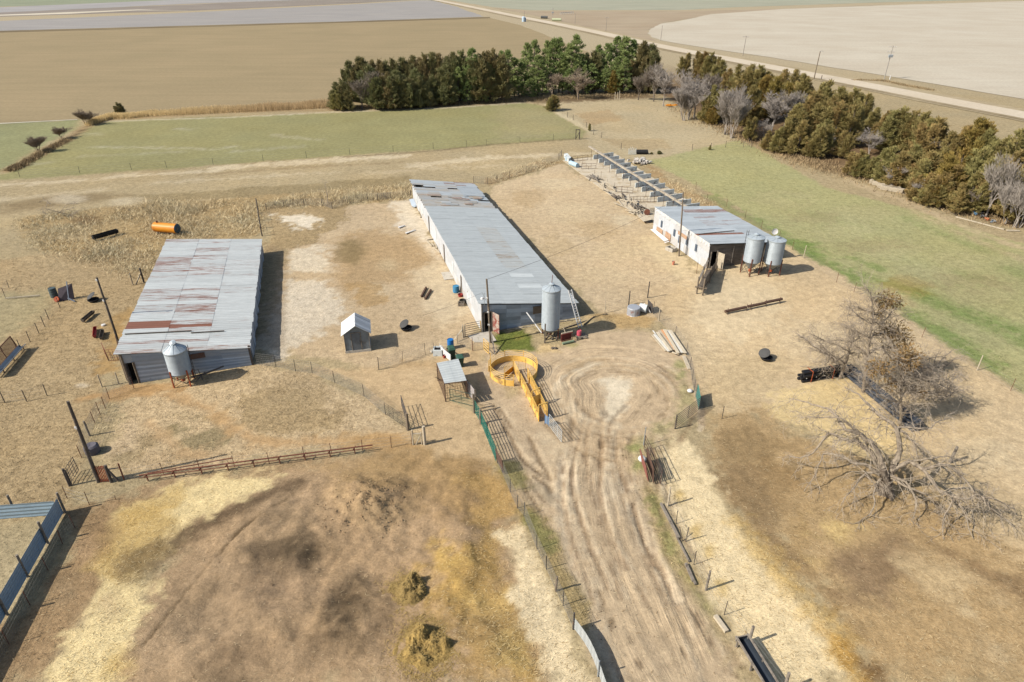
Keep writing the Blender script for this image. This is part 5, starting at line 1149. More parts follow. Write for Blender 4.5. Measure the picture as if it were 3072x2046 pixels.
mb=MB(); mb.beam(W('a',75,528,.15),W('a',550,487,.15),.10); solo('white_pole',mb,M_woodl,'long pale pole lying flat in the left pasture','pole')
fence('wire_fence','thin rusty posts in front of the blue steel pen','wire fence',[(W('m',930,1360),1.1),(W('m',1235,1450),1.1),(W('m',1600,1380),.3)],.025,M_rust,'strand',1.0,rows=3,wood=False,wr=.005)
T=thing('brace_posts',W('x',880,660),'braced trio of leaning posts left of the rust streaked barn','fence brace')
mb=MB(); a=W('x',925,650); mb.tube([a,zz(a,1.7)],.1,8); part('post',mb,M_poled,T); mb=MB(); a2=W('x',840,670); mb.tube([a2,zz(a2,1.4)],.05,6); mb.beam(zz(W('x',862,668),0),zz(a,1.2),.09); part('brace',mb,M_wood,T)
# ---- centre fence with green panels
gp=[W('f',1125,640),W('f',1210,790),W('f',1300,1010),W('f',1418,1318)]
for k,(a,b,l) in enumerate(((gp[0],gp[1],'green tube panel nearest the roofed pen'),(gp[1],gp[2],'green tube panel in the middle of its row of three'),(gp[2],gp[3],'green tube panel nearest the leaning rusty gate'))):
    pipe_gate('green_panel',l,'livestock panel',a,b,1.2,7,4,M_green,.022,group='green tube panels beside the drive')
fence('gate_post','pair of tall pale wooden posts where green panels meet the roofed pen','fence post',[(W('f',1118,640),1.75),(W('f',1140,590),1.25)],.085,M_pole)
fence('gate_post','round wooden post between the first two green panels','fence post',[(W('f',1206,788),1.35)],.10,M_pole)
fence('gate_post','dark wooden post near the rear end of the long green panel','fence post',[(W('f',1290,955),1.2)],.07,M_poled)
pipe_gate('farm_gate','rusty brown barred gate leaning beside the green panels','gate',W('f',1440,1320),W('f',1530,1485),1.25,9,3,M_brown,.028,lean=-.12)
pipe_gate('green_panel','dark green mesh panel on thin posts in front of the roofed pen','livestock panel',W('f',785,478),W('f',1110,560),1.2,3,3,mat('dark_green_steel',A(58,84,70),.6,var=.2),.02)
T=thing('mesh_screen',W('f',950,555),'green wire mesh screen spanning from roofed pen to tall posts','mesh screen'); mb=MB(); 
for a,b in ((W('f',785,478),W('f',948,555)),(W('f',948,555),W('f',1115,640))): wire_panel(mb,a,b,1.1,vs=.1,hs=.1,r=.004)
part('mesh',mb,mat('green_wire',A(120,150,116),.6,var=.1),T)
fence('woven_fence','woven wire fence along the drive below the green panels','wire fence',[W('f',1435,1330),W('L2',1110,905),W('L2',1165,1040),W('L2',1215,1150),W('B2',1260,30),W('B2',1350,260),W('B2',1415,400),(W('B2',1480,550),1.15,.07,M_pole,True),W('B2',1530,650),(W('B2',1600,815),1.3,.05,M_steeld,True)],.03,M_steeld,'woven',1.1,wood=False,wr=.006,step=.15)
a=W('B2',1602,815);b=W('B2',1790,1178); T=thing('sheet_fence',a,'pale blue corrugated steel sheet fence at the bottom of the drive','sheet metal fence')
mb=MB()
bow=[lerp(a,b,t_)+Vector((.18*math.sin(t_*3.1),.05*math.sin(t_*5),0)) for t_ in np.linspace(0,1.25,9)]
for p_,q_ in zip(bow[:-1],bow[1:]):
    for k in range(8): z=.12+k*.1; o_=Vector((.02 if k%2 else 0,0,0)); mb.slab([zz(p_,z)+o_,zz(q_,z)+o_,zz(q_,z+.1)+Vector((.02,0,0))-o_,zz(p_,z+.1)+Vector((.02,0,0))-o_],.008,(.78,0,.1))
part('sheet',mb,M_roof3,T)
for t_ in (.9,):
    mb=MB(); p=lerp(a,b,t_); mb.tube([p,zz(p,1.2)],.04,8); part('post',mb,M_steel,T)
pipe_gate('tube_panel','pale grey tube panel continuing the line of the yellow alley','livestock panel',W('f',2150,830),W('f',2320,1055),1.15,6,4,mat('pale_tube',A(206,206,198),.5,.1,var=.1),.02)
# ---- right of the drive
fence('woven_fence','wire fence on mixed posts bordering the straw strip right of the drive','wire fence',[(W('j',370,1085),1.65,.035,M_steel,True),(W('o',245,540),1.5,.06,M_woodl,True),W('o',360,785),(W('o',492,1030),1.2,.035,M_woodd,True),W('o',605,1350),(W('p',310,295),1.5,.07,M_wood,True),W('p',560,640),(W('p',890,1055),1.4,.08,M_wood,True),(W('p',1380,1700),1.4,.08,M_wood,True)],.025,M_steeld,'strand',1.1,rows=4,wood=False,wr=.005)
mb=MB(); p=W('o',445,1030); mb.tube([p,zz(p,.9)+Vector((-.2,.3,0))],.03,6); solo('fence_post',mb,M_woodd,'short dark stake leaning beside the straw strip fence','stake')
for k,(k0_,a,b,w_,lab) in enumerate((('o',(150,505),(400,985),.16,'grey timber nearest the rusty tube panels, lying along the drive'),('o',(365,960),(542,1310),.10,'thin weathered timber in the middle of the row along the drive'),('o',(495,1335),(600,1580),.16,'pale short timber lying just above the black trough'),('p',(80,20),(170,215),.12,'broken grey timber end lying in the grass by the drive'),('p',(440,650),(600,870),.22,'wide light plank lying flat near the black trough'))):
    mb=MB(); mb.beam(W(k0_,*a,.1),W(k0_,*b,.1),w_,w_*.8); solo('timber',mb,M_wood if k!=4 else M_woodl,lab,'timber',group='timbers lying along the drive')
fence('woven_fence','wire fence from the plank stack down to the teal gate panel','wire fence',[W('i',1045,655),W('i',1265,870),W('i',1420,1100),W('i',1470,1310),W('i',1500,1478),W('j',1065,330),W('j',1130,600)],.022,M_steeld,'woven',1.1,wood=False,wr=.005,step=.16)
T=thing('sheet_gate',W('j',1115,400),'solid teal gate panel standing edge on at the end of the fence','gate')
a=W('j',1095,420);b=W('j',1130,590); mb=MB(); mb.slab([zz(a,.05),zz(b,.05),zz(b,1.1),zz(a,1.2)],.03); part('sheet',mb,M_teal,T); mb=MB(); mb.tube([a,zz(a,1.25)],.03,6); mb.tube([b,zz(b,1.25)],.03,6); part('upright',mb,M_green,T)
pipe_gate('farm_gate','dark tube gate between the teal panel and the wooden post','gate',W('j',810,855),W('j',1135,605),1.25,7,3,M_steeld,.022)
fence('gate_post','dark wooden hinge post of the tube gate near the turning circle','fence post',[(W('j',805,860),1.3)],.06,M_poled)
fence('fence_post','single thin white tipped post standing right of the teal panel','fence post',[(W('j',1452,720),1.2)],.03,M_steeld,wood=False)
# rusty tube panels leaning together
for k,(a,b,ln,lab) in enumerate((((355,1345),(440,1600),-.22,'outer panel of the stack of red rusty tube panels'),((420,1330),(510,1620),-.1,'inner panel of the stack of red rusty tube panels'))):
    pipe_gate('tube_panel',lab,'livestock panel',W('j',*a),W('j',*b),1.35,10,3,M_brown if k else mat('red_brown_tube',A(138,84,70),.75,var=.2),.03,lean=ln,group='stacked red tube panels')
pipe_gate('tube_panel','open red tube panel set behind the leaning stack','livestock panel',W('j',375,1150),W('j',600,1640),1.3,5,4,M_brown,.022)
mb=MB(); c_=W('j',355,1300); 
for k in range(3): mb.lathe(c_+Vector((random.uniform(-.12,.12),random.uniform(-.15,.15),0)),[(0,0),(.25,.02),(.28,.15),(.18,.3),(0,.34)],10)
solo('feed_sack',mb,M_white,'crumpled white sack beside the leaning red tube panels','sack',smooth=True)
mb=MB(); c_=W('j',1010,345); mb.lathe(c_,[(0,0),(.22,.02),(.24,.12),(.12,.22),(0,.24)],9); solo('plastic_bag',mb,M_white,'small white bag on the ground by the fence near the teal panel','bag',smooth=True)
# ---- north side fences
fence('woven_fence','wire fence with two tall dark posts between barn yards','wire fence',[(W('e',1910,640),1.5,.03,M_woodl,True),(W('i',625,440),1.6,.06,M_poled,True),(W('i',885,340),1.85,.06,M_poled,True)],.03,M_steeld,'strand',1.2,rows=5,wr=.006)
fence('woven_fence','short mesh fence with pale post beside the upturned rusty tank','wire fence',[(W('i',960,560),1.4,.025,M_steeld,False),(W('i',1040,655),1.35,.04,M_woodl,True)],.03,M_steeld,'woven',1.1,wr=.005)
mb=MB(); mb.beam(W('e',1330,855,.06)+Vector((0,0,0)),W('e',1935,650,.1),.1); solo('timber',mb,M_woodd,'long dark timber lying below the ladder by the longest barn','timber')
mb=MB(); mb.beam(W('e',1620,800,.1),W('e',1760,690,.3),.10); solo('timber',mb,M_woodd,'short dark timber propped near the foot of the ladder','timber')
fence('woven_fence','old wooden fence running back from the rust streaked barn into tall weeds','wire fence',[W('y',228,600),W('y',218,540),W('y',207,480),W('y',198,420),W('y',190,370)],.09,M_woodd,'strand',1.3,rows=4,wr=.012)
fence('woven_fence','weedy wire fence behind the yard between two barns','wire fence',[W('y',262,390),W('y',400,372),W('y',560,360),W('y',700,358),W('y',780,385),W('y',900,340),W('y',1060,320),W('y',1240,305),W('M2',250,205),W('M2',480,180)],.05,M_woodd,'woven',1.0,wr=.012,step=.3)
fence('woven_fence','wire fence running from the rear of the longest barn up to the green field','wire fence',[W('r',1110,130),W('r',1300,150),W('r',1430,110),W('r',1600,60),W('r',1830,0),W('T2',1500,1100),W('T2',1520,1075)],.04,M_woodd,'woven',1.1,wr=.010,step=.3)
fence('wire_fence','thin post fence along the lower edge of the green wheat field','wire fence',[G(x,y_) for x,y_ in ((60,532),(240,520),(395,510),(500,503),(640,495),(790,484),(920,474),(1050,464),(1180,456),(1300,447),(1400,440),(1459,437),(1560,428),(1660,420),(1737,414))],.035,M_steeld,'strand',1.2,rows=3,wood=False,wr=.008)
T=thing('field_gate',W('T2',1630,960),'small dark wooden gate frame at the corner of the green field','gate')
mb=MB(); a=W('T2',1617,962);b=W('T2',1643,962); mb.beam(a,zz(a,2.0),.15);mb.beam(b,zz(b,2.0),.15);mb.beam(zz(a,1.9),zz(b,1.9),.15); mb.beam(zz(a,.1),zz(b,1.6),.1); part('frame',mb,M_poled,T)
fence('wire_fence','thin posts running from the hedge bush to the gate frame','wire fence',[W('T2',1480,770),W('T2',1560,810),W('T2',1600,828),W('T2',1690,880),W('T2',1740,930),W('T2',1795,950),W('T2',1930,1030)],.05,M_woodd,'strand',1.2,rows=3,wr=.008)
fence('lawn_fence','thin wire fence along the green edge of the right hand lawn','wire fence',[(W('M3',90,130),1.2),(W('M3',165,215),1.2),(W('M3',300,250),1.2),(W('M3',430,330),1.2),(W('M3',540,405),1.2),(W('M3',660,480),1.2),(W('M3',755,545),1.2),(W('M3',832,603),1.6,.05,M_woodl,True),(W('M3',1060,770),1.2),(W('M3',1180,840),1.1),(W('M3',1330,930),1.1),(W('L3',1650,-30),1.1),(W('L3',2030,200),1.5,.045,M_woodl,True),(W('L3',2262,340),1.2),(W('L3',2500,500),1.2)],.025,M_rust,'strand',1.05,rows=4,wood=False,wr=.006)
fence('wire_fence','faint wire fence at the back of the lawn before the trees','wire fence',[W('t',74,845),W('t',220,835),W('t',338,820),W('t',478,820),W('t',540,824)],.05,M_woodd,'strand',1.2,rows=3,wr=.008)
fence('woven_fence','short sagging wire fence standing alone in the middle lane','wire fence',[(W('c',1318,965),1.3,.03,M_poled,True),W('c',1650,860),W('c',1960,750),W('c',2080,740)],.02,M_steeld,'woven',1.15,wood=False,wr=.006,step=.18)
fence('woven_fence','wire fence between the blue drum and the concrete pad','wire fence',[(W('d',640,520),1.2,.05,M_woodl,True),W('d',560,600),(W('d',775,705),1.4,.03,M_rust,True),W('d',930,680)],.03,M_steeld,'woven',1.0,wood=False,wr=.005,step=.15)
pipe_gate('farm_gate','brown barred gate at the doorway of the longest barn','gate',W('d',672,495),W('d',888,448),1.25,6,2,M_steeld,.022)
fence('gate_post','pair of pale wooden posts holding the barred gate','fence post',[(W('d',645,510),1.3),(W('d',665,500),1.2)],.06,M_woodl)
fence('gate_post','yellow painted gate post at the barn doorway','fence post',[(W('d',890,448),1.25)],.05,M_yeld)
pipe_gate('yellow_panel','small yellow tube panel beside the tan pole','livestock panel',W('d',928,690),W('d',995,755),1.2,5,2,M_yeld,.028)
mb=MB(); mb.beam(W('d',520,545,.3),W('d',632,400,.9),.10,.04); solo('white_board',mb,M_woodl,'white board slanting up from the blue drum to the gate posts','board')
mb=MB(); mb.prism([tuple(W('d',*p_))[:2] for p_ in ((705,500),(900,445),(1000,430),(1040,470),(1100,565),(1010,590),(800,585))],-.1,.06); solo('concrete_pad',mb,M_conc,'worn concrete pad in front of the longest barn doorway','concrete pad')
# ---- blue steel pen bottom left
T=thing('sheet_fence',W('n',535,160),'blue shaded corrugated steel fence running to the bottom left corner','sheet metal fence')
ca=W('n',533,165); cb=W('n',0,1115); cb=ca+(cb-ca)*1.5
def corr_wall(mb,a,b,z0,z1,nrow,tint):
    d=(b-a).normalized(); nr=Vector((-d.y,d.x,0)); n=nrow*2
    for k in range(n):
        za=z0+(z1-z0)*k/n; zb=z0+(z1-z0)*(k+1)/n; oa=nr*(.03 if k%2 else 0); ob=nr*(0 if k%2 else .03)
        mb.slab([zz(a,za)+oa,zz(b,za)+oa,zz(b,zb)+ob,zz(a,zb)+ob],.008,tint)
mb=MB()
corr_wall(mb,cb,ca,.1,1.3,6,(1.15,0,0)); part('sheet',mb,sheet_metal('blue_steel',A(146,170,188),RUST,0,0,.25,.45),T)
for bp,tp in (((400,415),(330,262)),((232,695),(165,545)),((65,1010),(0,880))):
    p=W('n',*bp); mb=MB(); mb.tube([p,zz(p,1.75)],.07,8); part('post',mb,M_wood,T)
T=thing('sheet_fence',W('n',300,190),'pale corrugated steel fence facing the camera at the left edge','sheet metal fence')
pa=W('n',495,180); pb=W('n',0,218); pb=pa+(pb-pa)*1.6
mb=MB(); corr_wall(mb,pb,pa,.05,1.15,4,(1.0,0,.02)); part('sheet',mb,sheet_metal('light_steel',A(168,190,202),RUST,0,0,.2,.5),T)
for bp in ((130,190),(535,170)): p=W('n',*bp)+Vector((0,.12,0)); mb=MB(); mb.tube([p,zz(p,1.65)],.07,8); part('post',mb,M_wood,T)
fence('woven_fence','slack rusty wire fence in the shadow of the blue steel fence','wire fence',[W('n',625,290),W('n',520,420),W('n',400,640),W('n',250,930),W('n',80,1260),W('n',-150,1700)],.025,M_rust,'woven',1.1,wood=False,wr=.005,step=.17,rows=6)
# rust feeder panel at left edge
T=thing('bunk_feeder',W('a',140,1400),'rusty slatted feed bunk with a grey trough, cut by the left edge','feeder')
a=W('a',290,1240);b=W('a',-60,1640); d=(b-a).normalized(); nr=Vector((d.y,-d.x,0)); nr=nr if nr.x>0 else -nr
mb=MB()
for k in range(40): p=lerp(a,b,k/39)-nr*.15; mb.beam(zz(p,.35),zz(p-nr*.25,1.5),.05,.02)
mb.beam(zz(a,.4)-nr*.17,zz(b,.4)-nr*.17,.06);mb.beam(zz(a,1.45)-nr*.4,zz(b,1.45)-nr*.4,.06); part('slat',mb,mat('dark_rust_slat',A(120,78,60),.85,var=.3,scale=10),T)
mb=MB(); mb.slab([zz(a,.55)+nr*.0,zz(b,.55),zz(b,.25)+nr*.25,zz(a,.25)+nr*.25],.03); mb.slab([zz(a,.25)+nr*.25,zz(b,.25)+nr*.25,zz(b,.55)+nr*.55,zz(a,.55)+nr*.55],.03); mb.beam(zz(a,.56)+nr*.55,zz(b,.56)+nr*.55,.05); part('trough',mb,M_steel,T)
for k in range(3): p=lerp(a,b,k/2.5); mb=MB(); mb.beam(p+nr*.25,zz(p,.4)+nr*.25,.06); mb.beam(p-nr*.2,zz(p,1.4)-nr*.4,.06); part('leg',mb,M_brown,T)
# ================================================================ SMALLER THINGS IN THE YARD
def lathe_solo(name,c,prof,m,label,cat,n=16,group=None,M=None):
    mb=MB(); mb.lathe(c,prof,n,None,M); return solo(name,mb,m,label,cat,group,org=Vector(c))
def drum(c,r,h,m,label,cat='barrel',name='plastic_drum',group=None):
    T=thing(name,c,label,cat,group); mb=MB(); prof=[(0,.0),(r*.95,.0),(r,.05)]
    for k in range(3): z=h*(k+1)/4; prof+=[(r,z-.03),(r*1.05,z),(r,z+.03)]
    prof+=[(r,h-.05),(r*.95,h)]; mb.lathe(c,prof,18); part('body',mb,m,T)
    mb=MB(); mb.lathe(c,[(r*.95,h),(r*.95,h-.03),(.0,h-.03)],18); part('lid',mb,m,T); return T
def tub(c,r,h,m,label,cat='bucket',name='bucket',group=None,handle=True):
    T=thing(name,c,label,cat,group); mb=MB(); mb.lathe(c,[(0,.02),(r*.8,.0),(r,h),(r*1.06,h),(r*1.06,h-.04),(r*.94,h-.02),(r*.78,.06),(0,.06)],18); part('body',mb,m,T)
    if handle:
        mb=MB(); mb.tube([c+Vector((r*math.cos(t_),.0,h+r*.7*math.sin(t_))) for t_ in np.linspace(0,math.pi,8)],.012,4); part('handle',mb,M_steel,T)
    return T
drum(W('d',470,665),.29,.92,M_blue,'bright blue plastic drum standing by the dark plank')
mb=MB(); mb.slab([W('d',405,670,0),W('d',430,672,0),W('d',430,672,1.05),W('d',405,670,1.05)],.06); solo('dark_plank',mb,M_black,'upright dark plank touching the bright blue drum','plank')
drum(W('M2',792,838),.34,.75,M_blued,'faded blue barrel beside the wall of the longest barn')
tub(W('M2',822,868),.27,.28,M_red,'red tub sitting on the ground along the longest barn',cat='tub')
tub(W('M2',838,910),.34,.3,M_rubber,'black rubber tub below the red tub at the barn wall',cat='tub',handle=False)
T=thing('wooden_box',W('M2',830,925),'small open wooden box under the black rubber tub','box'); c_=W('M2',828,928); mb=MB()
for dx,dy,sx,sy in ((-.3,0,.04,.5),(.3,0,.04,.5),(0,-.25,.6,.04),(0,.25,.6,.04)): mb.box(c_+Vector((dx,dy,.17)),(sx,sy,.34))
mb.box(c_+Vector((0,0,.03)),(.6,.5,.05)); part('side',mb,M_wood,T)
# wheelie bins
for (bp,lab,lid) in (((485,800),'green wheeled bin with a domed lid beside the white plank','dome'),((600,915),'green wheeled bin with a flat lid behind the roofed pen','flat')):
    c_=W('d',*bp); T=thing('wheeled_bin',c_,lab,'bin',None); R_=Matrix.Rotation(.3,3,'Z'); mb=MB()
    vs=[c_+R_@Vector(p_) for p_ in ((-.22,-.25,.05),(.22,-.25,.05),(.22,.25,.05),(-.22,.25,.05),(-.29,-.36,1.0),(.29,-.36,1.0),(.29,.36,1.0),(-.29,.36,1.0))]
    mb.add(vs,[(0,3,2,1),(4,5,6,7),(0,1,5,4),(1,2,6,5),(2,3,7,6),(3,0,4,7)]); part('body',mb,M_bing,T)
    mb=MB(); hh=.16 if lid=='dome' else .05
    vs=[c_+R_@Vector(p_) for p_ in ((-.32,-.4,1.01),(.32,-.4,1.01),(.32,.4,1.01),(-.32,.4,1.01),(-.22,-.28,1.01+hh),(.22,-.28,1.01+hh),(.22,.28,1.01+hh),(-.22,.28,1.01+hh))]
    mb.add(vs,[(0,3,2,1),(4,5,6,7),(0,1,5,4),(1,2,6,5),(2,3,7,6),(3,0,4,7)]); part('lid',mb,mat('bin_lid',A(62,96,76),.5,var=.12),T)
    mb=MB(); mb.tube([c_+R_@Vector((-.3,.42,.95)),c_+R_@Vector((.3,.42,.95))],.02,6); part('handle',mb,M_black,T)
    for sx in (-.24,.24): mb=MB(); mb.lathe(c_+R_@Vector((sx,.3,.12)),[(0,-.03),(.12,-.03),(.12,.03),(0,.03)],12,None,Matrix.Rotation(.3,3,'Z')@Matrix.Rotation(math.pi/2,3,'Y')); part('wheel',mb,M_rubber,T)
mb=MB(); a=W('d',335,745);b=W('d',470,860); mb.slab([zz(a,.1),zz(b,.1),zz(b,.75),zz(a,.75)],.05); solo('peeling_board',mb,M_white,'peeling white panel standing on edge beside the green bins','panel')
tub(W('d',385,800),.14,.3,M_red,'little red can by the peeling white panel','can','fuel_can')
T=thing('block_pile',W('d',290,765),'square pale block planter by the white panel','block'); c_=W('d',295,745); mb=MB()
for dx,dy,sx,sy in ((-.35,0,.1,.8),(.35,0,.1,.8),(0,-.35,.6,.1),(0,.35,.6,.1)): mb.box(c_+Vector((dx,dy,.3)),(sx,sy,.6))
part('wall',mb,M_concg,T); mb=MB(); mb.box(c_+Vector((0,0,.45)),(.6,.6,.05)); part('fill',mb,M_dark,T)
mb=MB(); c_=W('d',235,735)
for k in range(4): mb.box(c_+Vector((random.uniform(-.3,.4),random.uniform(-.2,.3),.08)),(.35,.2,.15),random.uniform(0,3))
solo('broken_blocks',mb,M_conc,'scatter of broken white blocks left of the block planter','blocks')
mb=MB(); a=W('d',320,745)
for k in range(4): p=lerp(W('d',322,700),W('d',395,770),k/3); mb.beam(zz(p,0),zz(p,.75),.07,.03)
mb.beam(zz(W('d',322,700),.6),zz(W('d',395,770),.6),.05); solo('picket_panel',mb,M_white,'small white picket panel behind the block planter','picket panel')
# mineral feeders with black flap
for (bk,bp,lab) in (('c',(1700,410),'black rubber mineral feeder near the gabled hut'),('L3',(575,125),'black rubber mineral feeder alone on the sandy right yard'),('x',(530,800),'black rubber mineral feeder beside the dark pole in left pasture')):
    c_=W(bk,*bp); T=thing('mineral_feeder',c_,lab,'feeder','black mineral feeders')
    mb=MB(); mb.lathe(c_,[(0,.05),(.38,0),(.5,.28),(.54,.28),(.54,.22),(.42,.05)],20); part('tub',mb,M_rubber,T)
    mb=MB(); Mx=Matrix.Rotation(math.radians(-28),3,'Y')@Matrix.Rotation(math.radians(20),3,'X'); mb.lathe(c_+Vector((-.22,.12,.62)),[(0,.05),(.3,.03),(.5,-.02),(.5,-.04),(0,.02)],18,None,Mx); part('flap',mb,mat('grey_rubber',A(84,82,78),.8,var=.2),T)
    mb=MB(); mb.tube([c_+Vector((-.05,0,.05)),c_+Vector((-.2,.1,.6))],.04,6); part('stand',mb,M_rubber,T)
# iron skids / troughs by left barn
T=thing('rusty_skid',W('M2',570,860),'two parallel rusty steel beams lying in the yard between barns','steel beams')
for a,b in (((552,868),(585,805)),((578,885),(618,822))): mb=MB(); mb.beam(W('M2',*a,.12),W('M2',*b,.12),.16,.2); part('beam',mb,M_brown,T)
mb=MB(); mb.beam(W('M2',555,862,.06),W('M2',580,880,.06),.06); part('crossbar',mb,M_brown,T)
def trough(name,label,a,b,w,h,m,legs=True,group=None,wood=False):
    T=thing(name,(a+b)/2,label,'trough',group); d=(b-a).normalized(); nr=Vector((-d.y,d.x,0)); mb=MB()
    for s_ in (-1,1): mb.slab([zz(a,h*.35)+nr*s_*w*.25,zz(b,h*.35)+nr*s_*w*.25,zz(b,h)+nr*s_*w*.5,zz(a,h)+nr*s_*w*.5],.02)
    mb.slab([zz(a,h*.35)-nr*w*.27,zz(b,h*.35)-nr*w*.27,zz(b,h*.35)+nr*w*.27,zz(a,h*.35)+nr*w*.27],.02)
    for p in (a,b): mb.slab([zz(p,h*.35)-nr*w*.25,zz(p,h*.35)+nr*w*.25,zz(p,h)+nr*w*.5,zz(p,h)-nr*w*.5],.02)
    part('bowl',mb,m,T)
    if legs:
        for p in (lerp(a,b,.08),lerp(a,b,.92)): mb=MB(); mb.beam(zz(p,0)-nr*w*.35,zz(p,h*.5)+nr*w*.1,.05); mb.beam(zz(p,0)+nr*w*.35,zz(p,h*.5)-nr*w*.1,.05); part('leg',mb,M_brown,T)
    return T
trough('feed_trough','dark slanting trough left of the pole in the pasture',W('a',1150,870),W('a',1300,745),.35,.4,M_woodd)
trough('feed_trough','red and white tipped trough near the rust streaked barn',W('a',1315,1085),W('a',1325,960),.3,.35,M_red)
trough('feed_trough','dark narrow trough next to the red and white one',W('a',1405,1110),W('a',1430,1005),.3,.35,M_woodd)
trough('feed_trough','long black tarred trough lying in weeds behind the dark pole',W('x',530,325),W('x',725,270),.6,.7,M_rubber)
mb=MB(); a=W('b',180,90); mb.tube([W('b',175,100,.1),W('b',255,55,.15)],.07,6); mb.tube([W('b',210,80,.1),W('b',245,20,.12)],.04,5); solo('bleached_log',mb,M_woodl,'short bleached log beside the rust streaked barn wall','log')
lathe_solo('basin',W('a',1430,905),[(0,.1),(.1,.1),(.18,.0),(.2,.0),(.2,.12),(0,.14)],M_white,'small white upturned basin on bare ground by the pole','basin',10)
# hurdle cage beside left barn
T=thing('wire_cage',W('a',1560,1380),'rusty rod cage against the left barn wall','cage'); mb=MB()
c0_,c1_,c2_,c3_=W('a',1500,1395),W('a',1690,1385),W('a',1640,1200),W('a',1450,1290)
for a,b in ((c0_,c1_),(c1_,c2_),(c3_,c0_)): wire_panel(mb,a,b,1.15,.05,.28,.24,.02)
part('rods',mb,M_rust,T)
# broken cart and green drum in left pasture
drum(W('x',222,765),.36,1.05,mat('green_grey_drum',A(86,98,96),.6,var=.15),'grey green drum leaning by a stake in the left pasture')
T=thing('broken_cart',W('x',330,780),'wrecked dark wooden cart tipped on its side in the pasture','cart'); c_=W('x',325,790)
mb=MB(); mb.slab([c_+Vector((-.75,-.35,.0)),c_+Vector((.55,.25,.0)),c_+Vector((.5,.7,1.6)),c_+Vector((-.8,.25,1.2))],.1); part('bed',mb,mat('cart_wood',A(84,74,78),.9,var=.3,scale=5),T)
mb=MB(); mb.beam(c_+Vector((.25,-.2,.05)),c_+Vector((.2,.5,1.9)),.08); mb.beam(c_+Vector((.3,-.3,.4)),c_+Vector((1.0,-.4,.05)),.1); part('shaft',mb,mat('blue_grey_wood',A(130,138,150),.8,var=.2),T)
mb=MB(); mb.lathe(c_+Vector((-.9,-.3,.25)),[(0,-.05),(.26,-.08),(.3,0),(.26,.08),(0,.05)],14,None,Matrix.Rotation(1.0,3,'X')); part('wheel',mb,M_rusto,T)
# orange tank
a=W('x',1025,260);b=W('x',1200,275)
T=thing('fuel_tank',(a+b)/2,'bright orange cylinder tank lying in tall dry weeds','tank'); z_=.85; R_=.62; d=(b-a).normalized(); e_=zz(b,z_)+d*.25; s_=zz(a,z_)
mb=MB(); mb.tube([s_-d*.02,s_+d*.05,zz(b,z_)-d*.05,zz(b,z_)],[R_*.9,R_,R_,R_],24); part('shell',mb,M_orange,T,smooth=False)
mb=MB(); mb.tube([zz(b,z_)+d*.005,zz(b,z_)+d*.10,zz(b,z_)+d*.2],[R_*1.005,R_*.9,R_*.5],24); part('end_cap',mb,mat('dark_teal_end',A(48,78,94),.6,var=.2,c2=A(120,90,60),c2amt=.3),T)
mb=MB(); mb.tube([s_+d*.5+Vector((0,0,R_-.05)),s_+d*.5+Vector((0,0,R_+.22))],.12,8); part('filler_cap',mb,M_rust,T)
mb=MB(); 
for t_ in (.15,.85): p=lerp(a,b,t_); nr=Vector((-d.y,d.x,0)); mb.beam(zz(p,.15)-nr*.5,zz(p,.15)+nr*.5,.12,.3)
part('skid',mb,M_woodl,T)
# round tank in weeds by corner pole
c_=W('m',1285,720); lathe_solo('stock_tank',c_,[(0,.62),(.36,.66),(.48,.56),(.5,.3),(.48,.0),(0,.0)],mat('purple_grey_rubber',A(108,102,106),.8,var=.2,scale=6),'dark grey round tank half hidden in weeds by the corner pole','tank',20)
# debris west of middle barn
for (pts,lab) in ((((390,388),(440,375),(442,382),(395,395)),'white metal scrap lying upper in the yard between barns'),(((440,428),(510,405),(515,412),(445,435)),'white metal scrap lying just below the other scrap')):
    mb=MB(); mb.slab([W('M2',*p_,.05+.1*(i_%2)) for i_,p_ in enumerate(pts)],.02); solo('metal_scrap',mb,M_white,lab,'scrap',group='white scraps in the yard')
T=thing('lumber_heap',W('r',540,990),'heap of pale boards dumped against the longest barn wall','lumber')
for k,(a,b) in enumerate((((460,915),(560,895)),((455,930),(530,1000)),((555,1020),(645,1100)),((525,960),(565,1000)),((570,950),(600,1030)))): mb=MB(); mb.beam(W('r',*a,.1),W('r',*b,.14),.28 if k==0 else .14,.08); part('board',mb,M_woodl,T)
mb=MB(); mb.prism([tuple(W('r',*p_))[:2] for p_ in ((660,1375),(800,1362),(840,1460),(705,1478))],-.05,.08); solo('concrete_slab',mb,M_conc,'square concrete step slab beside the longest barn','slab')
mb=MB(); mb.slab([W('r',220,360,.25),W('r',280,350,.6),W('r',325,440,.4),W('r',260,460,.1)],.03); mb.slab([W('r',240,430,.2),W('r',300,420,.45),W('r',330,450,.3),W('r',285,470,.1)],.03); solo('sheet_scrap',mb,mat('sheet_scrap',A(190,200,206),.5,.2,var=.15),'bent pale metal sheets at the rear corner of the longest barn','scrap')
mb=MB(); mb.beam(W('r',365,605,.1),W('r',395,600,.1),.2,.12); mb.beam(W('r',350,520,1.2),W('r',385,595,.1),.08); solo('leaning_board',mb,M_woodl,'board leaning against the rear half of the longest barn wall','board')
# ladder
T=thing('ladder',W('e',1570,840),'aluminium extension ladder leaning on the longest barn roof','ladder')
l0=W('e',1545,845);l1=W('e',1592,835); top=zz(W('e',1410,315,0),0); tz=2.15
t0_=W('e',1403,320,3.4);t1_=W('e',1447,312,3.4)
mb=MB(); mb.beam(zz(l0,0),t0_,.08,.06); mb.beam(zz(l1,0),t1_,.08,.06); part('rail',mb,M_white,T); mb=MB()
for k in range(15): t_=(k+.6)/15.2; mb.beam(lerp(zz(l0,0),t0_,t_),lerp(zz(l1,0),t1_,t_),.045)
part('rung',mb,M_white,T)
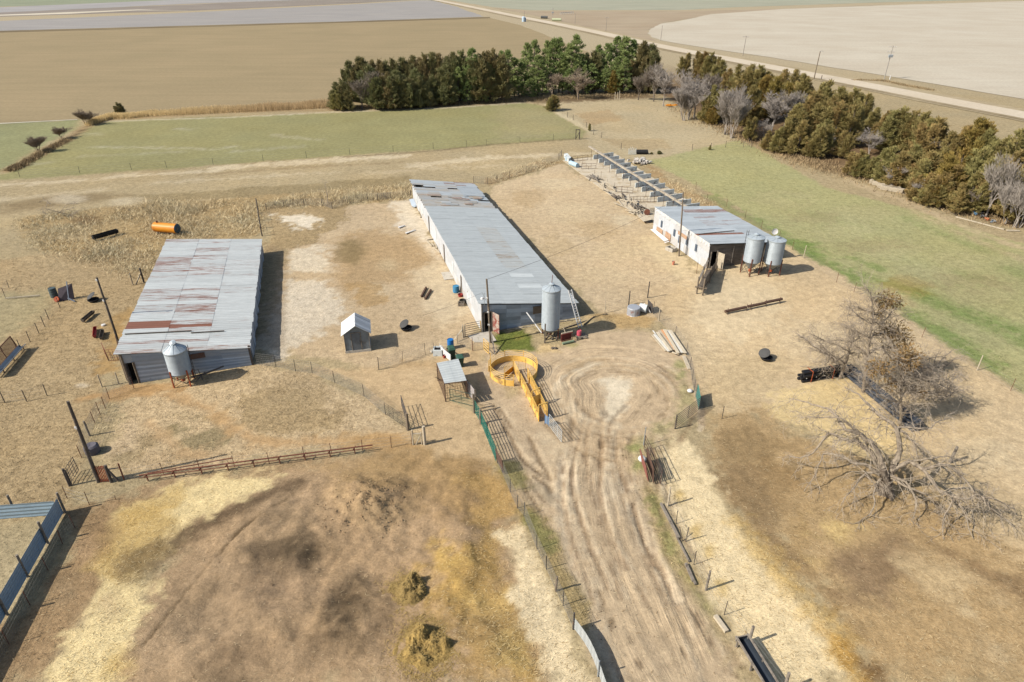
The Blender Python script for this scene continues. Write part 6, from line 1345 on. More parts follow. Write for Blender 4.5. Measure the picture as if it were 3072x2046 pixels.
# pallet, red can, red feeder
c_=W('e',1575,965); T=thing('pallet',c_,'grey wooden pallet on the ground below the ladder','pallet'); R_=Matrix.Rotation(.15,3,'Z')
for k in range(5): mb=MB(); mb.box(c_+R_@Vector((0,-.45+k*.22,.13)),(1.05,.12,.03),rot=R_); part('slat',mb,M_wood,T)
mb=MB()
for dx in (-.45,0,.45): mb.box(c_+R_@Vector((dx,0,.06)),(.08,1.0,.1),rot=R_)
part('runner',mb,M_woodd,T)
drum(W('e',1550,945,.15),.21,.5,M_pink,'faded red plastic can standing on the wooden pallet','can','plastic_can')
T=thing('creep_feeder',W('e',1390,1060),'red slatted hay feeder with a green base beside the tall feed bin','feeder'); a=W('e',1318,1075);b=W('e',1470,1040); d=(b-a).normalized(); nr=Vector((-d.y,d.x,0))
mb=MB()
for k in range(9): p=lerp(a,b,k/8)+nr*.15; mb.beam(zz(p,.2),zz(p,.95),.05,.03)
mb.beam(zz(a+nr*.15,.25),zz(b+nr*.15,.25),.06); mb.beam(zz(a+nr*.15,.95),zz(b+nr*.15,.95),.08); part('slat',mb,mat('dull_red_slat',A(146,70,62),.7,var=.2,scale=7),T)
mb=MB(); mb.box((a+b)/2+nr*.35+Vector((0,0,.6)),(1.1,.05,.8),math.atan2(d.y,d.x)); part('back',mb,mat('dull_red_panel',A(120,62,56),.75,var=.2),T)
mb=MB(); mb.tube([zz(a-nr*.05,.14),zz(b-nr*.05,.14)],.11,10); part('base',mb,mat('sage_green_steel',A(140,156,126),.6,var=.15),T)
mb=MB(); mb.beam(zz(a+nr*.2,1.02),zz(b+nr*.2,1.02),.1,.12); mb.beam(zz(lerp(a,b,.35)+nr*.2,1.0),zz(lerp(a,b,.35)+nr*.6,1.35),.04); part('top_board',mb,M_woodl,T)
mb=MB(); c_=W('e',1210,1135)
for k in range(5): mb.lathe(c_+Vector((random.uniform(-.2,.2),random.uniform(-.12,.12),0)),[(0,0),(.13,.02),(.12,.12),(0,.18)],6)
solo('rubble',mb,M_woodd,'small dark heap of rubble in front of the tall feed bin','rubble')
# rusty tank + chute + panels on the berm
c_=W('i',690,560); T=thing('rusty_tank',c_,'upturned round galvanised tank with rust bands on the dirt bank','tank')
mb=MB(); n_=16; mb.lathe(c_,[(0,.82),(.62,.80),(.66,.72),(.66,.05),(.70,.0)],n_); part('shell',mb,mat('rusty_galv',A(186,188,190),.5,.2,var=.1,scale=1.2,c2=A(160,100,74),c2amt=.35),T)
a=W('i',770,520);b=W('i',870,540); mb=MB()
mb.tube([zz(a,.45),zz(b,.4)],.42,14,cap=False); mb.tube([zz(a,.45),zz(b,.4)],.40,14,cap=False); solo('culvert_pipe',mb,M_concg,'short grey culvert pipe behind the upturned rusty tank','pipe')
T=thing('hay_rack',W('i',890,540),'pair of slatted dark and white rack panels leaning by the rusty tank','rack'); a=W('i',870,500);b=W('i',925,555); mb=MB()
for k in range(7): p=lerp(a,b,k/6); mb.beam(zz(p,.1),zz(p,.6)+Vector((-.25,.2,0)),.05)
mb.beam(zz(a,.1),zz(b,.1),.05); mb.beam(zz(a,.6)+Vector((-.25,.2,0)),zz(b,.6)+Vector((-.25,.2,0)),.05); part('white_rack',mb,M_white,T)
mb=MB(); a=W('i',890,490);b=W('i',955,560); mb.slab([zz(a,.1),zz(b,.1),zz(b,1.0)+Vector((-.1,.1,0)),zz(a,1.0)+Vector((-.1,.1,0))],.05); part('dark_panel',mb,M_steeld,T)
# plank stack
T=thing('plank_stack',W('i',1200,950),'loose stack of long pale planks with one orange plank','lumber')
ends=[((955,850),(1145,1070)),((985,840),(1185,1075)),((1020,810),(1210,1065)),((1050,790),(1240,1060)),((1090,780),(1295,1075)),((1120,775),(1310,1100)),((1150,780),(1340,1090)),((1175,790),(1370,1095)),((1200,785),(1410,1100)),((1330,995),(1400,1080)),((960,790),(1010,850)),((1225,1085),(1290,1110))]
for k,(a,b) in enumerate(ends):
    mb=MB(); z_=.08+.1*(k%3); mb.beam(W('i',*a,z_),W('i',*b,z_),.26 if k<9 else .1,.06)
    part('plank',mb,[M_woodl,mat('silver_plank',A(226,222,210),.8,var=.15,scale=5),mat('bone_plank',A(222,206,176),.8,var=.2,scale=5)][k%3] if k!=4 else mat('orange_plank',A(226,170,122),.8,var=.12),T)
mb=MB(); mb.beam(W('i',1385,1140,.08),W('i',1462,1320,.08),.3,.08); solo('wide_board',mb,M_woodl,'wide grey board lying below the stack of planks','board')
# rusty auger trough
a=W('M3',290,990);b=W('M3',680,908); T=thing('pipe_trough',(a+b)/2,'long rusty pipe trough on small legs in the sandy right yard','trough')
for t0,t1,up in ((0,.36,0),(.40,.70,.02),(.70,1.0,.08)):
    mb=MB(); p_=lerp(a,b,t0);q_=lerp(a,b,t1); mb.tube([zz(p_,.3+up),zz(q_,.3+up)],.15,10); part('pipe',mb,M_brown,T)
for t_ in (.05,.38,.45,.72,.97): p=lerp(a,b,t_); mb=MB(); mb.beam(p+Vector((-.1,-.3,0)),zz(p,.6)+Vector((0,.1,0)),.05); mb.beam(p+Vector((.05,.3,0)),zz(p,.4),.05); part('leg',mb,M_brown,T)
# loading chute at right barn
T=thing('loading_chute',W('h',930,1390),'old wooden loading ramp on posts leading to the shortest barn door','loading ramp')
A0,A1,B0,B1=W('h',872,1385),W('h',955,1408),W('h',1010,1060),W('h',1130,1070)
for p,h_ in ((A0,1.9),(A1,1.9),(lerp(A0,B0,.5),1.8),(lerp(A1,B1,.5),1.9),(B0,1.5),(B1,1.5)): mb=MB(); mb.tube([p,zz(p,h_)],.09,8); part('post',mb,M_pole,T)
mb=MB(); mb.slab([zz(A0,.75),zz(A1,.75),zz(B1,.1),zz(B0,.1)],.08); part('ramp_floor',mb,M_woodd,T)
for s_,e_ in ((A0,B0),(A1,B1)):
    mb=MB()
    for k in range(4): mb.slab([zz(s_,.8+.28*k),zz(lerp(s_,e_,.95),.2+.28*k),zz(lerp(s_,e_,.95),.44+.28*k),zz(s_,1.04+.28*k)],.04)
    part('side_boards',mb,M_woodd,T) if s_ is A1 else part('side_boards',(lambda m_:(m_.beam(zz(A0,1.5),zz(B0,1.2),.2,.06),m_)[1])(MB()),M_wood,T)
mb=MB(); mb.beam(zz(A0,.85)+Vector((-.3,-.1,0)),zz(A1,.85)+Vector((.3,-.1,0)),.12); mb.beam(zz(lerp(A0,A1,.2),.6),zz(lerp(A0,A1,1.1),.6),.08); part('cross_beam',mb,M_pole,T)
fence('thin_fence','thin bent stakes and a rail left of the wooden loading ramp','stakes',[(W('h',870,1110),1.4),(W('h',965,1080),.9)],.025,M_rust,'strand',.6,rows=2,wood=False)
mb=MB(); p=W('h',1240,1145); mb.tube([p,zz(p,.5)+Vector((-.1,.2,0)),zz(p,.8)+Vector((-.2,.4,0))],.03,5); solo('bent_stake',mb,M_woodd,'bent dark stake between the loading ramp and the twin bins','stake')
# by the right barn wall
T=thing('water_box',W('h',520,800),'square concrete water box at the wall of the shortest barn','trough'); c_=W('h',520,790); R_=Matrix.Rotation(-.9,3,'Z'); mb=MB()
for dx,dy,sx,sy in ((-.5,0,.1,.8),(.5,0,.1,.8),(0,-.4,1.1,.1),(0,.4,1.1,.1)): mb.box(c_+R_@Vector((dx,dy,.22)),(sx,sy,.45),rot=R_)
part('wall',mb,M_conc,T); mb=MB(); mb.box(c_+Vector((0,0,.25)),(.9,.7,.04),rot=R_); part('water',mb,mat('dull_water',A(120,112,96),.3),T)
mb=MB(); mb.slab([W('h',240,505,.12),W('h',300,500,.35),W('h',490,650,.3),W('h',430,672,.12)],.12); solo('white_slab',mb,M_white,'long white slab lying along the shortest barn wall','slab')
mb=MB(); mb.slab([W('h',425,680,.2),W('h',480,660,.35),W('h',500,670,.3),W('h',440,690,.15)],.06); solo('white_slab',mb,M_white,'small white board on the end of the long slab','board')
mb=MB(); c_=W('h',785,850); mb.lathe(c_,[(0,.55),(.14,.5),(.2,.3),(.18,0),(0,0)],8); solo('red_jacket',mb,M_red,'red rag bundle hanging at the shortest barn wall','bundle')
tub(W('h',550,985),.17,.4,mat('salmon_bucket',A(214,140,110),.6,var=.12),'salmon coloured bucket alone on the sandy ground')
# ---- black pipe bundle
a=W('k',250,1370);b=W('k',760,1290); T=thing('pipe_bundle',(a+b)/2,'strapped bundle of black plastic pipes on straw','pipes')
d=(b-a).normalized(); nr=Vector((-d.y,d.x,0)); idx_=0
for lay,(n_,z_) in enumerate(((3,.12),(3,.36),(2,.6),(2,.84))):
    for k in range(n_):
        mb=MB(); p=nr*(.24*k+.12*(lay%2)); e0=random.uniform(-.15,.15); P_=[zz(a+p+d*e0,z_),zz(b+p+d*e0,z_)]
        rr=[.12]*2; mb.tube(P_,.12,12); part('pipe',mb,M_black,T)
for t_ in (.22,.80):
    p=lerp(a,b,t_); mb=MB(); mb.beam(zz(p,.0)-nr*.15,zz(p,1.0)-nr*.14,.06,.03); mb.beam(zz(p,1.0)-nr*.15,zz(p,1.0)+nr*.6,.06,.03); part('strap',mb,M_rusto,T)
mb=MB()
for k in range(8): p=lerp(a,b,random.random()); mb.box(zz(p,.2+.24*random.randint(0,3))-nr*.13,(.06,.03,.05))
part('white_tag',mb,M_white,T)
# long row of corrugated pipes behind
a=W('k',855,1230);b=W('l',1300,470); T=thing('pipe_bundle',(a+b)/2,'long row of dark ribbed drain pipes lying under the dead trees','pipes')
d=(b-a).normalized(); nr=Vector((-d.y,d.x,0)); L_=(b-a).length
for k,(o_,z_) in enumerate(((-.3,.15),(0,.15),(.3,.15),(.6,.15),(-.15,.42),(.15,.42),(.45,.42),(0,.68),(.3,.68))):
    mb=MB(); pts=[];rr=[]; n_=int(L_/.12)
    for i_ in range(n_+1): pts.append(zz(a+d*(L_*i_/n_)+nr*o_,z_)); rr.append(.15 if i_%2 else .135)
    mb.tube(pts,rr,8); part('pipe',mb,mat('blue_black_pipe',A(72,76,82),.5,var=.2,scale=4),T)
# trough bottom right
ta=W('p',790,1050);tb=W('p',1100,1564); tb=ta+(tb-ta)*1.35; d=(tb-ta).normalized(); nr=Vector((-d.y,d.x,0))
T=thing('feed_trough',ta,'long black lined wooden feed trough at the bottom edge','trough'); hw=.29; mb=MB()
prof=[(math.cos(t_)*hw*.92,.62-math.sin(t_)*.28) for t_ in np.linspace(0,math.pi,9)]
n_=len(prof); vs=[]
for p in (ta,tb): vs+=[p+nr*x_+Vector((0,0,z_)) for x_,z_ in prof]
mb.add(vs,[(i_,i_+1,i_+1+n_,i_+n_) for i_ in range(n_-1)]+[tuple(range(n_))]); part('liner',mb,mat('shiny_black_liner',A(52,58,64),.25,var=.2,scale=2),T)
mb=MB()
for s_ in (-1,1): mb.beam(zz(ta,.63)+nr*s_*(hw+.03)-d*.1,zz(tb,.63)+nr*s_*(hw+.03),.09,.10)
mb.beam(zz(ta,.5)-nr*(hw+.05)-d*.04,zz(ta,.5)+nr*(hw+.05)-d*.04,.06,.3); part('rim',mb,M_wood,T)
for t_ in (.03,.5,.97):
    for s_ in (-1,1): mb=MB(); p=lerp(ta,tb,t_)+nr*s_*hw; mb.beam(p,zz(p,.6),.09); part('leg',mb,M_wood,T)
# stump post
p=W('l',1630,775); mb=MB(); mb.tube([p,zz(p,.7)+Vector((.02,0,0)),zz(p,1.35)+Vector((.1,.05,0))],[.12,.10,.09],9); solo('stump_post',mb,M_wood,'short pale cut post standing right of the dead tree trunk','post')
# straw heaps
def heap(c,rx,ry,h,m,label,seed):
    n=72; rings=22; rs=random.Random(seed); vs=[];fs=[]; mb=MB()
    lumps=[(rs.uniform(-.75,.75)*rx,rs.uniform(-.75,.75)*ry,rs.uniform(.2,.45),rs.uniform(.35,1.0)) for _ in range(13)]
    def H_(x,y):
        e=math.hypot(x/rx,y/ry); z=.10*max(0,1-e*e)
        for lx,ly,lr,lh in lumps: z+=.42*lh*math.exp(-((x-lx)**2+(y-ly)**2)/(lr*lr))
        f=float(fbm(np.array([x*3.2+seed*9]),np.array([y*3.2]),seed,3)[0]); g_=float(fbm(np.array([x*8+seed]),np.array([y*8]),seed+4,2)[0])
        return h*z*(.15+1.7*f)*max(0,min(1,(1.22-e)*2.2))+(g_-.5)*.22*max(0,1-e)
    for i_ in range(rings+1):
        f_=1-i_/rings
        for j_ in range(n):
            a=2*math.pi*j_/n; wob_=1.12+.22*math.sin(a*2+seed)+.14*math.sin(a*5+seed*2)
            x=rx*wob_*f_*math.cos(a); y=ry*wob_*f_*math.sin(a); vs.append(c+Vector((x,y,H_(x,y)-(.05 if i_==0 else 0))))
    for i_ in range(rings):
        for j_ in range(n): a=i_*n+j_; b2=i_*n+(j_+1)%n; fs.append((a,b2,b2+n,a+n))
    mb.add(vs,fs)
    T=thing('straw_heap',c,label,'straw heap'); part('mound',mb,m,T)
    mb=MB()
    for k in range(2600):
        a=rs.uniform(0,6.283); f_=rs.random()**.6*1.35 if k%3 else 1+abs(rs.gauss(0,.5)); x=rx*f_*math.cos(a);y=ry*f_*math.sin(a); p=c+Vector((x,y,H_(x,y)+rs.uniform(.0,.03)))
        d=Vector((rs.uniform(-1,1),rs.uniform(-1,1),rs.uniform(-.25,.25))).normalized()*rs.uniform(.05,.15); s_=d.cross(Vector((0,0,1))).normalized()*.008
        mb.add([p-d-s_,p-d+s_,p+d+s_,p+d-s_],[(0,1,2,3)])
    part('loose_stalks',mb,mat('stalks',A(192,162,98),.9,var=.3,scale=12,c2=A(150,118,62),c2amt=.5),T,stuff=True); return T
heap(gz(W('B2',480,560)),.95,.9,.62,mat('green_straw',A(150,126,76),.95,var=.35,scale=7,c2=A(110,88,50),c2amt=.5,bump=.8),'smaller greenish heap of old straw on the manure yard',3)
heap(gz(W('B2',600,930)),1.25,1.45,.72,mat('gold_straw',A(172,142,80),.95,var=.35,scale=7,c2=A(120,94,48),c2amt=.45,bump=.8),'larger golden heap of straw near the bottom edge',8)
# ---- ruined pens behind the right barn
pen=[W('g',180,260),W('g',620,110),W('g',2060,930),W('g',1460,1140)]
mb=MB(); fl_=[W('g',*p_) for p_ in ((175,285),(600,235),(900,190),(2060,935),(1750,960),(1480,1080),(1350,1150))]; mb.prism([(p_.x,p_.y) for p_ in fl_],-.05,.05); struct('pen_floor',mesh_from('pen_floor',mb),mat('pen_concrete',A(214,198,170),.9,var=.14,scale=1.2,c2=A(190,168,132),c2amt=.5))
rows_=[((595,270),(872,228),(872,180)),((672,320),(948,275),(948,232)),((745,358),(1025,320),(1025,278)),((832,405),(1110,370),(1110,330)),((910,470),(1195,425),(1195,378)),((995,540),(1285,492),(1285,432)),((1085,565),(1388,528),(1388,497)),((1172,662),(1492,600),(1492,555)),((1262,718),(1580,660),(1580,615)),((1378,795),(1705,745),(1705,690)),((1478,862),(1820,805),(1820,752)),((1598,925),(1940,885),(1940,830)),((1740,985),(2055,940),(2055,900))]
ordn=['first','second','third','fourth','fifth','sixth','seventh','eighth','ninth','tenth','eleventh','twelfth','last']
for k,(a,b,t_) in enumerate(rows_):
    A_=W('g',*a);B_=W('g',*b); h_=max(.8,min(1.2,HH('g',b,t_))); nr=(B_-A_).normalized(); nr=Vector((-nr.y,nr.x,0))*.06
    mb=MB(); mb.slab([A_-nr,B_-nr,zz(B_-nr,h_),zz(A_-nr,h_)],.12); solo('pen_wall',mb,M_concg,'%s concrete partition from the far end of the ruined pens'%ordn[k],'partition wall',group='concrete partitions of the ruined pens')
r0=W('g',545,85,2.3);r1=W('g',1930,940,2.3); 
# ridge beam drawn at height 2.3
T=thing('roof_remains',zz((r0+r1)/2,0),'long timber beam on thin posts over the ruined concrete pens','timber frame'); mb=MB(); mb.beam(r0,r1,.26,.10); mb.beam(r0-Vector((.18,0,.06)),r1-Vector((.18,0,.06)),.06,.2); part('beam',mb,mat('beam_wood',A(190,176,154),.9,var=.3,scale=2,c2=A(140,126,108),c2amt=.45),T)
for k in range(13):
    p=lerp(r0,r1,(k+.4)/13); mb=MB(); mb.tube([zz(p,0),p],.03,6); part('post',mb,M_brown,T)
for k in range(12):
    p=lerp(r0,r1,(k+.4)/13)-Vector((2.6,.8,0)); mb=MB(); mb.tube([zz(p,0),zz(p,random.uniform(.6,1.2))],.022,6); part('stub_post',mb,M_brown,T)
for (a,b,lab) in (((430,405),(632,398),'rusty low pen gate at the far end of the ruined pens'),((905,720),(1140,745),'rusty low pen gate in the middle of the ruined pens'),((1100,870),(1480,862),'long dark slatted gate near the end of the ruined pens'),((310,300),(520,280),'dark fallen gate at the far edge of the ruined pens')):
    pipe_gate('pen_gate',lab,'gate',W('g',*a),W('g',*b),.95,3,9 if 'slat' in lab else 4,M_brown,.025)
def board_heap(label,k,c,n,spread,ln,ang,m=None,seed=1,cat='lumber',name='lumber_heap'):
    rs=random.Random(seed); P=W(k,*c); T=thing(name,P,label,cat); mb=MB()
    for i_ in range(n):
        p=P+Vector((rs.uniform(-1,1)*spread[0],rs.uniform(-1,1)*spread[1],.08+.12*rs.random()*3)); a=ang+rs.uniform(-.5,.5); L_=ln*rs.uniform(.5,1.1); d=Vector((math.cos(a),math.sin(a),rs.uniform(-.12,.12)))*L_/2
        mb.beam(p-d,p+d,rs.uniform(.08,.22),rs.uniform(.04,.1))
    part('board',mb,m or M_woodl,T); return T
bd=math.atan2((r1-r0).y,(r1-r0).x)
board_heap('broken boards along the far edge strip of the ruined pens','g',(600,545),16,(.9,1.2),2.4,bd,M_wood,2)
board_heap('long pale boards heaped midway along the pen edge','g',(780,680),14,(1.0,1.6),3,bd,M_woodl,3)
board_heap('dark broken roofing beside the middle pen gate','g',(950,800),16,(.9,1.0),1.6,bd,M_woodd,4)
board_heap('pale boards heaped towards the shortest barn','g',(1090,900),14,(1.2,1.6),3.2,bd,M_woodl,5)
board_heap('dark fallen rafters close to the shortest barn','g',(1230,960),12,(.9,.9),2.4,bd,M_woodd,6)
board_heap('pale splintered boards by the flat crate at pen end','g',(1180,1000),12,(1,1),1.8,bd,M_woodl,7)
T=thing('flat_crate',W('g',1320,1110),'flat slatted crate at the near end of the ruined pens','crate'); mb=MB(); c_=W('g',1300,1080); mb.slab([W('g',1205,1040,.45),W('g',1290,1125,.35),W('g',1410,1095,.5),W('g',1330,1035,.55)],.05); part('lid',mb,M_woodl,T); mb=MB(); wire_panel(mb,W('g',1290,1130),W('g',1415,1120),.35,.02,.12,.1,.012); part('grille',mb,M_steeld,T)
T=thing('wire_crate',W('g',1410,1030),'dark square wire crate standing by the shortest barn end','crate'); mb=MB(); wire_panel(mb,W('g',1370,1035),W('g',1450,1025),.9,.05,.15,.15,.02); part('grille',mb,M_steeld,T)
mb=MB(); c_=W('g',1335,1035); mb.lathe(c_+Vector((0,0,.4)),[(.0,-.12),(.4,-.12),(.42,.12),(0,.12)],14,None,Matrix.Rotation(1.2,3,'X')); solo('rusty_drum',mb,M_rust,'rusty drum on its side by the wire crate','drum')
drum(W('g',245,285),.5,.7,mat('pale_blue_tank',A(186,204,212),.5,var=.1),'pale blue round tank at the far corner of the ruined pens','tank','stock_tank')
mb=MB(); mb.prism([tuple(W('g',*p_))[:2] for p_ in ((190,240),(240,235),(290,295),(255,315))],0,.7); solo('concrete_tank',mb,M_concg,'long grey block tank at the far corner of the ruined pens','tank')
mb=MB(); a=W('g',280,345);b=W('g',380,385); mb.tube([zz(a,.4),zz(b,.4)],.4,14); solo('poly_tank',mb,mat('pale_cyan_poly',A(190,216,224),.4,var=.08),'pale cyan cylinder tank lying along the pen edge','tank')
# rubble heap, tyres
c_=W('g',1250,320); mb=MB(); rs=random.Random(5)
for k in range(40): mb.box(c_+Vector((rs.gauss(0,.9),rs.gauss(0,.7),rs.uniform(.1,.7))),(rs.uniform(.2,.7),rs.uniform(.2,.6),rs.uniform(.1,.4)),rs.uniform(0,3))
solo('rubble_heap',mb,mat('white_rubble',A(222,212,196),.9,var=.2,scale=3,c2=A(120,98,82),c2amt=.35),'pale heap of broken concrete behind the ruined pens','rubble')
for k in range(9):
    c_=lerp(W('g',1200,195),W('g',1340,195),k/8)+Vector((0,0,.42)); mb=MB(); mb.lathe(c_,[(.2,-.12),(.42,-.13),(.45,0),(.42,.13),(.2,.12),(.2,-.12)],14,None,Matrix.Rotation(1.35,3,'Y')); solo('tyre',mb,M_rubber,'dark tyre standing in the row behind the ruined pens','tyre',group='row of old tyres')
T=thing('wire_rolls',W('g',1130,200),'bundle of thin grey posts and wire beside the row of tyres','wire bundle'); mb=MB(); rs=random.Random(9)
for k in range(14): p=W('g',1080+k*8,200); mb.beam(p,zz(p,rs.uniform(.8,1.5)),.05)
part('stake',mb,M_concg,T)
# lumber piles at the windbreak edge
for (pp,lab,sd) in (((225,360),'upper stack of pale sawn boards at the edge of the trees',1),((290,395),'lower stack of pale sawn boards at the edge of the trees',2)):
    c_=W('v',*pp); T=thing('board_stack',c_,lab,'lumber'); rs=random.Random(sd)
    for k in range(10): mb=MB(); mb.box(c_+Vector((0,(k%2)*1.0-.5,.10+.11*(k//2))),(3.2,.95,.08),-.75+rs.uniform(-.03,.03)); part('board',mb,M_woodl,T)
board_heap('splintered boards trailing from the lumber stacks under the trees','v',(400,405),14,(1.6,.8),2.4,-.7,M_wood,11)
mb=MB(); mb.beam(W('v',810,605,.1),W('v',1190,705,.1),.25,.1); solo('white_pipe',mb,M_woodl,'long pale pole lying along the track beside the trees','pole')
mb=MB(); mb.beam(W('v',1210,712,.1),W('v',1310,715,.1),.3,.1); solo('white_pipe',mb,M_woodl,'short pale pole at the end of the long pole by the trees','pole')
for (pp,col,lab,s_) in (((930,590),A(120,164,196),'bent pale blue sheet dumped under the trees',(.9,.5,.6)),((990,590),A(60,62,66),'dark tyre heap dumped next to the blue sheet',(.7,.6,.5)),((1000,610),A(196,200,204),'white scrap tub dumped under the trees',(.5,.5,.3)),((1060,630),A(206,120,80),'orange scrap dumped under the trees',(.5,.4,.3)),((1095,650),A(160,180,196),'small blue grey scrap at the end of the dump',(.5,.4,.25))):
    c_=W('v',*pp); mb=MB(); rs=random.Random(pp[0])
    for k in range(3): mb.box(c_+Vector((rs.uniform(-.3,.3),rs.uniform(-.2,.2),s_[2]*(.5+.2*k))),(s_[0]*rs.uniform(.5,1),s_[1]*rs.uniform(.3,1),s_[2]*rs.uniform(.15,.6)),rot=Euler((rs.uniform(-.6,.6),rs.uniform(-.6,.6),rs.uniform(0,3))).to_matrix())
    solo('scrap',mb,mat('scrap_%d'%pp[0],col,.6,var=.2),lab,'scrap')
mb=MB(); c_=W('T2',2280,738); rs=random.Random(3)
for k in range(6): mb.box(c_+Vector((rs.uniform(-1,1),rs.uniform(-.4,.4),.2+.2*rs.random()*2)),(rs.uniform(.5,1.4),.3,.3),rs.uniform(-.5,.5))
solo('orange_machine',mb,M_orange,'orange farm implement parked under the bare trees','farm machine')
fence('wood_post','pair of pale posts under the dark pines','posts',[(W('T2',1888,690),2.0),(W('T2',1905,690),1.9),(W('T2',1918,690),2.3)],.09,M_woodl)
# far things by the road
def bale_row(k,a,b,n,m,lab,grp):
    for i_ in range(n):
        c_=lerp(W(k,*a),W(k,*b),i_/max(1,n-1)); mb=MB(); mb.tube([c_+Vector((-.75,.15,.85)),c_+Vector((.75,-.15,.85))],.85,12); solo('round_bale',mb,m,lab,'hay bale',group=grp)
bale_row('s',(735,290),(830,292),7,mat('pale_green_bale',A(196,200,160),.9,var=.15),'pale green wrapped round bale in the row by the road','pale green bale row')
bale_row('s',(580,255),(640,258),4,mat('dark_bale',A(100,100,96),.9,var=.3),'dark grey round bale in the far cluster by the road','dark bale cluster')
c_=W('s',325,300); T=thing('road_tank',c_,'pale blue upright tank beside the gravel road','tank'); mb=MB(); mb.lathe(c_,[(0,0),(1.1,0),(1.1,2.6),(.6,3.0),(0,3.1)],16); part('shell',mb,mat('sky_tank',A(196,214,226),.5,var=.06),T); mb=MB(); mb.box(c_+Vector((1.3,-.2,1.2)),(.4,.6,2.4)); part('cabinet',mb,mat('blue_cabinet',A(90,140,190),.5),T)
T=thing('irrigation_pipe',W('s',920,200),'row of white irrigation pipe sections beyond the bales','irrigation pipe'); mb=MB()
for k in range(9): p=lerp(W('s',830,205),W('s',1010,190),k/8); mb.beam(p,zz(p,1.4),.25); 
mb.beam(zz(W('s',830,205),1.3),zz(W('s',1010,190),1.3),.3); part('pipe',mb,M_white,T)
# ================================================================ VEGETATION
def fast_quads(name,V,C,m,kind=None):
    """V (n,4,3) quads, C (n,3) tint per quad"""
    n=len(V); me=bpy.data.meshes.new(name); me.vertices.add(n*4); me.vertices.foreach_set('co',V.reshape(-1).astype(np.float32))
    me.loops.add(n*4); me.loops.foreach_set('vertex_index',np.arange(n*4,dtype=np.int32)); me.polygons.add(n)
    me.polygons.foreach_set('loop_start',np.arange(0,n*4,4,dtype=np.int32)); me.polygons.foreach_set('loop_total',np.full(n,4,dtype=np.int32)); me.update(calc_edges=True)
    at=me.color_attributes.new('Tint','FLOAT_COLOR','CORNER'); cc=np.concatenate([C,np.ones((n,1))],1); at.data.foreach_set('color',np.repeat(cc,4,axis=0).astype(np.float32).ravel())
    me.materials.append(m); return me
def quads(P,D,S):
    """blades: root centre P, direction*length D, half width vector S (tapering)"""
    return np.stack([P-S,P+S,P+D+S*.35,P+D-S*.35],1)
def unit(v): return v/(np.linalg.norm(v,axis=-1,keepdims=True)+1e-9)
def leaf_mat(name,ca,cb,cc=None,trans=.25):
    m,nt,b=newmat(name); at=N(nt,'ShaderNodeAttribute',attribute_name='Tint'); sp_=N(nt,'ShaderNodeSeparateColor'); L(nt,at.outputs['Color'],sp_.inputs[0])
    oi=N(nt,'ShaderNodeObjectInfo'); k=math_n(nt,'ADD',math_n(nt,'MULTIPLY',sp_.outputs[1],.75),math_n(nt,'MULTIPLY',math_n(nt,'SUBTRACT',oi.outputs['Random'],.5),.6),clamp=True)
    col=mixc(nt,k,tuple(ca),tuple(cb)); col=mixc(nt,1.0,col,mapr(nt,sp_.outputs[0],0,1,.55,1.45),'MULTIPLY')
    L(nt,col,b.inputs['Base Color']); b.inputs['Roughness'].default_value=.8; b.inputs['Specular IOR Level'].default_value=.12
    tr=N(nt,'ShaderNodeBsdfTranslucent'); L(nt,col,tr.inputs['Color']); mx=N(nt,'ShaderNodeMixShader'); mx.inputs[0].default_value=.3; L(nt,b.outputs[0],mx.inputs[1]); L(nt,tr.outputs[0],mx.inputs[2]); L(nt,mx.outputs[0],nt.nodes['Material Output'].inputs['Surface'])
    return m
M_cedar=leaf_mat('cedar_foliage',A(154,146,92,1.45),A(168,136,88,1.35))
M_cedard=leaf_mat('dark_cedar_foliage',A(126,126,84,1.7),A(146,122,86,1.6))
M_cedarg=leaf_mat('golden_cedar_foliage',A(160,142,78,1.3),A(170,134,76,1.2))
M_pine=leaf_mat('pine_needles',A(116,130,76,1.6),A(152,156,98,1.6))
M_bark=mat('bark',A(110,98,86),.95,var=.25,scale=5)
M_barkp=mat('pale_bark',A(176,164,150),.9,var=.2,scale=5)
M_twig=mat('grey_twigs',A(146,132,116),.9,var=.15,scale=2)
M_twigp=mat('pale_twigs',A(178,166,152),.9,var=.15,scale=2)
M_twigb=mat('brown_twigs',A(164,144,120),.9,var=.15,scale=2)
M_dead=mat('dead_wood',A(164,148,126),.9,var=.25,scale=5,c2=A(120,106,92),c2amt=.4)
M_deadp=mat('bleached_dead_twigs',A(178,162,140),.9,var=.25,scale=4,c2=A(140,124,106),c2amt=.35)
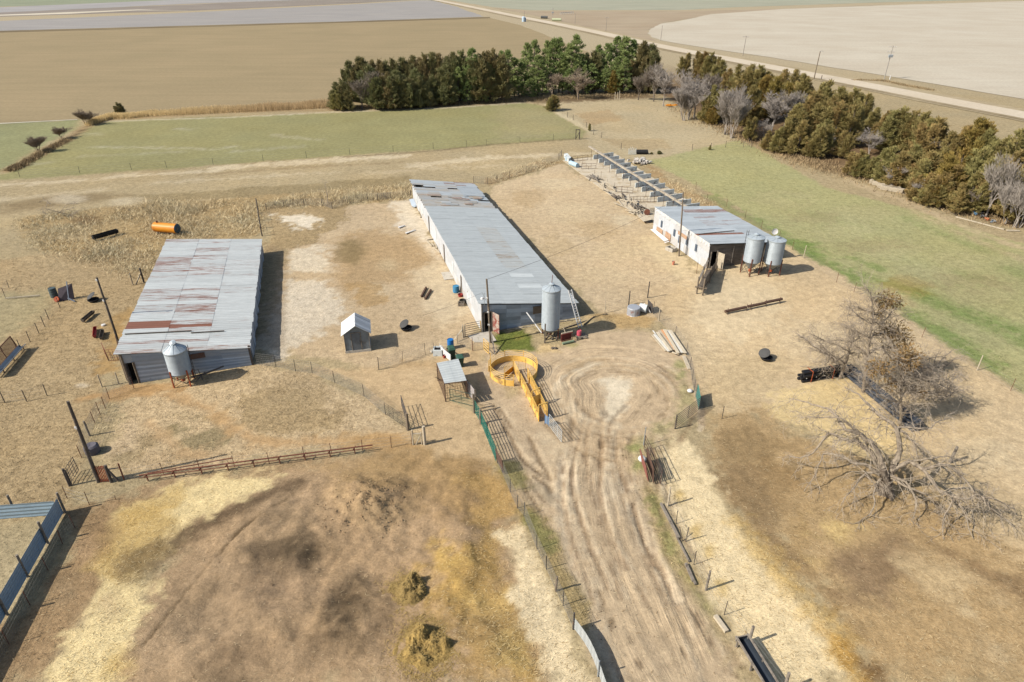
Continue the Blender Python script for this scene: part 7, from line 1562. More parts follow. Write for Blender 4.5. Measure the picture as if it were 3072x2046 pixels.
def cedar_mesh(seed,h=7.0,rad=2.4,leaders=6):
    """several leaders, each with up-swept branches clothed in sprays: a feathery, uneven outline"""
    r=np.random.default_rng(seed); Ls=[(0,0,h,rad*.85)]
    for k in range(leaders-1):
        a=r.uniform(0,6.28); d=r.uniform(.3,.75)*rad; Ls.append((d*math.cos(a),d*math.sin(a),h*r.uniform(.5,.93),rad*r.uniform(.45,.75)))
    P=[];D=[];S=[];C=[]; br=[]
    for (lx,ly,lh,lr) in Ls:
        nbr=int(15+lh*6); hue=r.uniform(0,1)
        for b in range(nbr):
            t=.04+.94*((b+r.random())/nbr)**.9; a=r.uniform(0,6.283); L_=lr*(1-t)**.62*r.uniform(.55,1.25)*min(1,.6+t*3)+.22
            el=math.radians(r.uniform(12,48)+25*t); d=np.array([math.cos(a)*math.cos(el),math.sin(a)*math.cos(el),math.sin(el)]); z0=.2+t*(lh-.35)-L_*math.sin(el)*.45
            p0=np.array([lx,ly,max(.1,z0)]); br.append((p0,p0+d*L_))
            n=int(14+L_*26); u=r.uniform(.25,1.05,n)**.8; q_=p0+d*(L_*u)[:,None]+r.normal(0,.10,(n,3))*(.5+u[:,None])
            dd=unit(d+r.normal(0,.42,(n,3))+np.array([0,0,.22]))*r.uniform(.16,.38,(n,1)); ss=unit(np.cross(dd,r.normal(0,1,(n,3))))*r.uniform(.035,.075,(n,1))
            b_=r.uniform(-.16,.16); P.append(q_);D.append(dd);S.append(ss); C.append(np.stack([np.clip(.36+b_+.36*r.random(n),0,1),np.clip(.6*hue*r.uniform(.4,1.2)+.3*r.random(n),0,1),np.zeros(n)],1))
    P=np.concatenate(P);D=np.concatenate(D);S=np.concatenate(S);C=np.concatenate(C)
    V=quads(P,D,S); S2=unit(np.cross(D,S))*np.linalg.norm(S,axis=1,keepdims=True); return np.concatenate([V,quads(P,D,S2)]),np.concatenate([C,C]),[(l[0],l[1],l[2]) for l in Ls],br
def pine_mesh(seed,h=12.0,rad=3.0,clumps=100,per=46):
    r=np.random.default_rng(seed); Vs=[];Cs=[];br=[]
    for k in range(clumps):
        t=.10+.90*r.random()**.9; a=r.uniform(0,6.283); env=rad*(math.sin(min(1,(1.02-t)/.62)*math.pi/2))**.8*(.8+.35*vnoise(np.array([a*1.3]),np.array([t*5]),seed)[0])
        d=env*(.35+.65*r.random()**.6); c=np.array([d*math.cos(a),d*math.sin(a),t*h*.97]); br.append(c)
        n=per; q_=unit(r.normal(0,1,(n,3))); q_[:,2]=q_[:,2]*.7+.15; R_=r.uniform(.45,.85); P=c+q_*R_*r.uniform(.1,.75,(n,1))
        D=unit(q_+np.array([0,0,.45])+r.normal(0,.3,(n,3)))*r.uniform(.25,.5,(n,1)); S=unit(np.cross(D,r.normal(0,1,(n,3))))*r.uniform(.05,.11,(n,1))
        b_=r.uniform(-.15,.15); C=np.stack([np.clip(.3+b_+.45*r.random(n),0,1),np.clip(r.uniform(.1,.8)+.3*(r.random(n)-.5),0,1),np.zeros(n)],1); Vs.append(quads(P,D,S)); Cs.append(C)
    return np.concatenate(Vs),np.concatenate(Cs),br
def bare_tree(mb,root,h,spread,seed,stems=1,levels=4,r0=.14,up=.8,nb=(4,5,5,4),rmin=.012,stop=None):
    rs=random.Random(seed)
    def grow(p,d,L_,r,lev):
        n=3 if lev<levels-1 else 2; pts=[p];rr=[r]; dd=d.copy()
        for k in range(n):
            dd=(dd+Vector((rs.gauss(0,.13),rs.gauss(0,.13),rs.gauss(0,.08)+.06*up))).normalized(); pts.append(pts[-1]+dd*L_/n); rr.append(max(rmin,r*(1-.55*(k+1)/n)))
        mb.tube(pts,rr,5 if lev==0 else (4 if lev==1 else 3),cap=False)
        if lev>=levels-1: return
        m=nb[min(lev,len(nb)-1)]
        for k in range(m):
            t=rs.uniform(.3,1.0) if k else 1.0; i_=min(n-1,int(t*n)); q_=pts[i_].lerp(pts[i_+1],t*n-i_) if t<1 else pts[-1]
            a=rs.uniform(0,6.283); side=Vector((math.cos(a),math.sin(a),rs.uniform(-.1,.4)))
            nd=(dd*(1-spread)+side*spread+Vector((0,0,.25*up))).normalized(); grow(q_,nd,L_*rs.uniform(.5,.8),max(rmin,r*.48*rs.uniform(.8,1.1)),lev+1)
    for s_ in range(stems):
        a=rs.uniform(0,6.283); off=Vector((math.cos(a),math.sin(a),0))*(0 if stems==1 else rs.uniform(.1,.9)); lean=off.normalized()*.25 if stems>1 else Vector((rs.gauss(0,.05),rs.gauss(0,.05),0))
        grow(root+off,(Vector((0,0,1))+lean).normalized(),h*.42,r0*rs.uniform(.75,1.1),0)
# prototypes -------------------------------------------------------------
def proto_meshes():
    P={}
    for k in range(6):
        V,C,Ls,br=cedar_mesh(100+k,7.0,2.3+.2*(k%3),4+k%4); cm=fast_quads('crown',V,C,M_cedar)
        mb=MB()
        for l in Ls: mb.tube([(l[0]*.3,l[1]*.3,-.2),(l[0]*.8,l[1]*.8,l[2]*.5),(l[0],l[1],l[2]*.97)],[.12,.07,.015],5)
        for p0,p1 in br[::3]: mb.tube([tuple(p0),tuple(p0*.3+p1*.7)],[.03,.012],3,cap=False)
        P['cedar%d'%k]=(cm,mesh_from('trunk',mb))
    for k in range(4):
        V,C,br=pine_mesh(200+k,12.0,3.0+.2*(k%2)); cm=fast_quads('crown',V,C,M_pine); mb=MB()
        mb.tube([(0,0,-.2),(.05,0,6),(0,.05,11.6)],[.22,.15,.03],7)
        for c in br[::2]: mb.tube([(0,0,max(1,c[2]-.9)),tuple(c)],[.05,.02],4,cap=False)
        P['pine%d'%k]=(cm,mesh_from('trunk',mb))
    for k,(st,sp_) in enumerate(((1,.62),(1,.55),(4,.45),(3,.5),(1,.6))):
        mb=MB(); bare_tree(mb,Vector((0,0,0)),8.0,sp_,300+k,st,5,.15 if st==1 else .10,.75,(6,6,7,6),.019); vv=np.array(mb.v); sz=8.0/vv[:,2].max(); rx_=np.percentile(np.hypot(vv[:,0],vv[:,1]),97); sx=3.1/rx_; mb.v=[(p[0]*sx,p[1]*sx,p[2]*sz) for p in mb.v]; me=mesh_from('branches',mb)
        mb=MB(); mb.tube([(0,0,-.2),(.02,.02,.8),(0,.03,1.6)],[.16,.12,.10],7); P['bare%d'%k]=(me,mesh_from('trunk',mb))
    return P
PROTO=proto_meshes()
def base_for(px,pytop,h):
    lo,hi=pytop,pytop+600
    for _ in range(40):
        m=(lo+hi)/2
        if HG((px,m),(px,pytop))<h: lo=m
        else: hi=m
    return (px,(lo+hi)/2)
TREES=[]
def tree(kind,base,top=None,h=None,wide=1.0,crown=None,trunk=None,lab='',group=None,name=None):
    """base/top in photo pixels; if base is hidden give h instead"""
    if base is None: base=base_for(top[0],top[1],h)
    b=G(*base)
    if h is None: h=HG(base,top)
    TREES.append((kind,b,h,wide,crown,trunk,lab,group,name,base[0]))
def build_trees():
    cnt={}
    ordw=lambda n:('%d'%n)+('th' if 10<=n%100<=20 else {1:'st',2:'nd',3:'rd'}.get(n%10,'th'))
    seen={}
    for (kind,b,h,wide,crown,trunk,lab,group,name,px) in sorted(TREES,key=lambda t:t[9]):
        cm,tm=PROTO[kind]; H0={'cedar':7.0,'pine':12.0,'bare':8.0}[kind[:-1]]
        key=(lab,); seen[key]=seen.get(key,0)+1
        L_=lab.replace('#',ordw(seen[key])) if '#' in lab else lab
        T=thing(name or {'cedar':'cedar_tree','pine':'pine_tree','bare':'bare_tree'}[kind[:-1]],b,L_,'shrub' if name and 'shrub' in name else 'tree',group)
        s=h/H0; T.rotation_euler=(0,0,random.uniform(0,6.28)); T.scale=(s*wide*random.uniform(.93,1.07),s*wide*random.uniform(.93,1.07),s)
        cn='branches' if kind.startswith('bare') else 'crown'
        for nm,me,mm in ((cn,cm,crown),('trunk',tm,trunk)):
            o=bpy.data.objects.new(nm,me); COL.objects.link(o); o.parent=T
            if not me.materials: me.materials.append(M_bark)
            o.material_slots[0].link='OBJECT'; o.material_slots[0].material=mm
C_=lambda: 'cedar%d'%random.randint(0,5)
P_=lambda: 'pine%d'%random.randint(0,3)
gb='cedars of the back tree belt'; gp_='pines of the back tree belt'; gr='cedars of the right tree belt'
lb='dark brown cedar, # cedar from the left in the back tree belt'; lp='green pine, # pine from the left in the back tree belt'; lr='olive brown cedar, # from the left in the right tree belt'
for x,y in ((45,330),(100,230),(150,165),(205,190),(235,135),(265,145),(340,160),(395,155),(440,165),(490,145),(565,140),(605,170),(650,125),(700,140),(740,110),(795,100),(845,110),(905,130),(965,95),(1020,85),(1190,95),(1255,75)):
    bx=q('w',x,485 if y<300 else 535); tree(C_(),bx,q('w',x,y),wide=.95 if y<300 else 1.3,crown=M_cedard,trunk=M_bark,lab=lb,group=gb)
for x,y,b_ in ((40,400,555),(100,330,548),(330,260,545),(385,300,545),(440,250,543),(510,240,540),(560,280,540),(620,300,538),(690,290,532),(740,330,528),(300,200,520),(480,330,540),(660,230,520),(860,220,510),(900,200,505)):
    tree(C_(),q('w',x,b_),q('w',x,y),wide=1.15,crown=M_cedard if x>60 else M_cedar,trunk=M_bark,lab=lb,group=gb)
for x,y,b_,wd in ((1105,65,490,.85),(990,215,500,1.0),(800,300,505,.8),(860,360,512,1.5),(1175,130,480,.9),(1235,170,485,1.0),(1060,330,505,1.1),(1180,330,500,1.0)):
    tree(P_(),q('w',x,b_),q('w',x,y),wide=wd,crown=M_pine,trunk=M_bark,lab=lp,group=gp_)
for x,y,b_,wd in ((30,700,1290,.9),(110,690,1330,.9),(370,590,1290,.9),(465,550,1270,.8),(640,560,1270,.8),(730,530,1280,.9),(810,520,1280,.85),(1030,480,1270,.95),(950,600,1290,.9),(1570,500,1240,1.0),(1690,505,1250,1.0),(1790,545,1240,.9),(1330,620,1250,.9),(1450,600,1260,.9),(100,1080,1350,1.6),(400,1090,1350,1.5),(200,800,1330,1.1),(300,860,1320,1.1),(480,1120,1345,1.5),(260,1060,1345,1.4),(20,1080,1350,1.4),(580,960,1330,1.2),(940,950,1310,1.3),(1150,900,1300,1.3),(1250,880,1290,1.3),(1700,800,1300,1.1),(1600,780,1290,1.1),(1450,900,1290,1.1),(520,760,1320,1.1),(1040,760,1290,1.1),(860,800,1290,1.1)):
    tree(P_(),q('s',x,b_),q('s',x,y),wide=wd,crown=M_pine,trunk=M_bark,lab=lp,group=gp_)
for x,y in ((1930,565),(2040,610),(1270,700),(1990,640),(1185,730),(2090,680)): tree(C_(),q('s',x,1270),q('s',x,y),wide=.9,crown=M_cedard,trunk=M_bark,lab=lb,group=gb)
tree('cedar1',q('s',1560,1295),q('s',1560,965),wide=1.2,crown=M_cedarg,trunk=M_bark,lab='golden brown cedar standing in front of the dark pines')
tree('cedar2',q('s',735,1530),q('s',725,1310),wide=1.5,crown=M_cedar,trunk=M_bark,lab='round rusty brown cedar bush at the corner of the green field',name='cedar_shrub')
tree('cedar3',q('T1',830,790),q('T1',826,705),wide=1.5,crown=M_cedard,trunk=M_bark,lab='lone small dark cedar at the edge of the tan field',name='cedar_shrub')
tree('cedar4',q('g',2205,138),q('g',2203,65),wide=.9,crown=M_cedar,trunk=M_bark,lab='tiny brown cedar on the lawn before the right tree belt',name='cedar_shrub')
for x,y,b_,k,lab in ((1400,165,195,3,'tiny dark bush just right of the row of old tyres'),(1500,145,192,5,'low dark bush further right of the row of old tyres')): tree('cedar%d'%k,q('g',x,b_),q('g',x,y),wide=2.6,crown=M_cedard,trunk=M_bark,lab=lab,name='cedar_shrub')
tree('cedar0',q('T2',1710,905),q('T2',1710,850),wide=.8,crown=M_cedar,trunk=M_bark,lab='small dead brown cedar beside the hedge path',name='cedar_shrub')
# right belt
for x,y,h in ((20,75,7.5),(100,62,8),(160,65,8),(205,72,8),(290,132,7.5),(415,166,7.5),(510,166,8),(575,172,8),(640,222,6.5),(770,206,7.5),(845,208,8),(905,238,8),(945,262,7),(1105,292,8),(1190,350,7.5),(1215,342,7),(1305,356,7.5),(350,200,6),(990,380,6.5),(1040,370,6)):
    tree(C_(),None,q('t',x,y),h,wide=1.2,crown=M_cedar,trunk=M_bark,lab=lr,group=gr)
for x,y,b_,g_ in ((620,250,590,1),(690,260,600,1),(220,330,625,0),(230,500,640,1),(540,585,770,0),(820,560,850,0),(900,610,880,0),(1020,470,780,0),(1180,460,800,0),(1080,600,890,0),(1230,690,905,0),(740,660,862,0),(950,420,720,0),(1290,480,820,0),(660,690,840,0),(1000,700,900,0),(860,480,780,0),(1120,420,720,0),(520,330,640,0),(470,420,650,0)):
    tree(C_(),q('t',x,b_),q('t',x,y),wide=1.18,crown=M_cedarg if g_ else M_cedar,trunk=M_bark,lab=lr,group=gr)
for x,y,h in ((40,212,8),(120,322,6.5),(195,352,7),(245,342,7.5),(320,322,8),(410,347,7.5),(470,357,8),(580,402,8),(630,470,6.5),(690,512,6.5),(870,407,9),(920,430,8.5),(1160,497,9),(1080,572,7),(1240,600,7),(1335,655,6.5),(800,470,7.5),(960,500,7.5),(1020,590,6.5),(1400,620,8)):
    tree(C_(),None,q('u',x,y),h,wide=1.12,crown=M_cedarg if x in(870,920) else M_cedar,trunk=M_bark,lab=lr,group=gr)
for x,y,b_ in ((20,80,290),(60,120,300),(150,120,310),(250,50,340),(330,90,372),(430,190,392),(420,40,350),(540,90,420),(560,320,512),(660,130,500),(700,330,540),(640,240,520),(760,60,450),(800,340,575),(880,250,570),(950,160,560),(900,60,480),(1150,90,570),(1300,100,630),(1010,240,570),(480,280,470),(740,200,520),(1230,200,640),(1380,180,680)):
    tree(C_(),q('v',x,b_),q('v',x,y),wide=1.25,crown=M_cedarg if x in (660,760) else M_cedar,trunk=M_bark,lab=lr,group=gr)
# bare trees
for k_,(k,bp,tp,wd,tw,lab) in enumerate((('w',(230,548),(225,225),1.3,M_twig,'tangled grey bare tree at the left end of the back belt'),('s',(720,1345),(720,1000),1.35,M_twigb,'left one of the pair of broad brown bare trees before the pines'),('s',(1080,1365),(1090,925),1.3,M_twigb,'right one of the pair of broad brown bare trees before the pines'),
  ('s',(1908,1380),(1905,940),1.15,M_twig,'grey bare tree with a short dark trunk where two tree belts meet'),('s',(2250,1465),(2230,830),.9,M_twigp,'tall pale bare tree behind the orange implement'),('t',(10,610),(20,300),.9,M_twigp,'pale bare tree clump right of the orange implement'),
  ('t',(90,585),(90,200),1.0,M_twigp,'tall grey bare tree in the thick of the pale bare group'),('t',(160,580),(170,220),.9,M_twig,'grey bare tree at the right of the pale bare group'),('t',(45,600),(50,235),1.1,M_twigp,'broad pale bare tree in the pale bare group'),('t',(250,560),(255,250),1.0,M_twig,'grey bare tree between pale group and lawn corner cedars'),('t',(330,720),(345,330),.8,M_twigp,'pale bare tree touching the many stemmed one'),('t',(790,700),(800,350),.9,M_twigp,'pale bare tree behind the round one in right belt'),('s',(2120,1400),(2110,860),1.0,M_twig,'grey bare tree left of the tall pale one at the belts corner'),('t',(385,748),(400,300),.8,M_twigp,'many stemmed pale bare tree at the corner of the lawn'),('t',(700,690),(790,345),1.1,M_twigp,'round pale bare tree between the cedars of right belt'),
  ('t',(1240,780),(1230,640),1.2,M_twigp,'small bleached bare tree buried in the middle of right belt'),('u',(120,700),(120,480),1.2,M_twigp,'small bleached bare tree peeking above the lumber stacks'),('v',(300,385),(300,200),1.2,M_twigp,'low bleached bare tree rising over the lower lumber stack'),('v',(480,470),(480,290),1.3,M_twigp,'low bleached bare tree right of the lumber stacks, at the track'),('v',(880,575),(880,380),1.2,M_twig,'low grey bare tree left of the dumped scrap'),('v',(1200,660),(1210,300),.9,M_twigp,'bare tree left of the pale forked one'),('t',(640,760),(640,600),1.3,M_twigp,'low bleached bare brush below the round pale bare tree'),('t',(1120,860),(1130,690),1.3,M_twigp,'low bleached bare brush at the lawn edge, mid belt'),('u',(600,780),(600,560),1.1,M_twigp,'thin bleached bare tree right of the lumber stacks'),('v',(1040,612),(1060,60),.75,M_twigp,'tall slim bare tree standing above the dumped scrap'),
  ('v',(1275,692),(1290,240),1.0,M_twigp,'pale forked bare tree cut by the right edge'),('v',(1130,560),(1120,90),.7,M_twig,'slim grey bare tree behind the dumped scrap'))):
    tree('bare%d'%(2 if 'many' in lab or 'clump' in lab else (3 if 'forked' in lab or 'buried' in lab else k_%2*4 if k_%3 else 1)),q(k,*bp),q(k,*tp),wide=wd,crown=tw,trunk=M_barkp if tw is M_twigp else M_bark,lab=lab)
for bp,tp,lab in (((605,862),(600,745),'largest bare shrub on the hedge line, beside the dark cedar'),((430,955),(420,862),'middle bare shrub of the three on the hedge line'),((265,1048),(245,925),'nearest bare shrub of the three on the hedge line')):
    tree('bare2',q('T1',*bp),q('T1',*tp),wide=1.5,crown=M_twigb,trunk=M_bark,lab=lab,name='bare_shrub')
build_trees()
# ---------------------------------------------------------------- the dead trees
def PV(k,x,y,Yp):
    px,py=q(k,x,y); X_=(px-1536)/FPX; y_=-(py-1023)/FPX; d=(X_,cp+y_*sp,-sp+y_*cp); t=Yp/d[1]; return Vector((d[0]*t,Yp,CH+d[2]*t))
def limb(mb,mbt,pts,r0,r1,rs,twigs=1.0,droop=.2,tl=1.6):
    n=len(pts); sm=[]
    for i_ in range(n-1):
        p0=pts[max(i_-1,0)];p1=pts[i_];p2=pts[i_+1];p3=pts[min(i_+2,n-1)]
        for k in range(4):
            t=k/4; sm.append(.5*((2*p1)+(p2-p0)*t+(2*p0-5*p1+4*p2-p3)*t*t+(3*p1-p0-3*p2+p3)*t**3)+Vector((rs.gauss(0,.03),rs.gauss(0,.03),rs.gauss(0,.03))))
    sm.append(pts[-1]); m=len(sm); rr=[r0+(r1-r0)*(i_/(m-1))**.8 for i_ in range(m)]
    mb.tube(sm,rr,7)
    L_=sum((sm[i_+1]-sm[i_]).length for i_ in range(m-1))
    def tw(p,d,ln,r,lev):
        q_=[p];dd=d.copy()
        for k in range(4): dd=(dd+Vector((rs.gauss(0,.22),rs.gauss(0,.22),rs.gauss(0,.16)-droop*.35))).normalized(); q_.append(q_[-1]+dd*ln/4); q_[-1].z=max(.05,q_[-1].z)
        mbt.tube(q_,[r,r*.8,r*.65,r*.5,max(.008,r*.3)],4 if lev==0 else 3,cap=False)
        if lev<2:
            for k in range(3 if lev==0 else 2):
                t=rs.uniform(.25,1); i_=min(3,int(t*4)); tw(q_[i_].lerp(q_[i_+1],t*4-i_),(dd+Vector((rs.gauss(0,.6),rs.gauss(0,.6),rs.gauss(0,.4)))).normalized(),ln*rs.uniform(.4,.7),max(.010,r*.6),lev+1)
    for k in range(int(L_*2.0*twigs)):
        t=rs.uniform(.12,1.0); i_=min(m-2,int(t*(m-1))); p=sm[i_]; d0=(sm[i_+1]-sm[i_]).normalized()
        d=(d0*.6+Vector((rs.gauss(0,.7),rs.gauss(0,.7),rs.gauss(.1,.5)))).normalized(); tw(p,d,tl*rs.uniform(.4,1.1),min(.026,max(.015,rr[i_]*.3)),0)
rs=random.Random(42)
T=thing('dead_tree',W('l',1020,1085),'big dead tree with grey limbs drooping to the ground','tree'); mb=MB();mbt=MB()
def ZP(lst): return [G(*q('l',x,y),z) for x,y,z in lst]
mbr=MB(); mbr.tube(ZP([(1015,1095,-.1),(1010,1000,.8),(985,900,1.7),(975,830,2.4)]),[.40,.30,.26,.22],12); mbr.tube(ZP([(1050,1110,-.1),(1030,1000,.7),(1045,900,1.6),(1080,800,2.5)]),[.26,.22,.20,.16],10)
for a,b in (((940,1100),(970,960)),((1060,1150),(1020,990)),((900,1060),(960,930))): mbr.tube(ZP([(a[0],a[1],-.05),(b[0],b[1],1.0)]),[.10,.12],8)
part('trunk',mbr,mat('dead_bark',A(150,134,116),.95,var=.35,scale=7,c2=A(100,88,76),c2amt=.4,bump=.8,stretch=(1,1,.3)),T)
LB=[([(975,830,2.4),(930,690,3.2),(860,580,3.9),(740,490,4.3),(610,450,4.6),(500,300,4.9),(400,240,4.9),(240,190,4.7),(60,150,4.2)],.26,.03),
 ([(960,870,2.0),(850,680,3.0),(720,570,3.4),(600,550,3.4),(440,500,3.4),(330,640,2.4),(200,720,1.5),(60,720,1.0)],.22,.03),
 ([(950,880,1.9),(800,800,2.4),(690,780,2.5),(560,710,2.7),(400,690,2.4),(330,850,1.4),(200,1060,.2)],.16,.02),
 ([(1080,800,2.5),(1130,660,3.4),(1105,440,4.8),(1000,350,5.2),(870,250,5.4),(740,110,5.9),(600,40,6.0)],.26,.03),
 ([(1105,440,4.8),(1250,430,4.9),(1420,440,4.6),(1500,380,4.8),(1640,330,4.6)],.11,.02),
 ([(1120,450,4.7),(1240,530,4.3),(1310,650,3.6),(1330,830,2.4)],.11,.03),
 ([(1040,860,2.0),(1240,770,2.9),(1400,880,2.7),(1540,1060,2.0),(1690,1110,1.9),(1770,1290,1.0),(1860,1520,.1)],.2,.025),
 ([(1540,1060,2.0),(1760,1130,1.9),(1910,1090,2.1),(2010,1200,1.4),(2080,1290,.8)],.11,.02),
 ([(1060,900,1.8),(1230,1000,1.7),(1300,1180,1.0),(1280,1330,.3)],.13,.02),
 ([(1350,850,2.6),(1600,800,3.2),(1780,950,2.4),(1900,1110,1.8),(2080,1250,1.2),(2220,1360,.6)],.14,.025),
 ([(1690,1110,1.9),(1580,1280,1.0),(1560,1480,.2)],.09,.02),
 ([(940,900,1.8),(820,870,2.0),(690,1010,1.3),(560,1200,.3)],.13,.02),
 ([(960,930,1.5),(890,1060,1.2),(880,1240,.4),(700,1370,.1)],.11,.02),
 ([(1060,920,1.6),(1190,1010,1.6),(1420,1100,1.3),(1500,1200,.8),(1640,1290,.3)],.12,.02),
 ([(1900,1110,1.8),(2060,1130,1.9),(2200,1200,1.3),(2280,1240,.9)],.07,.02),
 ([(850,680,3.0),(800,560,3.8),(720,460,4.6),(560,370,5.0)],.1,.02),
 ([(740,490,4.3),(560,340,5.4),(300,330,5.0),(180,340,4.7)],.09,.02),
 ([(1240,770,2.9),(1450,730,3.4),(1600,710,3.4),(1700,760,3.1)],.09,.02)]
for pts,r0_,r1_ in LB: limb(mb,mbt,ZP(pts),r0_*.82,r1_*.95,rs,2.6,.3,1.5)
part('limb',mb,M_dead,T); part('twigs',mbt,M_deadp,T,stuff=True)
def small_dead(lab,k,base,trunkpts,limbs,seed,r0,tw=1.6,tl=1.2,name='dead_tree'):
    rs=random.Random(seed); b=W(k,*base); Y0=b.y; T=thing(name,b,lab,'tree'); mbr=MB();mbt=MB()
    pts=[b]+[PV(k,x,y,Y0+dy) for x,y,dy in trunkpts]; limb(mbr,mbt,pts,r0,.03,rs,tw,.0,tl); part('trunk',mbr,M_dead,T)
    mb=MB()
    for L_ in limbs: limb(mb,mbt,[PV(k,x,y,Y0+dy) for x,y,dy in L_],r0*.5,.02,rs,tw*1.3,.15,tl)
    part('limb',mb,M_dead,T); part('twigs',mbt,M_deadp,T,stuff=True); return T,Y0
T1_,Y1_=small_dead('tall thin dead tree with pale twigs, right of the pipe bundle','k',(1100,1500),[(1130,1250,0),(1160,1000,0),(1195,760,.1),(1225,560,.1),(1235,380,.2),(1215,200,.2),(1120,40,.3)],
 [[(1195,760,.1),(1060,690,.2),(930,620,.6),(820,560,.8)],[(1225,560,.1),(1080,480,.3),(960,380,.5),(900,300,.6)],[(1230,520,.1),(1350,560,.6),(1430,480,1),(1560,330,1.3)],[(1235,380,.2),(1130,380,.4),(1040,330,.4),(930,310,.5)],[(1195,740,.1),(1330,700,.7),(1500,680,1.2),(1700,720,1.8)],[(1160,1000,0),(1300,900,.8),(1480,880,1.2),(1700,900,1.6)],[(1215,200,.2),(1310,190,.4),(1450,200,.6)],[(1160,980,0),(1010,860,.4),(860,800,.8),(700,790,1)],[(1225,450,.2),(1330,400,.5),(1440,300,.8)]],11,.13,5.0,1.3)
T2_,Y2_=small_dead('leaning dead tree with a bleached fan of twigs over the pipe bundle','k',(790,1310),[(860,1090,0),(900,940,.1),(950,800,.1),(985,690,.2)],
 [[(860,1090,0),(740,1110,-.1),(660,1010,-.2),(540,950,-.3),(380,840,-.3),(260,730,-.2)],[(900,940,.1),(780,870,.2),(600,800,.2),(380,700,.2)],[(985,690,.2),(900,600,.3),(820,560,.4)],[(940,820,.1),(1050,740,.4),(1150,650,.6)],[(700,1100,0),(850,1000,.2),(1020,960,.4),(1140,980,.6)],[(660,1010,-.2),(600,1100,-.3),(560,1120,-.4)],[(860,1090,0),(680,1000,.6),(480,800,.8)]],12,.14,5.0,1.2)
T3_,Y3_=small_dead('dead tree with a straight trunk and bushy grey twigs, behind the ribbed pipes','L3',(1505,585),[(1508,450,0),(1510,300,.1),(1500,180,.2),(1480,100,.2)],
 [[(1510,330,.1),(1420,250,.2),(1330,180,.4),(1250,150,.5)],[(1508,380,.0),(1620,280,.4),(1720,280,.8),(1880,340,1.2)],[(1508,300,.1),(1600,220,.5),(1700,180,.9),(1820,290,1.3)],[(1500,200,.2),(1580,120,.4),(1660,80,.6)],[(1508,420,0),(1400,400,-.2),(1300,330,-.3),(1240,240,-.3)],[(1508,250,.1),(1560,320,.5),(1680,360,.8),(1840,330,1.0)],[(1500,180,.2),(1450,120,.3),(1380,60,.4)]],13,.13,6.0,1.3)
# brown foliage left on the dying cedars
def sprays(par,cl,seed,m):
    r=np.random.default_rng(seed); Vs=[];Cs=[]
    for (c,rad,n) in cl:
        q_=unit(r.normal(0,1,(n,3))); P=np.array(c)+q_*rad*1.5*r.random((n,1))**.6; D=unit(q_+r.normal(0,.5,(n,3)))*r.uniform(.12,.28,(n,1)); S=unit(np.cross(D,r.normal(0,1,(n,3))))*r.uniform(.03,.06,(n,1)); Vs.append(quads(P,D,S)); Cs.append(np.stack([.3+.5*r.random(n),.3+.6*r.random(n),np.zeros(n)],1))
    V=np.concatenate(Vs); o0=rootloc(par); V=V-np.array(o0)[None,None,:]
    me=fast_quads('foliage',V,np.concatenate(Cs),m); o=bpy.data.objects.new('foliage',me); COL.objects.link(o); o.parent=par; return o
M_dying=leaf_mat('dying_cedar_foliage',A(170,144,96),A(172,132,84))
sprays(T1_,[(PV('k',x,y,Y1_+dy),r_,n_) for x,y,dy,r_,n_ in ((1450,200,.6,.45,160),(1380,260,.5,.35,90),(1500,270,.6,.3,80),(1600,260,.9,.3,60),(1330,400,.4,.3,50),(1300,460,.3,.3,40),(1430,650,1.0,.5,260),(1560,650,1.2,.65,300),(1620,760,1.4,.6,260),(1680,860,1.6,.4,60),(1400,880,1.0,.4,50),(1500,900,1.2,.4,50))],1,M_dying)
sprays(T3_,[(PV('k',x,y,Y3_+dy),r_,n_) for x,y,dy,r_,n_ in ((1720,1000,.4,.65,330),(1740,1060,.4,.55,240),(1640,980,.2,.4,60),(1350,1180,-.2,.6,220),(1260,1200,-.2,.4,60),(1480,1400,.2,.4,50),(1880,1500,.4,.4,70),(1660,1180,.3,.4,50))],2,M_dying)
T4=thing('dead_branches',W('L3',1800,250),'low tangle of dead grey branches right of the dead trees','branches'); mbr=MB();mbt=MB(); rs=random.Random(77)
for k in range(30):
    c_=W('L3',rs.uniform(1540,1870),rs.uniform(140,430)); c2=c_+Vector((rs.uniform(-1.6,2.2),rs.uniform(-1.4,1.2),rs.uniform(.3,1.6))); limb(mbr,mbt,[zz(c_,.05),c_.lerp(c2,.5)+Vector((0,0,.3)),c2],.05,.015,rs,2.4,.2,1.0)
part('branch',mbr,M_dead,T4); part('twigs',mbt,M_deadp,T4,stuff=True)
T5=thing('fallen_branch',W('k',300,820),'bleached fallen branch lying left of the leaning dead tree','branches'); mbr=MB();mbt=MB()
limb(mbr,mbt,[W('k',640,1000,.2),W('k',540,940,.4),W('k',380,820,.5),W('k',260,730,.4),W('k',180,690,.2)],.09,.02,rs,1.6,.1,1.0); part('branch',mbr,M_deadp,T5); mbr=MB(); limb(mbr,mbt,[W('k',620,1180,.1),W('k',420,1150,.2),W('k',220,1135,.1)],.05,.02,rs,.6,.1,.6); part('branch',mbr,M_deadp,T5); mbr=MB()
limb(mbr,mbt,[W('k',560,960,.2),W('k',400,900,.2),W('k',340,880,.1)],.04,.02,rs,.6,.1,.6); part('branch',mbr,M_deadp,T5); part('twigs',mbt,M_deadp,T5,stuff=True)
T6=thing('brush_pile',W('M1',400,260),'bleached brush pile in the weeds at the left','branches'); mbr=MB();mbt=MB()
for k in range(14):
    c_=W('M1',rs.uniform(300,520),rs.uniform(220,320)); limb(mbr,mbt,[c_,c_+Vector((rs.uniform(-2,2),rs.uniform(-1,1),rs.uniform(.4,1.6)))],.04,.015,rs,1.2,.2,1.0)
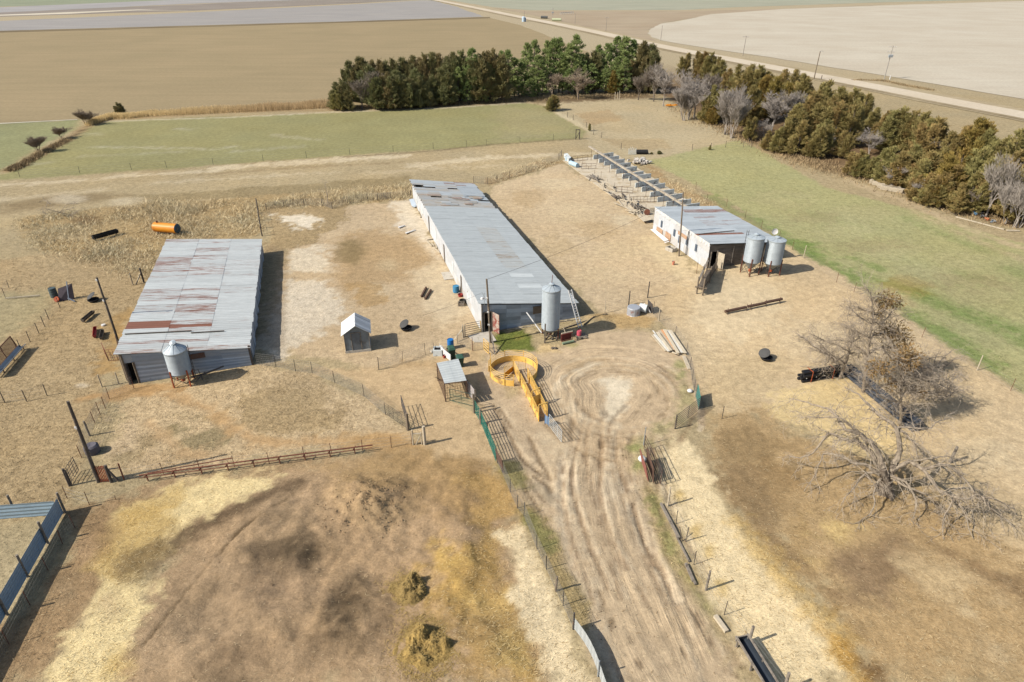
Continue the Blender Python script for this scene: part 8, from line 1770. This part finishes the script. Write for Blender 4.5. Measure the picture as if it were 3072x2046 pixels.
part('branch',mbr,M_deadp,T6); part('twigs',mbt,M_deadp,T6,stuff=True)
T7=thing('dead_sapling',W('y',745,340),'single bare white sapling at the weedy yard fence','tree'); mbr=MB();mbt=MB(); bs=W('y',745,345); limb(mbr,mbt,[bs,bs+Vector((0,.2,1.6)),bs+Vector((-.1,.3,3.0))],.07,.02,rs,1.6,0,1.0); part('trunk',mbr,M_deadp,T7); part('twigs',mbt,M_deadp,T7,stuff=True)
# ---------------------------------------------------------------- grass, weeds, straw (uncountable)
def tint_mat(name,gain=1.0):
    m,nt,b=newmat(name); at=N(nt,'ShaderNodeAttribute',attribute_name='Tint'); L(nt,at.outputs['Color'],b.inputs['Base Color']); b.inputs['Roughness'].default_value=.9; b.inputs['Specular IOR Level'].default_value=.1; return m
M_blade=tint_mat('dry_blades')
def gz_arr(x,y): return sample(Z,x,y)
def inside(k,pts,x,y): return polysd(x,y,WL(k,pts))<0
AVOID=[WL('b',[(235,880),(1915,615)])]
def scatter(n,xr,yr,weight,seed):
    """random points, denser near the camera, kept with probability weight(x,y)"""
    r=np.random.default_rng(seed); y=yr[0]+(yr[1]-yr[0])*r.random(n)**1.35; x=(r.random(n)*2-1)*np.minimum(xr,8+y*.86); k=r.random(n)<weight(x,y); return x[k],y[k],r
barnpolys=[]
for f0,f1,ln in ((W('b',235,880),W('b',1915,615),26.5),(W('d',905,445),W('e',1500,703),42.4),(W('h',1010,1040),W('h',1010,1040)+Vector((math.cos(.297),math.sin(.297),0))*9.3,13.5)): barnpolys.append([f0,f1,f1+AX*ln,f0+AX*ln])
def notbarn(x,y):
    k=np.ones(len(x),bool)
    for bp_ in barnpolys: k&=polysd(x,y,bp_)>.1
    return k
# low dry grass tufts
x,y,r=scatter(150000,75,(17,125),lambda x,y: np.clip(sample(MASK[:,1],x,y)-.22,0,1)*(fbm(x*.8,y*.8,400,3)>.44)*1.0,500)
k=notbarn(x,y); x,y=x[k],y[k]; n=len(x); nb=3
x=np.repeat(x,nb)+r.normal(0,.06,n*nb); y=np.repeat(y,nb)+r.normal(0,.06,n*nb); n*=nb
P=np.stack([x,y,gz_arr(x,y)-.01],1); ln=r.uniform(.05,.17,(n,1)); a=r.uniform(0,6.283,n); D=unit(np.stack([np.cos(a)*.9,np.sin(a)*.9,r.uniform(.35,1.2,n)],1))*ln
S=unit(np.cross(D,np.array([[0.3,0.2,1.0]])))*r.uniform(.008,.018,(n,1))*(1+.004*y[:,None]); C=sample(COLV,x,y)*r.uniform(.85,1.6,(n,1))
struct('dry_grass',fast_quads('dry_grass',quads(P,D,S),np.clip(C,0,.8),M_blade),M_blade,'stuff')
# tall weeds
WEED=[('F',[(40,505),(300,475),(560,458),(598,470),(590,540),(420,548),(385,610),(330,640),(200,600),(80,570)]),('F',[(605,470),(750,440),(940,425),(945,458),(780,468),(620,478)]),('F',[(1110,415),(1250,372),(1285,372),(1130,424)]),('L1',[(660,420),(720,400),(780,640),(700,700),(650,560)]),('g',[(1350,360),(1500,420),(1750,580),(1950,720),(2200,860),(2150,930),(1750,720),(1450,480)]),('x',[(900,40),(1346,20),(1346,110),(950,110)])]
xs_=[];ys_=[];hs_=[]
r=np.random.default_rng(61)
for (k_,pl),dens,hh in zip(WEED,(12,14,11,7,4,14),(.5,.6,.55,.42,.35,.95)):
    Pp=WL(k_,pl); a=np.array([(p[0],p[1]) for p in Pp]); lo,hi=a.min(0),a.max(0); n=int((hi-lo).prod()*dens); x=r.uniform(lo[0],hi[0],n); y=r.uniform(lo[1],hi[1],n); k=(polysd(x,y,Pp)<r.uniform(-.5,.6,n))&(fbm(x*.35,y*.35,410,3)>r.uniform(.25,.62,n)); xs_.append(x[k]);ys_.append(y[k]);hs_.append(np.full(k.sum(),hh))
x=np.concatenate(xs_);y=np.concatenate(ys_);h_=np.concatenate(hs_); k=notbarn(x,y); x,y,h_=x[k],y[k],h_[k]; nb=6; n=len(x)*nb; x=np.repeat(x,nb)+r.normal(0,.6,n);y=np.repeat(y,nb)+r.normal(0,.6,n);h_=np.repeat(h_,nb)
P=np.stack([x,y,np.zeros(n)],1); a=r.uniform(0,6.283,n); D=unit(np.stack([np.cos(a)*.8+.15,np.sin(a)*.8,r.uniform(.3,1.2,n)],1))*(h_*r.uniform(.35,1.35,n)*(.55+.9*fbm(x*.25,y*.25,417,2)))[:,None]; S=unit(np.cross(D,r.normal(0,1,(n,3))))*r.uniform(.008,.018,(n,1))*(1+.005*y[:,None]); C=np.array([A(222,202,160,1.2)])*r.uniform(.6,1.3,(n,1))*np.array([[1,1,1]])*(1+.12*(fbm(x*.3,y*.3,415,2)-.5)[:,None]*np.array([[1,0,-1]]))
struct('tall_weeds',fast_quads('tall_weeds',quads(P,D,S),C,M_blade),M_blade,'stuff')
# reeds on the far ditch
Lp=[G(*p) for p in ((261,378),(322,358),(380,356),(435,350),(600,343),(760,336),(900,329),(1012,324))]; r=np.random.default_rng(62); n=16000; t=r.random(n)*(len(Lp)-1); i_=t.astype(int); f_=t-i_; LA=np.array([(p.x,p.y) for p in Lp]); xy=LA[i_]*(1-f_[:,None])+LA[np.minimum(i_+1,len(Lp)-1)]*f_[:,None]; wd_=1.2+2.0*np.clip((xy[:,0]+118)/60,0,1)
x=xy[:,0]+r.normal(0,.4,n); y=xy[:,1]+r.uniform(0,1,n)*wd_*1.6; hh=.72*(1.0+1.2*np.clip((x+115)/70,0,1))*(.7+.6*fbm(x*.2,y*.2,420,2)); P=np.stack([x,y,np.zeros(n)],1); D=unit(np.stack([r.normal(0,.25,n),r.normal(0,.25,n),np.ones(n)],1))*(hh*r.uniform(.5,1.1,n))[:,None]; S=unit(np.cross(D,np.array([[0,1.0,.1]])))*r.uniform(.03,.06,(n,1)); br_=np.clip((x+90)/30,0,1)[:,None]; C=(np.array([A(226,196,138,1.3)])*(1-br_)+np.array([A(192,162,118,1.3)])*br_)*r.uniform(.7,1.25,(n,1))
struct('reeds',fast_quads('reeds',quads(P,D,S),C,M_blade),M_blade,'stuff')
# undergrowth under the windbreaks and along road
xs_=[];ys_=[];r=np.random.default_rng(63)
for line,wd_,n in (([(1000,330),(1200,322),(1420,310),(1580,302),(1650,300)],3.5,7000),([(1650,298),(1800,292),(1930,285)],4,2500),([(2040,330),(2135,375),(2250,420),(2374,470),(2461,506),(2600,540),(2726,567),(2852,628),(3072,690)],6,9000),([(2560,242),(2650,238+5),(2720,258),(2800,272)],1.6,1600),([(200,420),(130,458),(60,498),(25,515)],1.6,3500)):
    LA=np.array([tuple(G(*p))[:2] for p in line]); t=r.random(n)*(len(LA)-1); i_=t.astype(int); f_=(t-i_)[:,None]; xy=LA[i_]*(1-f_)+LA[np.minimum(i_+1,len(LA)-1)]*f_; xs_.append(xy[:,0]+r.normal(0,wd_*.35,n)); ys_.append(xy[:,1]+r.normal(0,wd_*.35,n)+wd_*.4)
x=np.concatenate(xs_);y=np.concatenate(ys_);n=len(x); P=np.stack([x,y,np.zeros(n)],1); D=unit(np.stack([r.normal(0,.5,n),r.normal(0,.5,n),np.ones(n)],1))*r.uniform(.2,.65,(n,1)); S=unit(np.cross(D,r.normal(0,1,(n,3))))*r.uniform(.02,.06,(n,1)); C=np.array([A(184,158,118,1.0)])*r.uniform(.45,1.25,(n,1))
struct('undergrowth',fast_quads('undergrowth',quads(P,D,S),C,M_blade),M_blade,'stuff')
# loose straw
x,y,r=scatter(150000,60,(16,80),lambda x,y: np.clip(sample(MASK[:,0],x,y),0,1)**1.2*.9+.012,501)
n=len(x); P=np.stack([x,y,gz_arr(x,y)+r.uniform(.005,.05,n)],1); a=np.where(x>8,-.45,.4)+r.normal(0,.75,n); D=np.stack([np.cos(a),np.sin(a),r.normal(0,.12,n)],1)*r.uniform(.07,.24,(n,1)); S=np.stack([-np.sin(a),np.cos(a),np.zeros(n)],1)*r.uniform(.006,.016,(n,1)); cb=sample(COLV,x,y); mx=sample(MASK[:,0],x,y)[:,None]; C=(cb*.72+np.array([A(236,216,170)])*.42)*r.uniform(.72,1.32,(n,1)); C=np.where(r.random((n,1))<.22,cb*np.array([[.62,.52,.38]]),C)
struct('loose_straw',fast_quads('loose_straw',quads(P,D,S),np.clip(C,0,.85),M_blade),M_blade,'stuff')
# clods
def clods(cx,cy,rx,ry,n,s0,s1,seed,col):
    r=np.random.default_rng(seed); x=cx+r.normal(0,rx,n);y=cy+r.normal(0,ry,n); z=gz_arr(x,y); s=r.uniform(s0,s1,n); V=[];C=[]
    base=np.array([(1,0,0),(-.5,.87,0),(-.5,-.87,0),(0,0,1.0)]); tri=[(0,1,3,3),(1,2,3,3),(2,0,3,3)]
    for i_ in range(n):
        a=r.uniform(0,6.28); R_=np.array([[math.cos(a),-math.sin(a),0],[math.sin(a),math.cos(a),0],[0,0,1]]); p=(base*r.uniform(.6,1.3,(4,3)))@R_.T*s[i_]+np.array([x[i_],y[i_],z[i_]-.01])
        for t_ in tri: V.append(p[list(t_)]); C.append(np.array(col)*r.uniform(.7,1.2))
    return V,C
V=[];C=[]
for pp,rx,ry,n,s0,s1,cl in ((('F',850,1165),1.5,1.2,700,.02,.08,A(180,150,112)),(('F',690,1250),3,3,200,.015,.05,A(150,124,94)),(('F',900,1300),3,3,200,.015,.05,A(140,116,88)),(('i',350,640),.9,.5,90,.02,.07,A(196,166,118)),(('L2',2000,980),.4,2,90,.02,.06,A(100,82,62)),(('B2',1790,640),.3,1.0,50,.02,.06,A(110,90,68))):
    c0=W(*pp); v_,c_=clods(c0.x,c0.y,rx,ry,n,s0,s1,int(c0.x*10)+900,cl); V+=v_;C+=c_
struct('dirt_clods',fast_quads('dirt_clods',np.array(V),np.array(C),M_blade),M_blade,'stuff')
# ================================================================ LIGHT, SKY, CAMERA
w=bpy.data.worlds.new('World'); scene.world=w; w.use_nodes=True
nt=w.node_tree; bg=nt.nodes['Background']; sky=nt.nodes.new('ShaderNodeTexSky'); sky.sky_type='NISHITA'; sky.sun_disc=False
SEL=math.radians(39.5); SAZ=math.radians(201)   # direction towards the sun, measured from +X
sky.sun_elevation=SEL
sky.sun_rotation=math.radians(90)-SAZ
sky.air_density=1.0; sky.dust_density=2.5; sky.altitude=600
nt.links.new(sky.outputs[0],bg.inputs['Color']); bg.inputs['Strength'].default_value=0.10
ld=bpy.data.lights.new('sun','SUN'); ld.energy=4.2; ld.angle=math.radians(0.5); ld.color=(1.0,0.965,0.905)
lo=bpy.data.objects.new('sun',ld); COL.objects.link(lo)
dirv=Vector((math.cos(SEL)*math.cos(SAZ),math.cos(SEL)*math.sin(SAZ),math.sin(SEL)))
lo.rotation_euler=dirv.to_track_quat('Z','Y').to_euler(); lo.location=dirv*200
cd=bpy.data.cameras.new('camera'); cam=bpy.data.objects.new('camera',cd); COL.objects.link(cam)
cd.sensor_width=36.0; cd.lens=FPX/3072*36.0; cd.clip_end=20000; cd.clip_start=0.5
cam.location=(0,0,CH); cam.rotation_euler=(math.radians(90)-PITCH,0,0); scene.camera=cam
scene.view_settings.view_transform='Standard'; scene.view_settings.look='None'; scene.view_settings.exposure=0.83; scene.view_settings.gamma=1.0
scene.render.engine='CYCLES'
